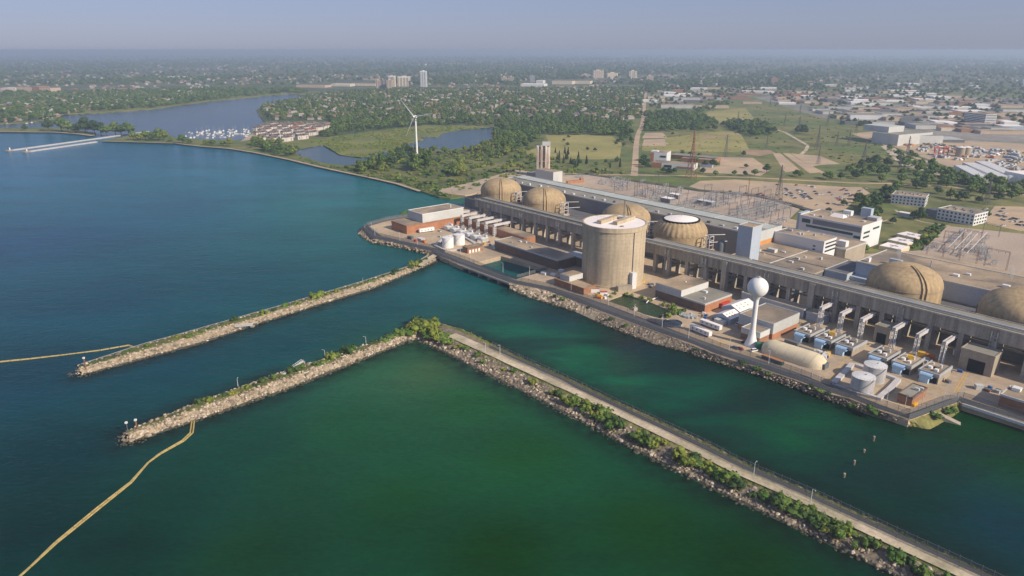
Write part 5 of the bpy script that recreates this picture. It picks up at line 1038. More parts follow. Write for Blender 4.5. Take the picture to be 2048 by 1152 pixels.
sc_ = [(955, 352, 'dark', 'lone dark car near the far kerb of the main lot'), (1070, 358, 'white', 'white car near the far kerb of the main lot'), (1112, 367, 'blue', 'blue car beside a white one near the far kerb'), (1135, 376, 'white', 'white car beside a blue one near the far kerb'), (1140, 416, 'dark', 'dark car at the head of the short right-hand row'), (1158, 436, 'dark', 'dark car touching the pair of white cars'), (1180, 447, 'white', 'white car next to the dark pair in mid lot'), (1215, 443, 'white', 'lone white car right of the white and dark cluster'), (1285, 425, 'grey', 'grey car above a silver one in mid lot'), (1320, 448, 'silver', 'silver car below a grey one in mid lot'), (1402, 403, 'red', 'red car leading the group near the trees'), (1430, 392, 'dark', 'dark car behind the red one near the trees'), (1458, 406, 'blue', 'blue car last of the group led by a red car'), (1447, 441, 'blue', 'blue car of the cluster beside the dark trees'), (1478, 438, 'white', 'white car of the cluster beside the dark trees'), (1490, 460, 'dark', 'dark car of the cluster beside the dark trees'), (1515, 451, 'red', 'red car of the cluster beside the dark trees'), (1578, 411, 'dark', 'dark car of the pair nearest the tree belt'), (1602, 405, 'silver', 'silver car of the pair nearest the tree belt'), (1650, 385, 'silver', 'lone silver car in the far lot corner by the trees'), (1358, 479, 'white', 'white car at the left of the near cluster'), (1375, 490, 'red', 'red car in the near cluster'), (1396, 470, 'silver', 'silver car at the back of the near cluster'), (1412, 481, 'white', 'white car in the middle of the near cluster'), (1434, 490, 'white', 'white car at the right of the near cluster'), (1392, 502, 'dark', 'dark car at the front of the near cluster'), (1270, 536, 'blue', 'dark blue car on the near aisle of the lot'), (1330, 538, 'white', 'white car on the near aisle of the lot'), (1165, 549, 'silver', 'lone silver car at the near lot corner'), (768, 347, 'dark', 'dark car between the pylon legs, far side'), (765, 450, 'white', 'white car behind the pylon legs'), (802, 493, 'dark', 'dark car at the near edge beside the pylon'), (575, 444, 'dark', 'dark car beside a red one at the lot fence'), (605, 436, 'red', 'red car between dark ones at the lot fence'), (627, 453, 'dark', 'dark car right of a red one at the lot fence'), (460, 432, 'white', 'white car alone at the lot fence'), (300, 414, 'dark', 'dark car at the far left of the lot fence')]
for x, y, c_, lb in sc_: car(*c7(x, y), c_, lb, random.choice([.3, -.9, .4]))
car(*c7(655, 368), 'white', 'white van standing alone in the main lot', 1.2, None, True)
for i, (x, y, c_) in enumerate([(1840, 586, 'dark'), (1815, 613, 'dark'), (1865, 635, 'white'), (1780, 650, 'dark'), (1805, 659, 'silver'), (1832, 660, 'dark'), (1860, 668, 'grey'), (1832, 692, 'white'), (1850, 700, 'silver'), (1912, 692, 'dark'), (1938, 682, 'grey'), (1963, 688, 'dark'), (1992, 692, 'silver'), (1926, 716, 'white'), (1950, 714, 'dark'), (1976, 717, 'white'), (2020, 720, 'dark'), (1980, 746, 'dark'), (2010, 750, 'silver'), (2035, 752, 'dark'), (1840, 752, 'white')]):
    car(*c8(x, y), c_, c_ + ' car, ' + ORD[i] + ' from the back of the lot beside the white office', random.choice([.2, 1.7]), 'cars in the lot beside the white office')
car(*c8(1655, 594), 'silver', 'silver car parked behind the nearer white office', .5); car(*c8(1672, 588), 'white', 'white car parked behind the nearer white office', .5)
Yv = YD + .02
car(879, 463, 'white', 'white pickup beside the brick screenhouse', None, 'vehicles in the station yard', False, Yv); car(1508, 703, 'white', 'white van by the water tower foot', ANG + 1.2, 'vehicles in the station yard', True, Yv); car(1477, 650, 'white', 'white van in front of the smaller tent shed', ANG + 1.5, 'vehicles in the station yard', True, Yv); car(1470, 697, 'grey', 'grey car in the row left of the water tower foot', ANG, 'vehicles in the station yard', False, Yv); car(1480, 699, 'red', 'red car in the row left of the water tower foot', ANG, 'vehicles in the station yard', False, Yv); car(1489, 687, 'dark', 'dark car behind the water tower foot', ANG, 'vehicles in the station yard', False, Yv)
car(1279, 290, 'white', 'white car on the straight road inland', 1.5, None); car(1333, 288, 'white', 'white car on the small gravel lot by the road', .2, None)
for i, (a, b2, c_) in enumerate([(984, 366, 'red'), (995, 362, 'dark'), (1003, 361, 'white'), (1012, 358, 'red'), (1024, 360, 'dark'), (990, 361, 'silver')]): car(a, b2 - 6, c_, c_ + ' vehicle by the red-roofed gatehouse, ' + ORD[i] + ' in line', .4, 'vehicles by the gatehouse')
for nm, px, py in (('left', 1, 1),): pass
# marker posts in the channel, boom strands, tip posts
for i, (a, b2, h) in enumerate([(1747, 882, 2.4), (1728, 905, 1.4), (1708, 930, 2.2), (1688, 955, 1.9)]):
    x, y = g(a, b2, 0); t = thing('marker_post', 'weathered marker pile standing in the channel, ' + ORD[i] + ' from the station', 'post', (x, y, 0), 0, 'marker piles in the channel'); MB().tube([(0, 0, -2), (0, 0, h)], (.45, .5), 8).build('pile', 'driftwood', t); MB().box(-.42, -.42, h, .42, .42, h + .4).build('cap', 'concrete', t)
def boom(label, px, sep):
    pts = [g(a, b2, 0) for a, b2 in px]; c = pts[len(pts) // 2]; t = thing('floating_boom', label, 'boom', (c[0], c[1], 0)); P_ = resample(pts, 5)
    for s_ in (-1, 1):
        k = MB(); q = []
        for i, (x, y) in enumerate(P_):
            a = P_[max(i - 1, 0)]; b2 = P_[min(i + 1, len(P_) - 1)]; L_ = math.dist(a, b2); nx_, ny_ = -(b2[1] - a[1]) / L_, (b2[0] - a[0]) / L_; o = s_ * sep * (0.12 + abs(math.sin(i * .21 + 1))); q.append((x + nx_ * o - c[0], y + ny_ * o - c[1], .12))
        for i, (a, b2) in enumerate(zip(q, q[1:])): k.tube([a, tuple(a[j] + (b2[j] - a[j]) * .94 for j in range(3))], .42, 8)
        k.build('float_strand', 'boom', t, True)
    return t
boom('long yellow floating boom that curves off the bottom edge', [(386, 843), (383, 866), (366, 882), (320, 908), (296, 926), (262, 965), (200, 1014), (112, 1086), (60, 1135), (30, 1162), (-20, 1210)], .6)
boom('yellow floating boom that runs straight out of the frame from the long breakwater', [(283, 701), (270, 696), (257, 691), (200, 701), (120, 711), (60, 718), (0, 724), (-80, 732)], .4)
for a, b2, h, lb in ((172, 738, 7, 'rusty post at the tip of the long breakwater'), (275, 862, 6, 'rusty post at the tip of the nearer breakwater'), (256, 864, 5, 'thin dark post at the tip of the nearer breakwater')):
    x, y = g(a, b2, 2); t = thing('tip_post', lb, 'post', (x, y, 2)); MB().tube([(0, 0, -1.5), (0, 0, h)], .42 if 'rusty' in lb else .2, 8).build('pole', 'rust' if 'rusty' in lb else 'steel_dark', t); MB().box(-.5, -.5, h, .5, .5, h + .9).build('lantern', 'white_paint', t)
def gangway(label, p, q, z0, z1):
    a = g(*p, 2); b2 = g(*q, 2); t = thing('gangway', label, 'gangway', (a[0], a[1], 2)); k = MB(); d = (b2[0] - a[0], b2[1] - a[1]); L_ = math.hypot(*d); n_ = (-d[1] / L_, d[0] / L_)
    MB().bar((0, 0, z0), (d[0], d[1], z1), 1.6, .25).build('walkway', 'steel_light', t)
    for s_ in (-.8, .8):
        k.bar((n_[0] * s_, n_[1] * s_, z0 + 1.2), (d[0] + n_[0] * s_, d[1] + n_[1] * s_, z1 + 1.2), .14)
        for i in range(8): f_ = i / 7; f2 = min(1, f_ + 1 / 7); k.bar((d[0] * f_ + n_[0] * s_, d[1] * f_ + n_[1] * s_, z0 + (z1 - z0) * f_), (d[0] * f_ + n_[0] * s_, d[1] * f_ + n_[1] * s_, z0 + (z1 - z0) * f_ + 1.2), .12); k.bar((d[0] * f_ + n_[0] * s_, d[1] * f_ + n_[1] * s_, z0 + (z1 - z0) * f_), (d[0] * f2 + n_[0] * s_, d[1] * f2 + n_[1] * s_, z0 + (z1 - z0) * f2 + 1.2), .08)
    k.build('railing', 'steel_light', t); MB().box(d[0] - 1.2, d[1] - 1.2, -1, d[0] + 1.2, d[1] + 1.2, z1 - .2).build('landing', 'concrete', t)
gangway('tilted grey steel gangway rising from the nearer breakwater', (566, 752), (606, 732), .8, 3.2)
gangway('low grey landing stage on the channel side of the long breakwater', (470, 654), (505, 651), .3, .3)

# small equipment standing about the yard
rr = random.Random(15)
EQ = [('pallet_stack', 'driftwood', (1.6, 1.4, 1.5)), ('equipment_crate', 'steel', (2.4, 1.6, 1.6)), ('cable_drum', 'rust', (1.6, 1.6, 1.2)), ('generator_box', 'yellow', (2.6, 1.4, 1.8)), ('equipment_crate', 'steel_dark', (2.2, 1.8, 1.4)), ('equipment_crate', 'white_paint', (2.4, 1.5, 1.6)), ('tool_box', 'blue_paint', (2.0, 1.2, 1.4))]
def litter(poly, n, place):
    for x, y in sample_poly([g(a, b2, YD) for a, b2 in poly], n, rr):
        nm, mt, (a, b2, c_) = rr.choice(EQ); k = MB(); a *= rr.uniform(.8, 1.5); k.box(-a / 2, -b2 / 2, 0, a / 2, b2 / 2, c_); k.box(-a / 2 - .1, -b2 / 2 - .1, c_, a / 2 + .1, b2 / 2 + .1, c_ + .12); o = k.build(nm, mt); o.location = (x, y, YD); o.rotation_euler = (0, 0, ANG + rr.uniform(-.5, .5)); tag(o, {'driftwood': 'brown', 'steel': 'grey', 'rust': 'rust-brown', 'yellow': 'yellow', 'steel_dark': 'dark', 'white_paint': 'white', 'blue_paint': 'blue'}[mt] + ' ' + nm.replace('_', ' ') + ' standing ' + place, 'equipment', 'small equipment ' + place)
litter([(1590, 684), (1660, 706), (1650, 722), (1600, 708)], 16, 'behind the beige shelter'); litter([(1840, 720), (1935, 742), (1925, 780), (1850, 762)], 9, 'on the slab by the yellow lines'); litter([(1190, 583), (1215, 590), (1208, 600), (1186, 592)], 8, 'at the corner of the green pond'); litter([(1400, 625), (1440, 634), (1432, 645), (1392, 634)], 10, 'between the pump house and the trailers'); litter([(860, 470), (925, 482), (950, 500), (880, 486)], 12, 'round the white fuel tanks'); litter([(1280, 560), (1380, 585), (1372, 592), (1276, 570)], 9, 'behind the pump house'); litter([(1960, 770), (2040, 788), (2030, 802), (1950, 782)], 8, 'beside the outfall building'); litter([(945, 475), (1000, 490), (985, 503), (950, 490)], 9, 'near the rounded brick end'); litter([(1780, 700), (1880, 726), (1870, 736), (1775, 712)], 9, 'behind the blue-ducted generators')
# ================================================================== switchyards, pylons, wind turbines
def portal(label, a, b2, h, mt='lattice', w_=.8, grp='switchyard portal frames'):
    (x0, y0), (x1, y1) = a, b2; t = thing('switchyard_portal', label, 'gantry', ((x0 + x1) / 2, (y0 + y1) / 2, YD), math.atan2(y1 - y0, x1 - x0), grp); L_ = math.dist(a, b2) / 2
    for s_ in (-1, 1):
        k = MB()
        for dx in (-w_ / 2, w_ / 2): k.bar((s_ * L_ + dx, 0, 0), (s_ * L_ + dx * .6, 0, h), .2)
        for i in range(7): k.bar((s_ * L_ - w_ / 2 * (-1) ** i, 0, h * i / 7), (s_ * L_ + w_ / 2 * (-1) ** i, 0, h * (i + 1) / 7), .1)
        k.build('post', mt, t)
    k = MB(); k.bar((-L_, 0, h), (L_, 0, h), .22); k.bar((-L_, 0, h - 1), (L_, 0, h - 1), .18)
    n_ = 8
    for i in range(n_): k.bar((-L_ + 2 * L_ * i / n_, 0, h - 1), (-L_ + 2 * L_ * (i + 1) / n_, 0, h), .1)
    k.build('cross_beam', mt, t)
    k = MB()
    for f_ in (-.6, 0, .6): k.tube([(L_ * f_, 0, h - 1), (L_ * f_, 0, h - 2.6)], .16, 6)
    k.build('insulator', 'steel_dark', t); return t
pf = portal('steel portal frame in the switchyard behind the far turbine hall', P2(60, 172), P2(60, 188), 14)
index_children(); first = True
wa_ = []; rr = random.Random(3)
YARD_A = [(1150, 354), (1185, 352), (1395, 385), (1513, 395), (1592, 419), (1548, 458), (1480, 444), (1290, 398)]
for i in range(400):
    p_ = (rr.uniform(1150, 1590), rr.uniform(352, 458))
    if not inpoly(*p_, YARD_A): continue
    u, v = UV(*p_, YD); u = round(u / 18) * 18; v = round(v / 26) * 26
    if (u, v) not in wa_ and len(wa_) < 34: wa_.append((u, v))
for i, (u, v) in enumerate(wa_):
    o = pf if i == 0 else dup(pf, (0, 0, 0), 0); c = P2(u, v); o.location = (c[0], c[1], YD); o.rotation_euler = (0, 0, ANG + H2)
    o['label'] = 'steel portal frame in the switchyard behind the far turbine hall'
def breaker(label):
    t = thing('breaker_bay', label, 'switchgear', (0, 0, YD), ANG, 'switchgear bays in the far switchyard'); k = MB()
    for y in (-3, 0, 3):
        k.bar((0, y, 0), (0, y, 2.2), .25)
    k.bar((0, -3.4, 2.2), (0, 3.4, 2.2), .3); k.build('support', 'lattice', t); k = MB()
    for y in (-3, 0, 3): k.tube([(0, y, 2.2), (0, y, 5.4)], (.42, .28), 8); k.tube([(0, y, 5.4), (3.5, y, 5.6)], .16, 6); k.tube([(3.5, y, 0), (3.5, y, 5.6)], .26, 6)
    k.build('insulator', 'steel_dark' if False else 'steel', t); MB().box(-1.2, -1, .1, -.4, 1, 1.8).build('control_box', 'white_paint', t); return t
br = breaker('row of switchgear posts in the far switchyard'); index_children(); k_ = 0
seen_ = set()
for i in range(1500):
    p_ = (rr.uniform(1150, 1590), rr.uniform(352, 458))
    if not inpoly(*p_, YARD_A) or math.sin(p_[0] * .045 + p_[1] * .11) < -.35: continue
    u, v = UV(*p_, YD); u = round(u / 8.5) * 8.5; v = round(v / 13) * 13
    if (u, v) in seen_: continue
    seen_.add((u, v)); o = br if k_ == 0 else dup(br, (0, 0, 0)); c = P2(u, v); o.location = (c[0], c[1], YD); o.rotation_euler = (0, 0, ANG + rr.choice([0, 0, H2])); k_ += 1
    if k_ > 170: break
for i, (a, b2, h, lb) in enumerate([((1853, 509), (1885, 515), 12.5, 'rusty portal frame at the left edge of the near switchyard'), ((1918, 521), (1952, 528), 12.5, 'rusty portal frame beside the near turbine hall roof'), ((1887, 482), (1922, 489), 11, 'rusty portal frame in the middle of the near switchyard'), ((1965, 466), (1997, 474), 12, 'tall dark portal frame at the back of the near switchyard'), ((1968, 532), (2012, 541), 17, 'tallest rusty portal frame of the near switchyard'), ((1925, 478), (1960, 486), 11, 'rusty portal frame behind the rows of pale tubes')]):
    portal(lb, g(*a, YD), g(*b2, YD), h, 'rust' if i != 3 else 'steel_dark', 1.0, 'portal frames of the near switchyard')
b3 = breaker('switchgear row of the near switchyard'); b3['group'] = 'switchgear rows of the near switchyard'; index_children(); k_ = 0
for i in range(200):
    p_ = (rr.uniform(1850, 2060), rr.uniform(462, 535))
    if not inpoly(*p_, [(1900, 462), (1980, 472), (1975, 530), (2040, 536), (1950, 522), (1850, 504)]): continue
    o = b3 if k_ == 0 else dup(b3, (0, 0, 0)); c = g(*p_, YD); o.location = (c[0], c[1], YD); o.rotation_euler = (0, 0, ANG + rr.choice([H2, H2, 0])); o.scale = (.8, .8, .8); k_ += 1
    if k_ > 40: break
for i in range(4):
    a = g(1895 + i * 12, 505 + i * 4, YD); b2 = g(1930 + i * 14, 470 + i * 2, YD); t = thing('busbar_tube', 'pale sloping busbar tube in the near switchyard, ' + ORD[i] + ' from the left', 'busbar', (a[0], a[1], YD), 0, 'pale busbar tubes'); d = (b2[0] - a[0], b2[1] - a[1]); MB().tube([(0, 0, 5), (d[0], d[1], 6.5)], .3, 8).build('tube', 'steel_light', t, True); k = MB()
    for f_ in (0, .33, .66, 1): k.bar((d[0] * f_, d[1] * f_, 0), (d[0] * f_, d[1] * f_, 5 + 1.5 * f_), .25)
    k.build('post', 'steel', t)
# lattice pylons
def pylon(mt):
    t = thing('transmission_tower', '', 'pylon', (0, 0, LZ), 0, 'transmission towers'); H_ = 50.0; k = MB(); L4 = []
    def wd(z): return 4.2 * (1 - z / 33) + .95 * z / 33 if z < 33 else .95 - .55 * (z - 33) / 17
    zs = [0, 6.5, 13, 19, 24.5, 29, 33, 36.5, 40, 43.5, 47, 50]
    for sx in (-1, 1):
        for sy in (-1, 1):
            for a, b2 in zip(zs, zs[1:]): k.bar((sx * wd(a), sy * wd(a), a), (sx * wd(b2), sy * wd(b2), b2), .42 if a < 30 else .3)
    k.build('leg', mt, t); k = MB()
    for a, b2 in zip(zs, zs[1:]):
        wa2, wb = wd(a), wd(b2)
        for f in range(4):
            c0 = [(-1, -1), (1, -1), (1, 1), (-1, 1)][f]; c1 = [(1, -1), (1, 1), (-1, 1), (-1, -1)][f]
            k.bar((c0[0] * wa2, c0[1] * wa2, a), (c1[0] * wb, c1[1] * wb, b2), .2); k.bar((c1[0] * wa2, c1[1] * wa2, a), (c0[0] * wb, c0[1] * wb, b2), .2); k.bar((c0[0] * wb, c0[1] * wb, b2), (c1[0] * wb, c1[1] * wb, b2), .16)
    k.build('bracing', mt, t)
    for z, l in ((34, 9.5), (39.5, 8), (45, 6.5)):
        k = MB()
        for s_ in (-1, 1):
            k.bar((0, -.8, z), (s_ * l, 0, z + .2), .24); k.bar((0, .8, z), (s_ * l, 0, z + .2), .24); k.bar((0, 0, z + 2), (s_ * l, 0, z + .2), .2); k.tube([(s_ * l, 0, z), (s_ * l, 0, z - 2)], .14, 5)
        k.build('crossarm', mt, t)
    return t
pa = pylon('lattice'); pb = pylon('rust'); index_children(); fa = fb = 0
TW = [(1382, 356, 262, 'rust', 'tall rust-brown pylon in the switchyard before the brick building'), (1557, 396, 330, 'lattice', 'grey pylon standing at the edge of the main parking lot'), (1451, 314, 270, 'lattice', 'grey pylon beside the park field'), (1533, 297, 268, 'lattice', 'grey pylon on the soil patch beyond the old lots'), (1636, 328, 292, 'lattice', 'grey pylon in the middle of the old lots'), (1569, 252, 226, 'lattice', 'grey pylon at the start of the dirt track'), (1634, 300, 250, 'lattice', 'grey pylon just right of the dirt track'), (1673, 293, 262, 'lattice', 'grey pylon left of a close pair in the corridor'), (1697, 292, 258, 'lattice', 'right pylon of the close pair in the corridor'), (1727, 322, 280, 'lattice', 'grey pylon before the pale industrial block'), (1797, 346, 308, 'lattice', 'grey pylon beside the gravel works track'), (1813, 318, 272, 'lattice', 'grey pylon at the works yard edge'), (1972, 409, 352, 'lattice', 'grey pylon beside the white offices'), (1597, 266, 232, 'lattice', 'grey pylon behind the dirt track bend'), (1600, 228, 204, 'lattice', 'far grey pylon at the head of the corridor'), (1540, 214, 194, 'lattice', 'farthest grey pylon of the corridor'), (1712, 268, 236, 'lattice', 'grey pylon in front of the long white warehouse'), (1475, 252, 222, 'lattice', 'grey pylon between the two tree clumps'), (1655, 252, 222, 'lattice', 'grey pylon alone on the open corridor grass'), (1495, 398, 352, 'rust', 'thin rusty mast by the lot fence')]
for a, b2, tpy, mt, lb in TW:
    h = hgt(a, b2, tpy, LZ); src = pa if mt == 'lattice' else pb; used = fa if mt == 'lattice' else fb
    o = src if not used else dup(src, (0, 0, 0))
    if mt == 'lattice': fa = 1
    else: fb = 1
    x, y = g(a, b2, LZ); o.location = (x, y, LZ); s_ = h / 50; o.scale = (s_ * (1 if 'mast' not in lb else .4), s_ * (1 if 'mast' not in lb else .4), s_); o.rotation_euler = (0, 0, .55); o['label'] = lb
# wind turbines
x, y = g(834.5, 321, LZ); t = thing('wind_turbine', 'tall white three-bladed wind turbine among the shore trees', 'wind turbine', (x, y, LZ)); HB = hgt(834.5, 321, 233, LZ)
MB().lathe([(2.3, -.5), (1.9, 25), (1.35, HB - 1.5)], 24, cap=True).build('tower', 'white_paint', t, True); n_ = MB(); n_.box(-1.9, -4.6, HB - 2, 1.9, 5.5, HB + 2, rot=0.35, c=(0, 0)); n_.build('nacelle', 'white_paint', t)
k = MB(); k.lathe([(1.9, 0), (1.7, 1.5), (1.0, 2.6), (.05, 3.0)], 16); hub = k.build('hub', 'white_paint', t, True)
fa_ = math.radians(-70); hub.location = (-1.9, -5.0, HB); hub.rotation_euler = (math.pi / 2, 0, .35 - .7 + .35)
hub.rotation_euler = (math.pi / 2, 0, -.37)
for i, ang in enumerate((11, 131, 243)):
    k = MB(); prof = [(1.2, .9, .9), (4, 1.7, .5), (9, 1.5, .35), (20, 1.0, .22), (32, .6, .14), (38.5, .15, .06)]
    vs = []; fs = []
    for r_, ch, th in prof: vs += [(-ch * .35, r_, -th), (ch * .65, r_, -th * .3), (ch * .65, r_, th * .3), (-ch * .35, r_, th)]
    for q in range(len(prof) - 1): fs += [(q * 4 + j, q * 4 + (j + 1) % 4, q * 4 + 4 + (j + 1) % 4, q * 4 + 4 + j) for j in range(4)]
    k.add(vs, fs); bl = k.build('blade', 'white_paint', t); bl.location = hub.location
    bl.rotation_euler = (Matrix.Rotation(-.37, 3, 'Z') @ Matrix.Rotation(math.pi / 2, 3, 'X') @ Matrix.Rotation(math.radians(ang - 90), 3, 'Z')).to_euler()
x, y = g(562, 287, LZ); t = thing('wind_turbine', 'small slender white turbine pole by the townhouses', 'wind turbine', (x, y, LZ)); h = hgt(562, 287, 259, LZ); MB().tube([(0, 0, 0), (0, 0, h)], (.7, .4), 10).build('tower', 'white_paint', t); MB().box(-5, -.4, h - .3, 5, .4, h + .5).build('rotor', 'white_paint', t)
# ================================================================== buildings beyond the station
def fbox(name, label, pl, pr, zt, depth, wall='cladding_light', roof='roof_gravel', cat='building', grp=None, wins=0, wmat='glass_dark', extra=(), z=None, par=None):
    """building from the two pixel ends of its front roof edge (height zt) and a depth behind it"""
    z = LZ if z is None else z
    a = g(*pl, z + zt); b2 = g(*pr, z + zt); L_ = math.dist(a, b2); an = math.atan2(b2[1] - a[1], b2[0] - a[0]); c = ((a[0] + b2[0]) / 2, (a[1] + b2[1]) / 2)
    t = thing(name, label, cat, (c[0], c[1], z), an, grp); x = L_ / 2
    MB().box(-x, 0, -.5, x, depth, zt).build('wall', wall, t); MB().box(-x + .3, .3, zt, x - .3, depth - .3, zt + .25).build('roof', roof, t)
    if par:
        k = MB()
        for q in ((-x - .2, -.2, x + .2, .3), (-x - .2, depth - .3, x + .2, depth + .2), (-x - .2, .3, -x + .3, depth - .3), (x - .3, .3, x + .2, depth - .3)): k.box(q[0], q[1], zt - .4, q[2], q[3], zt + .7)
        k.build('parapet', par, t)
    for i in range(wins):
        fh = zt / (wins + .3); zz = fh * (i + .45); MB().box(-x + 1, -.12, zz, x - 1, .1, zz + fh * .45).build('window_band', wmat, t); MB().box(x - .1, 1, zz, x + .12, depth - 1, zz + fh * .45).build('window_band', wmat, t)
    for (x0, y0, z0, x1, y1, z1, m_, nm) in extra: MB().box(x0 * L_, y0 * depth, z0, x1 * L_, y1 * depth, z1).build(nm, m_, t)
    return t, L_
# white offices behind the tree belt
def office(label, fl, fr, zt, depth, z):
    t, L_ = fbox('office_building', label, fl, fr, zt, depth, 'cladding_white', 'roof_gravel', 'building', None, 0, z=z, par='cladding_white'); x = L_ / 2
    for r_ in range(3):
        k0 = zt * (.13 + r_ * .31); n_ = 9
        for i in range(n_): MB().box(-x + L_ * (i + .3) / n_, -.12, k0, -x + L_ * (i + .75) / n_, .1, k0 + zt * .16).build('window', 'glass_dark', t)
        for i in range(5): MB().box(x - .1, depth * (i + .25) / 5, k0, x + .12, depth * (i + .8) / 5, k0 + zt * .16).build('window', 'glass_dark', t)
    for i in range(7): MB().box(-x + L_ * (.12 + .115 * i), depth * (.3 + .2 * (i % 2)), zt + .25, -x + L_ * (.15 + .115 * i), depth * (.42 + .2 * (i % 2)), zt + 1.8).build('roof_unit', 'steel_dark', t)
    return t
office('white three-storey office with square windows, farther of the pair behind the tree belt', (1784, 389), (1852, 396), 12, 30, LZ); office('white three-storey office with square windows, nearer of the pair by the side lot', (1876, 417), (1950, 430), 12.5, 30, LZ)
fbox('link_wing', 'low dark glass wing joining the two white offices', (1852, 417), (1880, 424), 7, 14, 'cladding_grey', 'roof_dark')
fbox('garden_shed', 'small shed with a white roof on the lawn before the white offices', (1795, 424), (1824, 429), 4, 8, 'cladding_light', 'white_roof')
for i, (a, b2) in enumerate((((1758, 491), (1803, 500)), ((1775, 479), (1815, 488)), ((1792, 467.5), (1832, 476.5)))):
    t, L_ = fbox('portable_office', ['white-roofed portable office nearest the grey hall', 'white-roofed portable office between its two twins', 'white-roofed portable office farthest from the grey hall'][i], a, b2, 4, 19, 'tent', 'white_roof', 'portable', 'white-roofed portable offices'); k = MB()
    k.box(-.6, 1, 4.25, .6, 18, 4.6); k.box(-4, 8.6, 4.3, 4, 9.6, 4.8); k.build('roof_duct', 'steel', t)
# brick building by the long road
t, L_ = fbox('brick_block', 'brick and white tower block of the centre beside the long road', (1301, 304), (1334, 306), 17, 30, 'cladding_white', 'roof_gravel', 'building', None, 0, extra=((-.5, -.01, 0, -.28, .02, 16.6, 'brick_orange', 'brick_front'), (-.5, .1, 17, -.1, .5, 19, 'cladding_white', 'roof_unit'), (.1, -.01, 9, .45, .0, 12, 'glass_dark', 'window')))
fbox('brick_wing', 'low white-fronted wing with brick entrance before the centre tower block', (1304, 324), (1388, 330), 9, 26, 'cladding_white', 'roof_gravel', extra=((-.5, -.02, 0, -.26, .0, 8.7, 'brick_orange', 'brick_front'), (-.2, -.02, 2, -.02, .0, 6, 'glass_dark', 'window'), (.1, -.02, 2, .48, .0, 5, 'brick', 'brick_panel')))
fbox('brick_wing', 'long low wing stretching right behind the centre tower block', (1340, 309), (1432, 317), 7, 26, 'brick', 'roof_hall'); fbox('garage', 'long low garage with a tan roof beside the centre wing', (1362, 316), (1434, 321), 6, 14, 'brick', 'roof_gravel')
fbox('shelter', 'blue-roofed shelter at the parking lot of the centre', (1401, 329), (1424, 331), 4, 8, 'steel', 'blue_paint', 'shelter')
# towers and blocks of the town
def tower(label, x0, x1, yt, yb, depth, wall, dark, n_, crown=None, fins=0, name='apartment_tower'):
    zt = hgt((x0 + x1) / 2, yb, yt, LZ); x, y = g((x0 + x1) / 2, yb, LZ); d_ = y * CP + (CAMH - LZ - zt / 2) * SP; L_ = (x1 - x0) * d_ / F; t = thing(name, label, 'tower', (x, y, LZ), random.uniform(-.1, .25)); q = L_ / 2
    MB().box(-q, 0, 0, q, depth, zt).build('wall', wall, t)
    for i in range(n_):
        zz = zt * (i + .35) / n_; MB().box(-q * .9, -.5, zz, q * .9, .1, zz + zt / n_ * .42).build('window_band', dark, t)
    for i in range(fins): xx = -q + 2 * q * (i + .5) / fins; MB().box(xx - q * .09, -2.2, 0, xx + q * .09, -.2, zt + 1).build('fin', wall, t)
    MB().box(-q * .35, depth * .3, zt, q * .35, depth * .7, zt + 6).build('penthouse', wall, t)
    if crown: MB().box(-q - .8, -1, zt - 4, q + .8, depth + .8, zt + 2).build('crown', crown, t)
    return t
mat('tower_tan', (0.52, 0.40, 0.30), var=.08); mat('tower_cream', (0.62, 0.54, 0.42), var=.08); mat('tower_glass', (0.12, 0.15, 0.18), rough=.3, var=.1)
tower('tan apartment tower, leftmost of the tight group', 752, 763, 161, 178, 24, 'tower_tan', 'tower_glass', 16, fins=2); tower('tan apartment tower with a dark face in the tight group', 763, 775, 160, 178, 24, 'tower_glass', 'tower_tan', 16, fins=2); tower('pinkish apartment tower, front of the tight group', 774, 786, 160, 179, 24, 'tower_tan', 'tower_glass', 16, fins=2)
tower('white-topped apartment tower behind the tight group', 777, 790, 153, 174, 24, 'tower_cream', 'tower_glass', 18, 'cladding_white', 2); tower('broad white-framed apartment slab right of the tight group', 796, 821, 154, 173, 26, 'tower_cream', 'tower_glass', 16, 'cladding_white', 4); tower('tallest white apartment tower, standing alone', 841, 854, 143, 174, 26, 'cladding_white', 'tower_glass', 24, 'cladding_white', 3)
tower('wide cream apartment tower left of the central trio', 1186, 1207, 141, 156, 26, 'tower_cream', 'tower_tan', 14, None, 5); tower('lower cream apartment block in the central trio', 1214, 1236, 146, 156, 26, 'tower_cream', 'tower_tan', 10, None, 5); tower('greenish twin-finned apartment tower right of the central trio', 1258, 1274, 142, 157, 24, 'tower_cream', 'tower_glass', 16, None, 2)
tower('short tan block beside the far road end', 1293, 1307, 152, 163, 26, 'tower_tan', 'tower_glass', 8); tower('short cream block left of the wide cream tower', 1163, 1180, 149, 157, 24, 'tower_tan', 'tower_glass', 6); tower('short tan block left of the low mall', 1003, 1014, 154, 165, 24, 'tower_tan', 'tower_glass', 8); tower('second short tan block left of the low mall', 1017, 1028, 154, 166, 24, 'tower_tan', 'tower_glass', 8)
tower('brick apartment block at the industrial edge', 1541, 1556, 156, 169, 24, 'brick', 'tower_glass', 9); tower('lone cream tower far right', 1838, 1843, 160, 168, 20, 'tower_cream', 'tower_glass', 10); tower('grey office block behind the mall', 1059, 1070, 151, 165, 24, 'tower_glass', 'cladding_light', 9, name='office_tower'); tower('thin pale tower on the far right edge', 2043, 2048, 161, 172, 18, 'cladding_blue', 'tower_glass', 10)
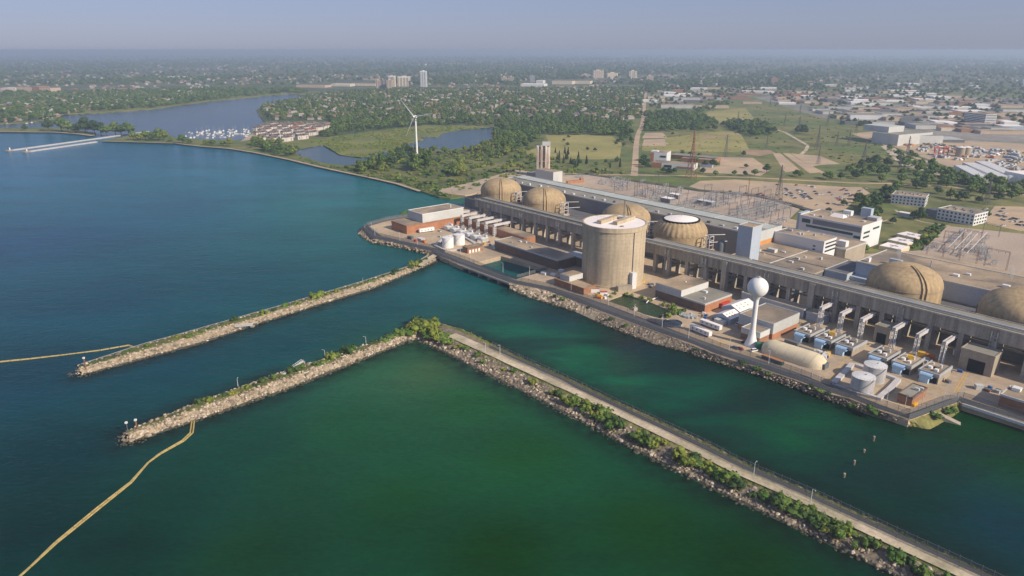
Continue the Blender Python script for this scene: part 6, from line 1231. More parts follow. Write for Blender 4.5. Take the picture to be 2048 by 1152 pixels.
# named low blocks: x0, x1, y roof front edge, height m, depth m, wall, roof, label
LOW = [(1041, 1088, 168, 12, 90, 'cladding_white', 'white_roof', 'white flat-roofed hall at the left end of the mall'), (1104, 1144, 162, 18, 90, 'tower_cream', 'roof_gravel', 'big cream mall block'), (1149, 1180, 162, 16, 90, 'tower_cream', 'roof_gravel', 'second cream mall block, right of the big one'), (1072, 1086, 161, 16, 60, 'cladding_white', 'white_roof', 'white mall annex beside the grey office block'), (1110, 1180, 172, 8, 60, 'tower_tan', 'roof_gravel', 'long low tan strip in front of the mall'),
 (592, 650, 170, 12, 70, 'tower_tan', 'roof_gravel', 'long pinkish retail block left of the tight tower group'), (662, 700, 168, 12, 60, 'tower_cream', 'white_roof', 'pale retail block with a white roof left of the towers'), (702, 750, 167, 12, 60, 'tower_cream', 'roof_gravel', 'cream retail block directly left of the towers'), (0, 30, 176, 16, 50, 'tower_cream', 'white_roof', 'white-roofed block at the far left edge'), (32, 62, 174.5, 22, 60, 'tower_tan', 'roof_gravel', 'tall orange-tan block on the far left'), (60, 78, 173, 26, 60, 'brick', 'roof_gravel', 'tallest brick block on the far left'), (78, 100, 176, 20, 60, 'tower_tan', 'roof_gravel', 'tan block right of the tallest brick one'), (0, 45, 184, 8, 40, 'brick', 'rust', 'row of red roofs at the far left edge'), (100, 138, 184.5, 8, 40, 'cladding_white', 'white_roof', 'low white shed right of the brick blocks'), (145, 178, 182, 8, 40, 'tower_cream', 'white_roof', 'low pale shed beyond the bay'), (183, 209, 179, 8, 40, 'tower_tan', 'roof_gravel', 'low tan shed beyond the bay'), (222, 252, 178, 8, 70, 'brick', 'roof_gravel', 'low red block beyond the bay'), (380, 416, 174, 8, 40, 'cladding_white', 'white_roof', 'long white shed beyond the bay head'), (442, 462, 176, 9, 40, 'tower_cream', 'roof_gravel', 'cream shed beyond the bay head'), (485, 508, 176, 9, 40, 'tower_cream', 'roof_gravel', 'pale shed at the bay head'), (324, 372, 153.5, 12, 90, 'cladding_light', 'white_roof', 'far white warehouse above the bay'),
 (786, 811, 217, 10, 26, 'brick', 'rust', 'long red-brick school in the trees'), (845, 862, 204, 10, 26, 'brick_orange', 'rust', 'orange-roofed school in the trees'), (858, 880, 199.5, 8, 34, 'cladding_blue', 'white_roof', 'white-roofed hall behind the orange school'), (1086, 1124, 220, 8, 46, 'tower_cream', 'roof_gravel', 'flat tan school roof near the houses'), (1126, 1140, 222, 7, 26, 'cladding_white', 'white_roof', 'white hall right of the flat tan school'), (1296, 1330, 193, 8, 60, 'tower_cream', 'roof_gravel', 'low tan plant right of the long road'),
 (1347, 1401, 196, 11, 70, 'cladding_light', 'roof_hall', 'long grey works right of the long road'), (1322, 1390, 210, 10, 60, 'cladding_light', 'roof_gravel', 'long tan-roofed warehouse right of the long road'), (1392, 1458, 211, 8, 40, 'tower_tan', 'roof_gravel', 'thin tan shed continuing the long warehouse'), (1346, 1372, 180, 9, 60, 'brick_orange', 'brick_orange', 'orange-roofed plant beyond the long grey works'), (1381, 1415, 176, 9, 60, 'cladding_white', 'white_roof', 'white-roofed plant beside the orange-roofed one'), (1484, 1525, 182, 9, 50, 'cladding_light', 'white_roof', 'pale plant at the head of the corridor'), (1486, 1524, 204, 6, 24, 'tower_tan', 'roof_gravel', 'low shed alone on the corridor grass'), (1322, 1356, 169, 9, 60, 'tower_cream', 'roof_gravel', 'cream row beyond the orange-roofed plant'), (1368, 1390, 168, 9, 60, 'tower_cream', 'roof_gravel', 'second cream row beyond the orange-roofed plant'),
 (1701, 1773, 230, 12, 80, 'cladding_white', 'roof_hall', 'long white-walled warehouse above the pale industrial block'), (1773, 1806, 235, 9, 50, 'tower_tan', 'roof_gravel', 'tan shed joined to the white-walled warehouse'), (1728, 1823, 197, 9, 60, 'brick', 'rust', 'long red-roofed warehouse in the industrial flats'), (1834, 1873, 198.5, 10, 70, 'tower_cream', 'white_roof', 'pale warehouse right of the red-roofed one'), (1880, 1938, 203, 8, 60, 'brick', 'roof_hall', 'brown warehouse beyond the striped office'), (1906, 1946, 214, 11, 46, 'cladding_white', 'white_roof', 'white warehouse left of the striped office'), (1958, 1985, 215, 10, 40, 'cladding_white', 'white_roof', 'white warehouse behind the striped office'), (1982, 2060, 227, 9, 80, 'tower_tan', 'roof_gravel', 'wide brown-roofed warehouse right of the striped office'), (1780, 1850, 217, 8, 90, 'tower_tan', 'roof_gravel', 'wide tan-roofed plant in the industrial flats'), (1853, 1905, 222, 8, 80, 'cladding_light', 'roof_gravel', 'wide grey-walled plant in the industrial flats'), (1657, 1710, 214, 8, 50, 'cladding_light', 'roof_hall', 'grey plant left of the wide tan-roofed one'), (1630, 1665, 206, 8, 60, 'tower_tan', 'roof_gravel', 'tan plant on the corridor edge'), (1558, 1592, 205, 7, 40, 'cladding_white', 'white_roof', 'low white shed on the corridor edge'), (1605, 1630, 192, 9, 60, 'cladding_light', 'white_roof', 'pale plant beyond the corridor edge'), (1540, 1620, 181, 8, 40, 'brick', 'roof_gravel', 'long brown plant row near the brick apartment block'), (1690, 1712, 243, 8, 40, 'steel_dark', 'roof_dark', 'dark shed beside the pale works yard'), (1745, 1790, 244, 8, 40, 'cladding_light', 'roof_hall', 'grey shed in front of the white-walled warehouse'), (1883, 1913, 256, 7, 26, 'tower_cream', 'roof_gravel', 'cream shed behind the pale industrial block'), (1812, 1848, 245.5, 8, 50, 'steel_dark', 'roof_dark', 'dark flat shed right of the grey one'), (1930, 1992, 248, 9, 40, 'steel_dark', 'roof_gravel', 'dark-walled shed in front of the striped office'), (1862, 1930, 279, 6, 60, 'steel_dark', 'green_roof', 'long low green-roofed shed joined to the pale industrial block'),
 (1060, 1100, 134, 12, 160, 'cladding_light', 'white_roof', 'far pale plant on the plain'), (990, 1040, 118, 14, 260, 'tower_tan', 'roof_gravel', 'far tan works near the horizon'), (800, 850, 128, 12, 160, 'cladding_white', 'white_roof', 'far white works left of the plain'), (850, 930, 127, 10, 120, 'cladding_white', 'white_roof', 'long far white works on the plain'), (1210, 1245, 111, 14, 300, 'cladding_white', 'white_roof', 'farthest white works below the horizon'), (1795, 1840, 167, 10, 90, 'cladding_white', 'white_roof', 'white plant left of the lone cream tower'), (1948, 1964, 172, 10, 90, 'white_roof', 'white_roof', 'bright white dome-like hall far right'), (1780, 1838, 181, 9, 70, 'tower_cream', 'white_roof', 'pale plant row beyond the red-roofed warehouse'), (1690, 1730, 175, 9, 70, 'cladding_white', 'roof_gravel', 'pale plant above the corridor end'), (1652, 1684, 170, 9, 70, 'tower_cream', 'white_roof', 'cream plant above the corridor end'), (1560, 1640, 162, 9, 80, 'tower_tan', 'roof_gravel', 'pinkish plant row near the far towers'), (1315, 1345, 150, 9, 100, 'tower_tan', 'roof_gravel', 'tan plant row beyond the short tan block'), (2005, 2050, 252, 9, 40, 'cladding_blue', 'white_roof', 'pale shed at the right frame edge'), (1962, 2060, 262, 7, 40, 'tower_tan', 'roof_gravel', 'tan shed at the right frame edge'), (725, 760, 157, 9, 60, 'tower_tan', 'roof_gravel', 'small tan row behind the tower group'), (1178, 1186, 170, 8, 40, 'tower_cream', 'roof_gravel', 'small cream block in front of the mall')]
for x0, x1, y_, zt, dp, wl, rf, lb in LOW: fbox('low_building', lb, (x0, y_), (x1, y_ + (x1 - x0) * .012), zt, dp, wl, rf)
rr = random.Random(21); IND = [(1300, 208), (1295, 178), (1480, 172), (1700, 178), (1850, 185), (2050, 200), (2050, 262), (1900, 262), (1800, 240), (1680, 232), (1600, 204), (1520, 190), (1440, 204)]
n_ = 0; taken = [((x0 + x1) / 2, y_) for x0, x1, y_, *_ in LOW]
while n_ < 120:
    px_, py_ = rr.uniform(1295, 2050), rr.uniform(172, 262)
    if not inpoly(px_, py_, IND) or min(math.hypot((px_ - a) / 5, py_ - b2) for a, b2 in taken) < 4.2: continue
    taken.append((px_, py_)); w2 = rr.uniform(18, 55); q = rr.randrange(7)
    wl, rf, nm = [('cladding_light', 'roof_hall', 'grey'), ('tower_tan', 'roof_gravel', 'tan'), ('brick', 'roof_gravel', 'brick-walled'), ('cladding_white', 'white_roof', 'white-roofed'), ('steel_dark', 'roof_dark', 'dark'), ('tower_cream', 'roof_gravel', 'cream'), ('brick', 'rust', 'red-roofed')][q]
    fbox('low_building', 'small low ' + nm + ' unit of the industrial flats', (px_ - w2 / 2, py_), (px_ + w2 / 2, py_ + .3), rr.uniform(5, 9), rr.uniform(30, 90), wl, rf, 'building', 'small units of the industrial flats'); n_ += 1
t, L_ = fbox('striped_office', 'office slab with dark and white window stripes on the right', (1930, 224), (1973, 229), 30, 30, 'cladding_white', 'roof_gravel', 'building', None, 7)
# the pale industrial block
t, L_ = fbox('industrial_hall', 'left half of the big pale grey industrial hall, with a sloping roof', (1763, 262), (1798, 271), 17, 90, 'cladding_light', 'roof_hall'); t, L_ = fbox('industrial_hall', 'front half of the big pale grey industrial hall, with a higher rear block', (1798, 270), (1866, 264.5), 22, 60, 'cladding_light', 'roof_hall', extra=((-.35, .6, 22, .1, 1.6, 34, 'cladding_light', 'upper_block'),))
# works yard: silos, cranes, stacks
for i, (a, b2) in enumerate(((1919, 313), (1931, 313))):
    x, y = g(a, b2, LZ); t = thing('silo', 'grey silo, ' + ('left' if i == 0 else 'right') + ' of the pair under a white roof in the works yard', 'silo', (x, y, LZ)); MB().lathe([(7.5, 0), (7.5, 17)], 24).build('shell', 'concrete', t, True); MB().lathe([(8, 17), (.1, 19)], 24).build('roof', 'white_roof', t)
for i, (a, b2) in enumerate(((1872, 311), (1890, 311))):
    x, y = g(a, b2, LZ); t = thing('portal_crane', 'red portal crane, ' + ('left' if i == 0 else 'right') + ' of the pair in the works yard', 'crane', (x, y, LZ), .35)
    for sx in (-5.5, 5.5): MB().box(sx - .6, -.6, 0, sx + .6, .6, 14).build('leg', 'red', t); MB().bar((sx, -4, 0), (sx, 0, 13.6), .6).build('brace', 'red', t)
    MB().box(-7, -.9, 14, 7, .9, 15.6).build('bridge_beam', 'red', t)
rows = [((1908, 330), (1950, 352), 9, 18, 'long grey-white shed at the left of the works sheds'), ((1925, 325), (1985, 351), 9, 20, 'second long grey-white shed of the works'), ((1950, 322), (2020, 352), 9, 20, 'third long grey-white shed of the works')]
for a, b2, zt, dp, lb in rows: fbox('works_shed', lb, a, b2, zt, dp, 'cladding_white', 'steel_light', 'building')
fbox('works_hall', 'tall white-roofed hall at the right frame edge', (2010, 342), (2060, 352), 13, 60, 'cladding_white', 'white_roof')
rr = random.Random(8); src = {}
def stack_mesh(mt, k0):
    k = MB(); r2 = random.Random(k0)
    for i in range(6): z = 0; x0 = -7 + i * 2.4; h = r2.uniform(1.2, 4.5); k.box(x0, -2.5, 0, x0 + 2.1, 2.5, h)
    return k.mesh('product_stack', mt)
SM = [stack_mesh(m_, i) for i, m_ in enumerate(['concrete', 'steel', 'cladding_light', 'white_roof', 'cladding_grey', 'cladding_blue', 'orange', 'blue_paint'])]
YARDP = [(1790, 285), (1850, 288), (1905, 292), (1960, 296), (2060, 305), (2060, 345), (2010, 338), (1960, 318), (1900, 322), (1860, 312)]
for i in range(330):
    p_ = (rr.uniform(1790, 2055), rr.uniform(285, 345))
    if not inpoly(*p_, YARDP): continue
    j = rr.choice([0, 0, 1, 1, 2, 2, 3, 4, 5, 6 if rr.random() < .3 else 0, 7 if rr.random() < .4 else 1]); o = bpy.data.objects.new('product_stack', SM[j]); COL.objects.link(o); x, y = g(*p_, LZ); o.location = (x, y, LZ + .1); o.rotation_euler = (0, 0, .4 + rr.choice([0, H2])); s_ = rr.uniform(.6, 1.2); o.scale = (s_, s_, s_); tag(o, 'stack of ' + ['grey concrete', 'pale steel', 'pale grey', 'white', 'grey steel', 'blue-grey', 'orange', 'blue'][j] + ' products in the works yard', 'stack', 'stacks in the works yard')
# townhouses by the bay
rt = random.Random(14); TH = []; THP = [(510, 272), (518, 252), (545, 242), (640, 241), (662, 249), (640, 260), (604, 270), (560, 277)]
for ri, yy in enumerate((244.5, 248, 252, 256.5, 261.5, 267, 272.5)):
    xx = 512 + (ri % 2) * 9; ci = 0
    while xx < 660:
        w2 = rt.uniform(15, 24); y2 = yy + rt.uniform(-1.0, 1.0)
        if inpoly(xx + w2 / 2, y2, THP):
            ci += 1; TH.append((xx, y2 + 1.2, xx + w2, y2 - 1.2 + rt.uniform(-.4, .4), rt.uniform(9, 12), ORD[ci - 1] + ' block from the bay, ' + ORD[ri] + ' row from the trees' + (', under a red roof' if rt.random() < .18 else '')))
        xx += w2 + rt.uniform(3, 7)
for i, (a, b2, c_, d_, zt, lb) in enumerate(TH):
    A = g(a, b2, LZ + zt); B = g(c_, d_, LZ + zt); L_ = math.dist(A, B); t = thing('townhouse_row', 'pale townhouses, ' + lb, 'townhouses', ((A[0] + B[0]) / 2, (A[1] + B[1]) / 2, LZ), math.atan2(B[1] - A[1], B[0] - A[0]), 'townhouse rows by the marsh'); x = L_ / 2; MB().box(-x, 0, 0, x, 12, zt - 3).build('wall', 'townhouse_wall', t); k = MB(); n2 = max(3, int(L_ / 9))
    for j in range(n2):
        x0 = -x + L_ * j / n2; x1 = x0 + L_ / n2 * .97; o_ = (j % 2) * 1.6; k.add([(x0, -.6 - o_, zt - 3), (x1, -.6 - o_, zt - 3), (x1, 12.6, zt - 3), (x0, 12.6, zt - 3), (x0 + 1, 5.5, zt + .8), (x1 - 1, 5.5, zt + .8)], [(0, 1, 5, 4), (1, 2, 5), (2, 3, 4, 5), (3, 0, 4)])
        if o_: k.add([(x0 + 1, -2.3, zt - 3), (x1 - 1, -2.3, zt - 3), ((x0 + x1) / 2, -2.3, zt - .2), ((x0 + x1) / 2, 3, zt - .2), (x0 + 1, 3, zt - 3), (x1 - 1, 3, zt - 3)], [(0, 2, 3, 4), (1, 5, 3, 2)])
    k.build('roof', 'shingle' if 'red' not in lb else 'rust', t); k = MB()
    for j in range(1, n2, 2): x0 = -x + L_ * j / n2; k.box(x0, -1.6, 0, x0 + L_ / n2 * .97, .1, zt - 3)
    k.build('bay_front', 'townhouse_wall', t); k = MB()
    for j in range(n2): xm = -x + L_ * (j + .5) / n2; k.box(xm - 1.2, -.12, 1, xm + 1.2, .1, 2.6); k.box(xm - 1.2, -.12, 4, xm + 1.2, .1, 5.6)
    k.build('windows', 'glass_dark', t)
fbox('marina_hall', 'yellow-fronted hall at the end of the townhouse rows', (652, 246), (664, 246), 9, 14, 'yellow', 'roof_hall')
# boats
def boat_mesh(sail):
    k = MB(); P_ = [(-4.5, -1.5), (2, -1.6), (5.2, 0), (2, 1.6), (-4.5, 1.5)]; k.prism(P_, 0, 1.5); k.prism([(-2.5, -1), (1.2, -1), (1.2, 1), (-2.5, 1)], 1.5, 2.7, 1 if not sail else 0)
    if sail: k.tube([(.6, 0, 1.5), (.6, 0, 15)], .14, 5, 2); k.bar((.6, 0, 2.8), (-3.6, 0, 3), .2, None, 0)
    return k.mesh('boat', ['white_paint', 'steel_dark', 'steel_light'])
BMS = [boat_mesh(True), boat_mesh(False)]
rr = random.Random(5); nb = 0
for poly, cnt, nm in (([(362, 270), (385, 262), (430, 260), (500, 259), (503, 263), (500, 274), (450, 279), (400, 277), (362, 275)], 85, 'marina before the townhouses'), ([(8, 243), (60, 240), (108, 236), (110, 240), (60, 246), (10, 248)], 45, 'far marina across the bay')):
    zz = .3
    for i in range(cnt * 6):
        if nb >= cnt and poly[0][0] > 100 or (poly[0][0] < 100 and nb >= 125): break
        p_ = (rr.uniform(min(q[0] for q in poly), max(q[0] for q in poly)), rr.uniform(min(q[1] for q in poly), max(q[1] for q in poly)))
        if not inpoly(*p_, poly): continue
        x, y = g(*p_, zz); j = 0 if rr.random() < .45 else 1; o = bpy.data.objects.new('moored_boat', BMS[j]); COL.objects.link(o); o.location = (x, round(y / 16) * 16 + rr.uniform(-1, 1), zz); o.rotation_euler = (0, 0, H2 + rr.choice([0, math.pi])); s_ = rr.uniform(.6, 1.05); o.scale = (s_, s_, s_); tag(o, ('white sailing boat with a bare mast' if j == 0 else 'white motor boat') + ' moored in the ' + nm, 'boat', 'boats moored in the ' + nm); nb += 1
# harbour piers
for lb, a, b2, m_ in (('longer harbour pier of the bay mouth, with a small white beacon', (18, 300.5), (296, 262.5), .5), ('shorter harbour pier of the bay mouth, nearer the beach', (52, 303), (192, 283), .5)):
    A = g(*a, 1.5); B = g(*b2, 1.5); L_ = math.dist(A, B); t = thing('harbour_pier', lb, 'pier', (A[0], A[1], 0), math.atan2(B[1] - A[1], B[0] - A[0])); MB().box(-4, -4, -2, L_, 4, 1.8).build('deck', 'bund_concrete', t); MB().box(-5, -5, -2, 6, 5, 2.1).build('pier_head', 'concrete', t); MB().lathe([(1.3, 1.8), (.9, 6.5)], 12, (2, 0)).build('beacon', 'white_paint', t); MB().lathe([(1.1, 6.5), (.2, 8)], 12, (2, 0)).build('beacon_cap', 'red', t)
# ================================================================== trees, shrubs, woods, houses
def crown_mesh(name, kind, seed, leafmat_):
    r = np.random.default_rng(seed); vs = []; fs = []
    if kind == 'conifer': blobs = [(0, 0, 2.2 + i * 2.0, 2.6 - i * .42, 1.4) for i in range(6)]
    elif kind == 'shrub': blobs = [(r.uniform(-1.2, 1.2), r.uniform(-1.2, 1.2), r.uniform(.5, 1.1), r.uniform(.7, 1.2), r.uniform(.6, 1.0)) for _ in range(6)]
    elif kind == 'tall': blobs = [(r.uniform(-1.2, 1.2), r.uniform(-1.2, 1.2), 3 + i * 1.7, r.uniform(1.7, 2.5) * (1 - .05 * i), r.uniform(1.3, 1.9)) for i in range(6)]
    else: blobs = [(3.0 * math.cos(a), 3.0 * math.sin(a), r.uniform(4, 6.2), r.uniform(1.9, 2.7), r.uniform(1.5, 2.3)) for a in np.arange(6) * 1.047 + r.uniform(0, 1)] + [(r.uniform(-1, 1), r.uniform(-1, 1), r.uniform(6.8, 8.4), r.uniform(2, 2.8), r.uniform(1.6, 2.3)) for _ in range(3)] + [(0, 0, 4.6, 3.2, 2.2)]
    for (x, y, z, rx, rz) in blobs:
        o = len(vs); v = IV * r.uniform(.78, 1.0, (12, 1)) * np.array([rx, rx, rz]) * .88 + np.array([x, y, z]); vs += v.tolist(); fs += (IF + o).tolist()
    nl = 60 if kind == 'shrub' else 300; s0 = .35 if kind == 'shrub' else .75
    for _ in range(nl):
        x, y, z, rx, rz = blobs[r.integers(len(blobs))]; d_ = r.normal(size=3); d_ /= np.linalg.norm(d_); c_ = np.array([x, y, z]) + d_ * np.array([rx, rx, rz]) * r.uniform(.85, 1.12)
        a = r.normal(size=3); a = np.cross(d_ + r.normal(size=3) * .45, a); a /= np.linalg.norm(a) + 1e-6; b2 = np.cross(a, d_ + r.normal(size=3) * .3); b2 /= np.linalg.norm(b2) + 1e-6; s_ = s0 * r.uniform(.5, 1.2)
        o = len(vs); vs += [(c_ - a * s_).tolist(), (c_ + b2 * s_ * .7).tolist(), (c_ + a * s_).tolist(), (c_ - b2 * s_ * .7).tolist()]; fs.append((o, o + 1, o + 2, o + 3))
    me = bpy.data.meshes.new(name); me.from_pydata(vs, [], fs); me.materials.append(MATS[leafmat_]); me.update(); return me
def trunk_mesh(h):
    k = MB(); k.tube([(0, 0, -.4), (0.05, 0, h * .5), (0, .1, h)], (.34, .2), 7)
    for a in range(4): k.tube([(0, 0, h * .6), (1.5 * math.cos(a * 1.6), 1.5 * math.sin(a * 1.6), h * 1.15)], (.16, .06), 5)
    return k.mesh('trunk', 'bark')
CROWN = {}
for kk, lm, n_ in (('broad', 'leaf', 4), ('broad', 'leaf_dark', 3), ('tall', 'leaf', 2), ('tall', 'leaf_light', 2), ('broad', 'leaf_light', 2), ('conifer', 'conifer', 2), ('shrub', 'leaf', 3), ('shrub', 'leaf_light', 3), ('shrub', 'leaf_dark', 2)):
    CROWN[(kk, lm)] = [crown_mesh('crown', kk, 100 + len(CROWN) * 10 + i, lm) for i in range(n_)]
TRK = {'broad': trunk_mesh(4.2), 'tall': trunk_mesh(4.0), 'conifer': trunk_mesh(3.0), 'shrub': trunk_mesh(.5)}
SRC = {}
def plant(kk, lm, x, y, z, s, label, grp):
    nm = {'broad': 'broadleaf_tree', 'tall': 'poplar_tree', 'conifer': 'conifer_tree', 'shrub': 'shrub'}[kk]
    t = thing(nm, label, 'shrub' if kk == 'shrub' else 'tree', (x, y, z), random.uniform(0, 6.28), grp); t.scale = (s * random.uniform(.9, 1.12), s * random.uniform(.9, 1.12), s * random.uniform(.7, 1.3) if kk == 'shrub' else s * random.uniform(.85, 1.2))
    cm = random.choice(CROWN[(kk, lm)]); o = bpy.data.objects.new('crown', cm); COL.objects.link(o); o.parent = t; SRC.setdefault((kk, lm), []); 
    if all(q.data is not cm for q in SRC[(kk, lm)]): SRC[(kk, lm)].append(o)
    o2 = bpy.data.objects.new('trunk', TRK[kk]); COL.objects.link(o2); o2.parent = t
    return t
LM_NAME = {'leaf': 'mid-green', 'leaf_dark': 'dark', 'leaf_light': 'pale green', 'conifer': 'dark'}
KD_NAME = {'broad': 'broadleaf tree', 'tall': 'upright tree', 'conifer': 'conifer', 'shrub': 'bush'}
woods = []      # everything beyond the individual trees: (x, y, z, scale, kind index)
def grove(poly, n, mix, smin, smax, place, things=True, z=None, grp=None):
    """trees inside a pixel polygon; the ones that count as single trees get a label"""
    z = LZ if z is None else z; W = [g(a, b2, z) for a, b2 in poly]
    pts = sample_poly(W, n); pts.sort(key=lambda p: p[1])
    for x, y in pts:
        kk, lm = random.choice(mix); s_ = random.uniform(smin, smax)
        if things: plant(kk, lm, x, y, z, s_, LM_NAME[lm] + ' ' + KD_NAME[kk] + ' ' + place, grp or ('trees ' + place))
        else: woods.append((x, y, z, s_, (kk, lm)))
B_, D_, L_T = ('broad', 'leaf'), ('broad', 'leaf_dark'), ('broad', 'leaf_light'); T_, TL, C_ = ('tall', 'leaf'), ('tall', 'leaf_light'), ('conifer', 'conifer'); S_, SL, SD = ('shrub', 'leaf'), ('shrub', 'leaf_light'), ('shrub', 'leaf_dark')
# tree things
for a, b2, s_ in [(50, 261, .9), (98, 262, 1.5), (124, 263, 1.7), (137, 264, 1.8), (152, 266, 1.1), (171, 266, 1.9), (190, 267, 1.7), (202, 268, 1.9), (213, 270, 1.5), (231, 269, 1.8), (243, 270, 1.5), (258, 270, 1.7)]: x, y = g(a, b2, LZ); plant('broad', random.choice(['leaf', 'leaf_dark']), x, y, LZ, s_ * 1.75, 'big round tree on the left sand spit', 'trees on the left sand spit')
for a, b2, s_ in [(268, 280, 1.2), (280, 281, 1.3), (292, 280, 1.4), (305, 281, 1.3), (318, 281, 1.8), (328, 281, 1.5), (342, 284, .8), (366, 287, 1.5), (380, 288, .8), (412, 290, .9), (425, 291, 1.0), (446, 292, .8), (460, 293, 1.1)]: x, y = g(a, b2, LZ); plant('broad', random.choice(['leaf', 'leaf', 'leaf_light']), x, y, LZ, s_ * 1.45, 'round tree on the right sand spit before the marina', 'trees on the right sand spit')
grove([(497, 296), (510, 288), (560, 290), (590, 303), (596, 315), (560, 312), (520, 303)], 34, [B_, B_, L_T, D_], 1.0, 1.8, 'on the shore below the townhouses')
grove([(693, 338), (720, 329), (752, 325), (790, 316), (800, 318), (795, 340), (760, 348), (720, 345)], 24, [B_, B_, L_T, T_, D_], 1.2, 2.0, 'at the marsh pond corner of the shore')
grove([(790, 312), (812, 300), (855, 304), (880, 300), (900, 310), (880, 316), (835, 321), (800, 322)], 26, [B_, B_, D_, L_T, TL, T_], 1.0, 1.6, 'round the foot of the wind turbine')
grove([(905, 300), (950, 300), (990, 282), (1020, 285), (1030, 305), (1000, 318), (950, 318), (915, 312)], 34, [B_, B_, L_T, TL, T_], 1.0, 1.6, 'between the pond and the wind turbine meadow')
grove([(880, 352), (910, 340), (935, 338), (920, 356)], 8, [B_, L_T], 1.2, 1.9, 'alone in the shore scrub'); grove([(800, 330), (850, 325), (868, 345), (830, 346)], 12, [B_, B_, T_], 1.3, 2.2, 'in the scrub before the wind turbine')
grove([(1100, 303), (1140, 308), (1180, 322), (1240, 322), (1240, 345), (1190, 346), (1120, 330)], 26, [C_, C_, D_, B_], .7, 1.1, 'in the rough behind the chimney stacks')
for a, b2 in ((1175, 302), (1190, 303), (1232, 290), (1236, 285), (1137, 276), (1128, 283), (1135, 292)): x, y = g(a, b2, LZ); plant('broad', 'leaf_dark', x, y, LZ, random.uniform(.7, 1.0), 'small dark tree standing on the yellow meadow', 'small trees on the meadow')
grove([(1245, 265), (1262, 262), (1268, 275), (1262, 308), (1246, 310), (1240, 290)], 16, [D_, B_], .8, 1.2, 'between the yellow meadow and the long road')
for a, b2, s_ in [(1284, 331, 1.3), (1290, 335, 1.3), (1287, 322, 1.2), (1326, 345, 1.0), (1338, 347, 1.1), (1348, 346, .9), (1365, 309, .9), (1380, 312, .9), (1392, 325, 1.1), (1398, 318, 1.2), (1410, 333, 1.1), (1425, 332, 1.2), (1433, 333, 1.0), (1405, 347, .9), (1431, 353, 1.0), (1468, 351, .9), (1490, 352, .8), (1509, 351, 1.2), (1492, 336, .8), (1533, 345, 1.2), (1487, 312, .9), (1592, 352, 1.2), (1652, 357, 1.3), (1659, 360, 1.2), (1681, 359, 1.0), (1600, 355, 1.0), (1345, 270, .8)]: x, y = g(a, b2, LZ); plant('broad', random.choice(['leaf', 'leaf_dark']), x, y, LZ, s_, 'single tree among the lots round the brick centre', 'single trees round the lots')
grove([(1762, 376), (1800, 378), (1790, 395), (1772, 410), (1756, 440), (1732, 445), (1722, 424), (1740, 405)], 34, [D_, D_, D_, B_], .95, 1.35, 'in the dark belt between the main lot and the white offices'); grove([(1705, 404), (1722, 395), (1730, 408), (1712, 412)], 4, [D_], .8, 1.1, 'at the corner of the main lot by the dark belt')
grove([(1690, 340), (1720, 322), (1770, 325), (1785, 345), (1770, 368), (1730, 366), (1700, 358)], 22, [B_, D_], 1.0, 1.5, 'in the clump above the main lot')
grove([(1800, 355), (1900, 362), (2048, 385), (2048, 398), (1960, 385), (1880, 376), (1790, 372)], 34, [B_, B_, D_], .9, 1.4, 'along the road behind the white offices')
for a, b2, s_ in [(1832, 377, 1.2), (1845, 378, 1.2), (1876, 388, 1.3), (1900, 398, 1.3), (1918, 402, 1.4), (1930, 402, 1.2), (1940, 386, 1.2), (1965, 393, 1.3), (1996, 400, 1.2), (2022, 399, 1.3), (1957, 405, 1.0), (1838, 440, 1.3), (1828, 438, 1.1), (1845, 437, 1.1), (1960, 441, 1.0), (1972, 436, 1.0), (1785, 448, .9), (1656, 426, .8), (1688, 411, .9), (1832, 410, .9), (1805, 407, .8)]: x, y = g(a, b2, LZ); plant('broad', random.choice(['leaf', 'leaf_dark']), x, y, LZ, s_, 'garden tree round the white offices', 'garden trees round the white offices')
grove([(1843, 468), (1862, 452), (1878, 448), (1890, 455), (1862, 480), (1835, 500), (1820, 500)], 26, [S_, S_, SD, SL], 1.6, 2.8, 'on the slope between the portables and the near switchyard', True, YZ, 'bushes on the slope by the portables'); grove([(1698, 500), (1715, 490), (1730, 495), (1722, 512), (1700, 515)], 8, [S_, SD, SL], 1.6, 2.6, 'behind the low brown roofs by the portables', True, YZ)
# shrubs of the breakwaters and the causeway
SHRUB_K = 1.35
def shrubs(A, B, lst, place):
    a = eq(A, 200); b2 = eq(B, 200)
    for f_, t_, s_ in lst:
        p = lerp2(a[int(f_ * 199)], b2[int(f_ * 199)], t_); k_ = random.choice([S_, S_, SL, SD]); plant(*k_, p[0], p[1], 2.2, s_ * SHRUB_K, ('bright' if k_ is SL else 'dark' if k_ is SD else 'green') + ' bush growing on ' + place, 'bushes on ' + place)
rs = random.Random(4)
shrubs(*BW1, [(f_, rs.uniform(.3, .55), rs.uniform(.9, 1.5)) for f_ in [.1, .14, .2, .22, .25, .27, .3, .33, .40, .43, .46, .49, .58, .61, .68, .70, .72, .77, .80, .88, .90, .92, .94, .96]] + [(.55, .45, 2.4), (.555, .5, 2.0), (.82, .4, 1.5), (.89, .4, 2.0), (.93, .35, 2.0)], 'the long breakwater')
shrubs(*BW2, [(f_, rs.uniform(.25, .5), rs.uniform(.9, 1.5)) for f_ in [.2, .23, .27, .3, .34, .37, .40, .43, .46, .53, .58, .66, .70, .80, .84, .90]] + [(.5, .4, 1.8), (.52, .3, 1.7), (.61, .45, 1.6), (.64, .35, 1.9), (.69, .35, 2.2), (.71, .4, 2.0), (.88, .4, 2.0), (.93, .55, 2.2), (.97, .3, 1.8)], 'the nearer breakwater')
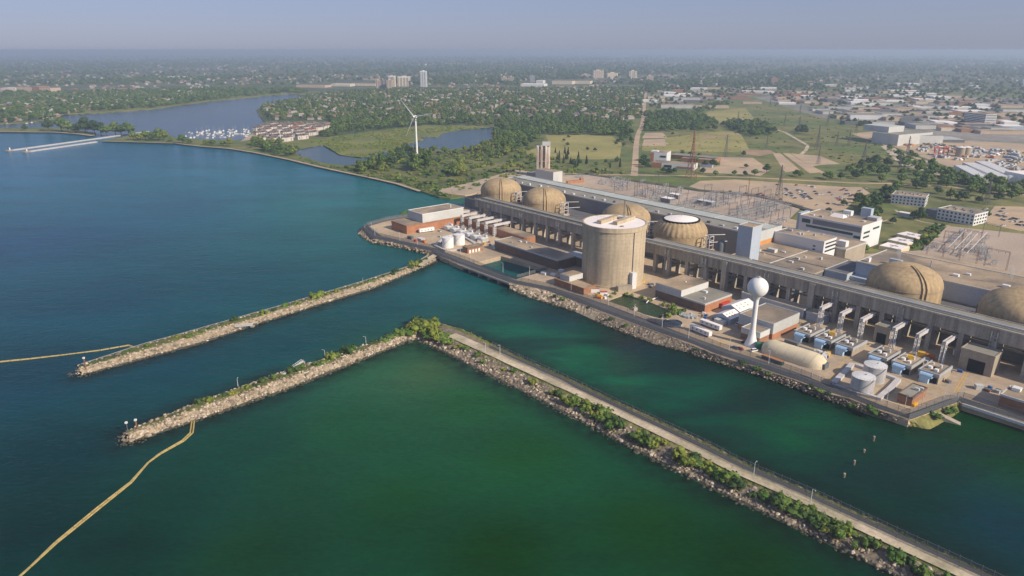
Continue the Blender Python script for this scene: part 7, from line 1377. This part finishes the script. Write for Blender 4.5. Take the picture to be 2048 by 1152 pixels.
cl = [(rs.uniform(.0, .05), rs.uniform(.2, .7), rs.uniform(1.6, 2.6)) for _ in range(26)] + [(rs.uniform(.05, .1), rs.uniform(.55, .8), rs.uniform(1.4, 2.2)) for _ in range(9)] + [(f_, rs.uniform(.6, .8), rs.uniform(.8, 1.4)) for f_ in (.12, .14, .17, .19, .23, .25, .29, .33, .34)]
cl += [(rs.uniform(.36, .72), rs.uniform(.58, .8), rs.uniform(.8, 1.9)) for _ in range(88)] + [(rs.uniform(.72, 1), rs.uniform(.58, .84), rs.uniform(.7, 1.7)) for _ in range(40)]
shrubs(CA, CB, cl, 'the rocky side of the causeway')
shrubs(CA, CB, [(rs.uniform(.12, 1), rs.uniform(.07, .15), rs.uniform(.5, 1.0)) for _ in range(2)], 'the channel side of the causeway')
fr_ = random.Random(9)
A_, B2_ = eq(CA, 400), eq(CB, 400)
for i in range(1500):
    k_ = fr_.randrange(30, 400); t_ = fr_.choice([fr_.uniform(.06, .2), fr_.uniform(.5, .62), fr_.uniform(.47, .56)]); p = lerp2(A_[k_], B2_[k_], t_)
    woods_low = (p[0], p[1], 2.5, fr_.uniform(.15, .42), fr_.choice([S_, SL, SL])); woods.append(woods_low)
for a, b2, s_ in [(805, 430, 2.6), (812, 433, 2.0), (1747, 825, 2.6), (1703, 812, 1.2), (1250, 652, 1.2), (1223, 640, 1.2), (1176, 617, 1.2), (1390, 700, .9), (1480, 727, 1.2), (1490, 730, 1.3), (1507, 738, 1.2), (1518, 740, 1.2), (1537, 749, 1.2), (1620, 776, 1.4), (1640, 784, 1.4), (1655, 789, 1.5), (1110, 595, 1.3), (1125, 600, 1.4), (1868, 832, 1.4), (1880, 836, 1.5), (1895, 826, 1.5), (1905, 822, 1.3)]: x, y = g(a, b2, 3); plant(*random.choice([S_, SD, S_]), x, y, 3, s_, 'bush on the stony bank below the perimeter road', 'bushes on the channel bank')
for a, b2, s_ in [(1250, 590, 1.2), (1262, 593, 1.2), (1285, 597, 1.4), (1300, 602, 1.3), (1330, 612, 1.5), (1345, 617, 2.0), (1352, 622, 2.4), (1344, 628, 2.2), (1360, 625, 2.4), (1335, 634, 1.8), (1230, 588, 1.2), (1220, 594, 1.0)]: x, y = g(a, b2, YZ); plant(*random.choice([S_, SL]), x, y, YZ, s_, 'bush at the edge of the green settling pond', 'bushes round the settling pond')
rs2 = random.Random(77); tires = MB()
for i in range(70): a = rs2.uniform(0, 6.28); r_ = 7 * rs2.random() ** .5; x0, y0 = r_ * math.cos(a), r_ * .6 * math.sin(a); tires.box(x0 - .9, y0 - .7, 0, x0 + .9, y0 + .7, .5 + rs2.random() * 1.2, rot=a)
x, y = g(1375, 632, YZ); t = thing('scrap_heap', 'heap of dark and grey scrap between the settling pond and the white trailers', 'heap', (x, y, YZ), ANG); o = tires.build('scrap', 'steel', t); o['kind'] = 'stuff'
# woods and suburbs as masses
BAYP = [(-300, 245), (0, 248), (50, 245), (110, 238), (125, 229), (200, 226), (300, 217.5), (425, 200.5), (475, 195), (577, 186), (620, 190), (607, 198), (562, 203), (528, 211), (517, 221), (534, 240), (528, 249), (513, 257), (506, 276), (450, 283), (357, 279), (297, 265), (186, 274), (-300, 268)]
NO = [BAYP, [(a, b2) for a, b2 in POND], [(585, 296), (640, 279), (740, 262), (850, 250), (989, 253), (989, 265), (960, 292), (900, 298), (820, 300), (757, 326), (692, 333), (620, 321), (587, 300)],
      [(1054, 310), (1060, 300), (1095, 271), (1224, 271), (1246, 287), (1240, 318), (1136, 318)], [(1280, 304), (1284, 266), (1336, 264), (1440, 258), (1478, 264), (1506, 285), (1560, 298), (1800, 330), (1790, 350), (1400, 352), (1290, 352)], [(1264, 352), (1270, 270), (1282, 240), (1287, 186), (1296, 186), (1292, 240), (1288, 262), (1282, 290), (1276, 352)],
      [(1480, 268), (1440, 250), (1398, 234), (1420, 215), (1480, 190), (1540, 192), (1640, 230), (1720, 262), (1770, 292), (1800, 330), (1600, 330)], [(480, 290), (505, 262), (520, 240), (660, 240), (664, 262), (600, 285), (520, 283)], [(1690, 266), (1760, 248), (2060, 250), (2060, 372), (1940, 355), (1850, 320)], [(590, 168), (760, 160), (760, 178), (590, 178)], [(1038, 162), (1186, 158), (1186, 176), (1038, 176)]]
def free(px_, py_): return not any(inpoly(px_, py_, q) for q in NO)
rw_ = random.Random(31)
def mass(poly, n, mix, smin, smax, force=False):
    c = 0; k = 0; x0, x1 = min(p[0] for p in poly), max(p[0] for p in poly); y0, y1 = min(p[1] for p in poly), max(p[1] for p in poly)
    W = [g(a, b2, LZ) for a, b2 in poly]; X0, X1 = min(p[0] for p in W), max(p[0] for p in W); Y0, Y1 = min(p[1] for p in W), max(p[1] for p in W)
    while c < n and k < n * 40:
        k += 1; x, y = rw_.uniform(X0, X1), rw_.uniform(Y0, Y1)
        if not inpoly(x, y, W): continue
        q = w2p(x, y, LZ)
        if not force and not free(*q): continue
        woods.append((x, y, LZ, rw_.uniform(smin, smax), rw_.choice(mix))); c += 1
mass([(985, 258), (1030, 243), (1100, 238), (1180, 240), (1262, 248), (1262, 275), (1225, 273), (1160, 271), (1092, 270), (1050, 295), (1000, 300), (990, 282)], 560, [B_, B_, D_, T_, B_], 1.1, 1.7)
mass([(1290, 262), (1290, 228), (1340, 222), (1400, 232), (1436, 248), (1430, 262), (1340, 264)], 330, [B_, B_, D_], 1.0, 1.6, True); mass([(1440, 252), (1460, 247), (1480, 244), (1520, 246), (1552, 262), (1540, 272), (1500, 272), (1476, 264)], 150, [D_, B_], 1.0, 1.6, True); mass([(1380, 222), (1440, 206), (1475, 206), (1440, 216), (1400, 226)], 60, [B_, D_], 1.0, 1.5, True); mass([(1590, 262), (1612, 258), (1615, 268), (1596, 270)], 9, [D_], 1.2, 1.7, True)
mass([(650, 333), (700, 336), (757, 330), (800, 316), (860, 306), (935, 300), (1050, 290), (1090, 300), (1130, 335), (1265, 345), (1270, 352), (1090, 350), (960, 378), (885, 393), (842, 381), (796, 366), (738, 353)], 520, [S_, S_, SD, SL, SL], 1.3, 3.2)
mass([(640, 277), (560, 258), (660, 240), (760, 225), (900, 225), (990, 250), (900, 250), (800, 256), (740, 261), (690, 270)], 300, [B_, D_, B_, T_], 1.0, 1.5)
mass([(515, 245), (520, 215), (620, 192), (760, 180), (1290, 176), (1285, 235), (1180, 242), (1030, 246), (960, 254), (800, 256), (660, 262), (660, 240), (540, 242)], 4700, [B_, B_, D_, B_, T_, B_, L_T], .9, 1.6)
mass([(-250, 252), (-250, 186), (140, 186), (420, 178), (590, 178), (620, 186), (480, 194), (300, 216), (130, 228), (108, 237), (0, 247)], 4000, [B_, B_, D_, B_], 1.0, 1.8)
mass([(1296, 220), (1300, 178), (1500, 172), (1850, 180), (2300, 195), (2300, 260), (1900, 265), (1700, 262), (1560, 205), (1430, 205)], 900, [B_, D_, D_], 1.0, 1.6)
mass([(1560, 262), (1640, 240), (1720, 268), (1790, 330), (1740, 340)], 26, [B_, D_], 1.0, 1.6); mass([(1760, 290), (1850, 325), (1960, 366), (2200, 395), (2200, 405), (1880, 372), (1800, 350)], 120, [B_, S_, S_], 1.0, 1.9)
mass([(1500, 300), (1440, 250), (1500, 200), (1640, 235), (1790, 330), (1600, 345)], 0, [S_], 1, 2)
NO.append([(1300, 178), (1500, 172), (1850, 180), (2300, 195), (2300, 230), (1700, 230), (1440, 205)])
mass([(600, 288), (640, 280), (740, 263), (850, 252), (900, 253), (960, 257), (890, 262), (838, 272), (850, 280), (832, 283), (799, 295), (724, 314), (682, 309), (647, 289)], 0, [S_], 1, 2)
MARSH = [(600, 287), (640, 280), (740, 263), (850, 252), (900, 253), (980, 256), (890, 263), (838, 273), (850, 280), (832, 282), (799, 294), (762, 304), (724, 314), (684, 309), (660, 298), (647, 289)]
for i in range(2600):
    px_, py_ = rw_.uniform(590, 990), rw_.uniform(250, 316)
    if inpoly(px_, py_, MARSH) and math.sin(px_ * .05) + math.sin(py_ * .3 + px_ * .02) > -.7: x, y = g(px_, py_, LZ); woods.append((x, y, LZ - .9, rw_.uniform(1.2, 2.2), rw_.choice([SL, SL, S_])))
for i in range(900):
    px_, py_ = rw_.uniform(1284, 1560), rw_.uniform(262, 350)
    if inpoly(px_, py_, [(1284, 293), (1336, 268), (1440, 262), (1475, 266), (1504, 286), (1560, 300), (1560, 306), (1450, 306), (1284, 302)]) and rw_.random() < .25: x, y = g(px_, py_, LZ); woods.append((x, y, LZ - .4, rw_.uniform(.6, 1.3), rw_.choice([SL, S_])))
for i in range(1500):
    px_, py_ = rw_.uniform(600, 960), rw_.uniform(296, 396)
    if inpoly(px_, py_, [(585, 300), (620, 320), (650, 331), (692, 334), (740, 345), (800, 352), (880, 372), (950, 378), (900, 393), (879, 394), (842, 381), (796, 366), (738, 353), (643, 333), (580, 318)]): x, y = g(px_, py_, LZ); woods.append((x, y, LZ - .3, rw_.uniform(.6, 1.7), rw_.choice([SL, S_, S_, SD])))
# patches of far woodland: bigger clumps the farther they stand
for i in range(20000):
    py_ = 114 + 72 * rw_.random() ** 1.1; px_ = rw_.uniform(-120, 2170)
    if py_ > 170 and not (px_ > 1290): continue
    if not free(px_, py_): continue
    x, y = g(px_, py_, LZ); f_ = math.sin(x * .0011 + 1.3) + math.sin(y * .0009 + x * .0004) + math.sin(x * .0031 - y * .0021)
    if f_ < -.6 and rw_.random() < .8: continue
    woods.append((x, y, LZ - 1, min(5.0, 1.0 + y / 5000.0) * rw_.uniform(.7, 1.3), rw_.choice([B_, D_, B_])))
# rough grass tussocks and low scrub on the corridor
for i in range(700):
    px_, py_ = rw_.uniform(1400, 1800), rw_.uniform(190, 345)
    if inpoly(px_, py_, [(1482, 268), (1440, 250), (1400, 232), (1440, 206), (1500, 192), (1640, 232), (1720, 262), (1770, 292), (1800, 330), (1740, 345), (1690, 330), (1640, 305), (1560, 300)]) and rw_.random() < .5: x, y = g(px_, py_, LZ); woods.append((x, y, LZ - .4, rw_.uniform(.8, 2.2), rw_.choice([S_, SD, SL])))
def forest(name, label, keys):
    """one mass of plants: points that carry scale, turn and kind, with crowns set on them"""
    pts = [w_ for w_ in woods if w_[4] in keys]
    me = bpy.data.meshes.new(name); me.from_pydata([(p[0], p[1], p[2]) for p in pts], [], [])
    srcs = []
    idx_ = {k_: [] for k_ in keys}
    for k_ in keys:
        for o in SRC.get(k_, []): idx_[k_].append(len(srcs)); srcs.append(o)
    a = me.attributes.new('size', 'FLOAT', 'POINT'); a.data.foreach_set('value', np.array([p[3] for p in pts], np.float32)); a = me.attributes.new('turn', 'FLOAT', 'POINT'); a.data.foreach_set('value', RNG.uniform(0, 6.28, len(pts)).astype(np.float32)); a = me.attributes.new('kind_index', 'INT', 'POINT'); a.data.foreach_set('value', np.array([random.choice(idx_[p[4]]) for p in pts], np.int32))
    ob = bpy.data.objects.new(name, me); COL.objects.link(ob); tag(ob, label, 'trees', kind='stuff')
    ng = bpy.data.node_groups.new(name, 'GeometryNodeTree'); ng.interface.new_socket('Geometry', in_out='INPUT', socket_type='NodeSocketGeometry'); ng.interface.new_socket('Geometry', in_out='OUTPUT', socket_type='NodeSocketGeometry')
    N = ng.nodes; L = ng.links; gi = N.new('NodeGroupInput'); go = N.new('NodeGroupOutput'); ip = N.new('GeometryNodeInstanceOnPoints'); g2i = N.new('GeometryNodeGeometryToInstance')
    for o in reversed(srcs):
        oi = N.new('GeometryNodeObjectInfo'); oi.inputs['Object'].default_value = o; oi.transform_space = 'ORIGINAL'; L.new(oi.outputs['Geometry'], g2i.inputs[0])
    def na(nm, ty): q = N.new('GeometryNodeInputNamedAttribute'); q.data_type = ty; q.inputs['Name'].default_value = nm; return q.outputs[0]
    L.new(gi.outputs[0], ip.inputs['Points']); L.new(g2i.outputs[0], ip.inputs['Instance']); ip.inputs['Pick Instance'].default_value = True; L.new(na('kind_index', 'INT'), ip.inputs['Instance Index']); L.new(na('size', 'FLOAT'), ip.inputs['Scale'])
    cx = N.new('ShaderNodeCombineXYZ'); L.new(na('turn', 'FLOAT'), cx.inputs[2]); L.new(cx.outputs[0], ip.inputs['Rotation']); L.new(ip.outputs[0], go.inputs[0])
    md = ob.modifiers.new('plants', 'NODES'); md.node_group = ng; return ob
forest('woodland', 'leafy woods and garden trees of the town and the plain beyond the station', [B_, D_, T_, TL, L_T, C_])
forest('undergrowth', 'low scrub and bushes of the shore and the power line corridor', [S_, SD, SL])
# houses
def house_mesh(k0):
    r = random.Random(k0); k = MB(); w_, d_, h, rg = r.uniform(5, 7.5), r.uniform(4.5, 6), r.uniform(4.5, 6.2), r.uniform(2.4, 3.4)
    k.box(-w_, -d_, 0, w_, d_, h, 0); k.add([(-w_ - .5, -d_ - .5, h - .1), (w_ + .5, -d_ - .5, h - .1), (w_ + .5, d_ + .5, h - .1), (-w_ - .5, d_ + .5, h - .1), (-w_ * .6, 0, h + rg), (w_ * .6, 0, h + rg)], [(0, 1, 5, 4), (2, 3, 4, 5), (1, 2, 5), (3, 0, 4)], 1); k.box(w_ * .3, d_ * .2, h, w_ * .3 + .8, d_ * .2 + .8, h + rg + .6, 0)
    return k
HM = [house_mesh(i).mesh('house', ['house_wall', 'house_roof']) for i in range(6)]
hp = []
TOWNS = [([(660, 244), (540, 242), (520, 218), (620, 193), (760, 181), (1290, 177), (1285, 240), (1180, 246), (1080, 247), (990, 246), (800, 244)], 950, 'houses among the trees behind the marsh'), ([(-60, 247), (-60, 190), (140, 188), (380, 180), (470, 184), (330, 205), (140, 226), (108, 236), (0, 246)], 700, 'houses among the trees left of the bay')]
for poly, cnt, nm in TOWNS:
    W = [g(a, b2, LZ) for a, b2 in poly]; k = 0; c = 0
    while c < cnt and k < cnt * 30:
        k += 1; x, y = rw_.uniform(min(p[0] for p in W), max(p[0] for p in W)), rw_.uniform(min(p[1] for p in W), max(p[1] for p in W)); q = w2p(x, y, LZ)
        if inpoly(x, y, W) and free(*q): hp.append((x, y, nm)); c += 1
hp.sort(key=lambda p: math.hypot(p[0], p[1]))
for i, (x, y, nm) in enumerate(hp[:290]):
    o = bpy.data.objects.new('family_house', HM[i % 6]); COL.objects.link(o); o.location = (x, y, LZ); o.rotation_euler = (0, 0, rw_.choice([.25, .25 + H2, -.4])); o.scale = (1.25,) * 3; tag(o, 'hipped-roof family house, one of the ' + nm, 'house', nm)
rest = hp[290:]; fx = []
for i in range(1700):
    py_ = 116 + 70 * rw_.random(); px_ = rw_.uniform(-100, 2150); x, y = g(px_, py_, LZ)
    f_ = math.sin(x * .0015) + math.sin(y * .0012 + 2) 
    if f_ > -.3 and free(px_, py_): fx.append((x, y, min(2.2, .8 + y / 7000)))
k = MB()
for x, y, nm in rest: fx.append((x, y, 1.25))
vs = []; fs = []; mi = []
for x, y, s_ in fx:
    hm_ = house_mesh(rw_.randrange(6)); a = rw_.choice([.25, .25 + H2, -.4]); ca_, sa_ = math.cos(a) * s_, math.sin(a) * s_; o = len(vs); wi, ri = rw_.randrange(4), 4 + rw_.randrange(5)
    vs += [(x + p[0] * ca_ - p[1] * sa_, y + p[0] * sa_ + p[1] * ca_, LZ + p[2] * s_) for p in hm_.v]; fs += [tuple(j + o for j in f) for f in hm_.f]; mi += [wi if m_ == 0 else ri for m_ in hm_.m]
me = bpy.data.meshes.new('distant_houses'); me.from_pydata(vs, [], fs)
for q in ('house_cream', 'house_pale', 'brick', 'house_cream', 'roof_hall', 'roof_gravel', 'rust', 'roof_dark', 'house_pale'): me.materials.append(MATS[q])
me.polygons.foreach_set('material_index', mi); me.update(); o = bpy.data.objects.new('distant_houses', me); COL.objects.link(o); tag(o, 'distant suburban houses reading as pale specks up to the horizon', 'houses', kind='stuff')
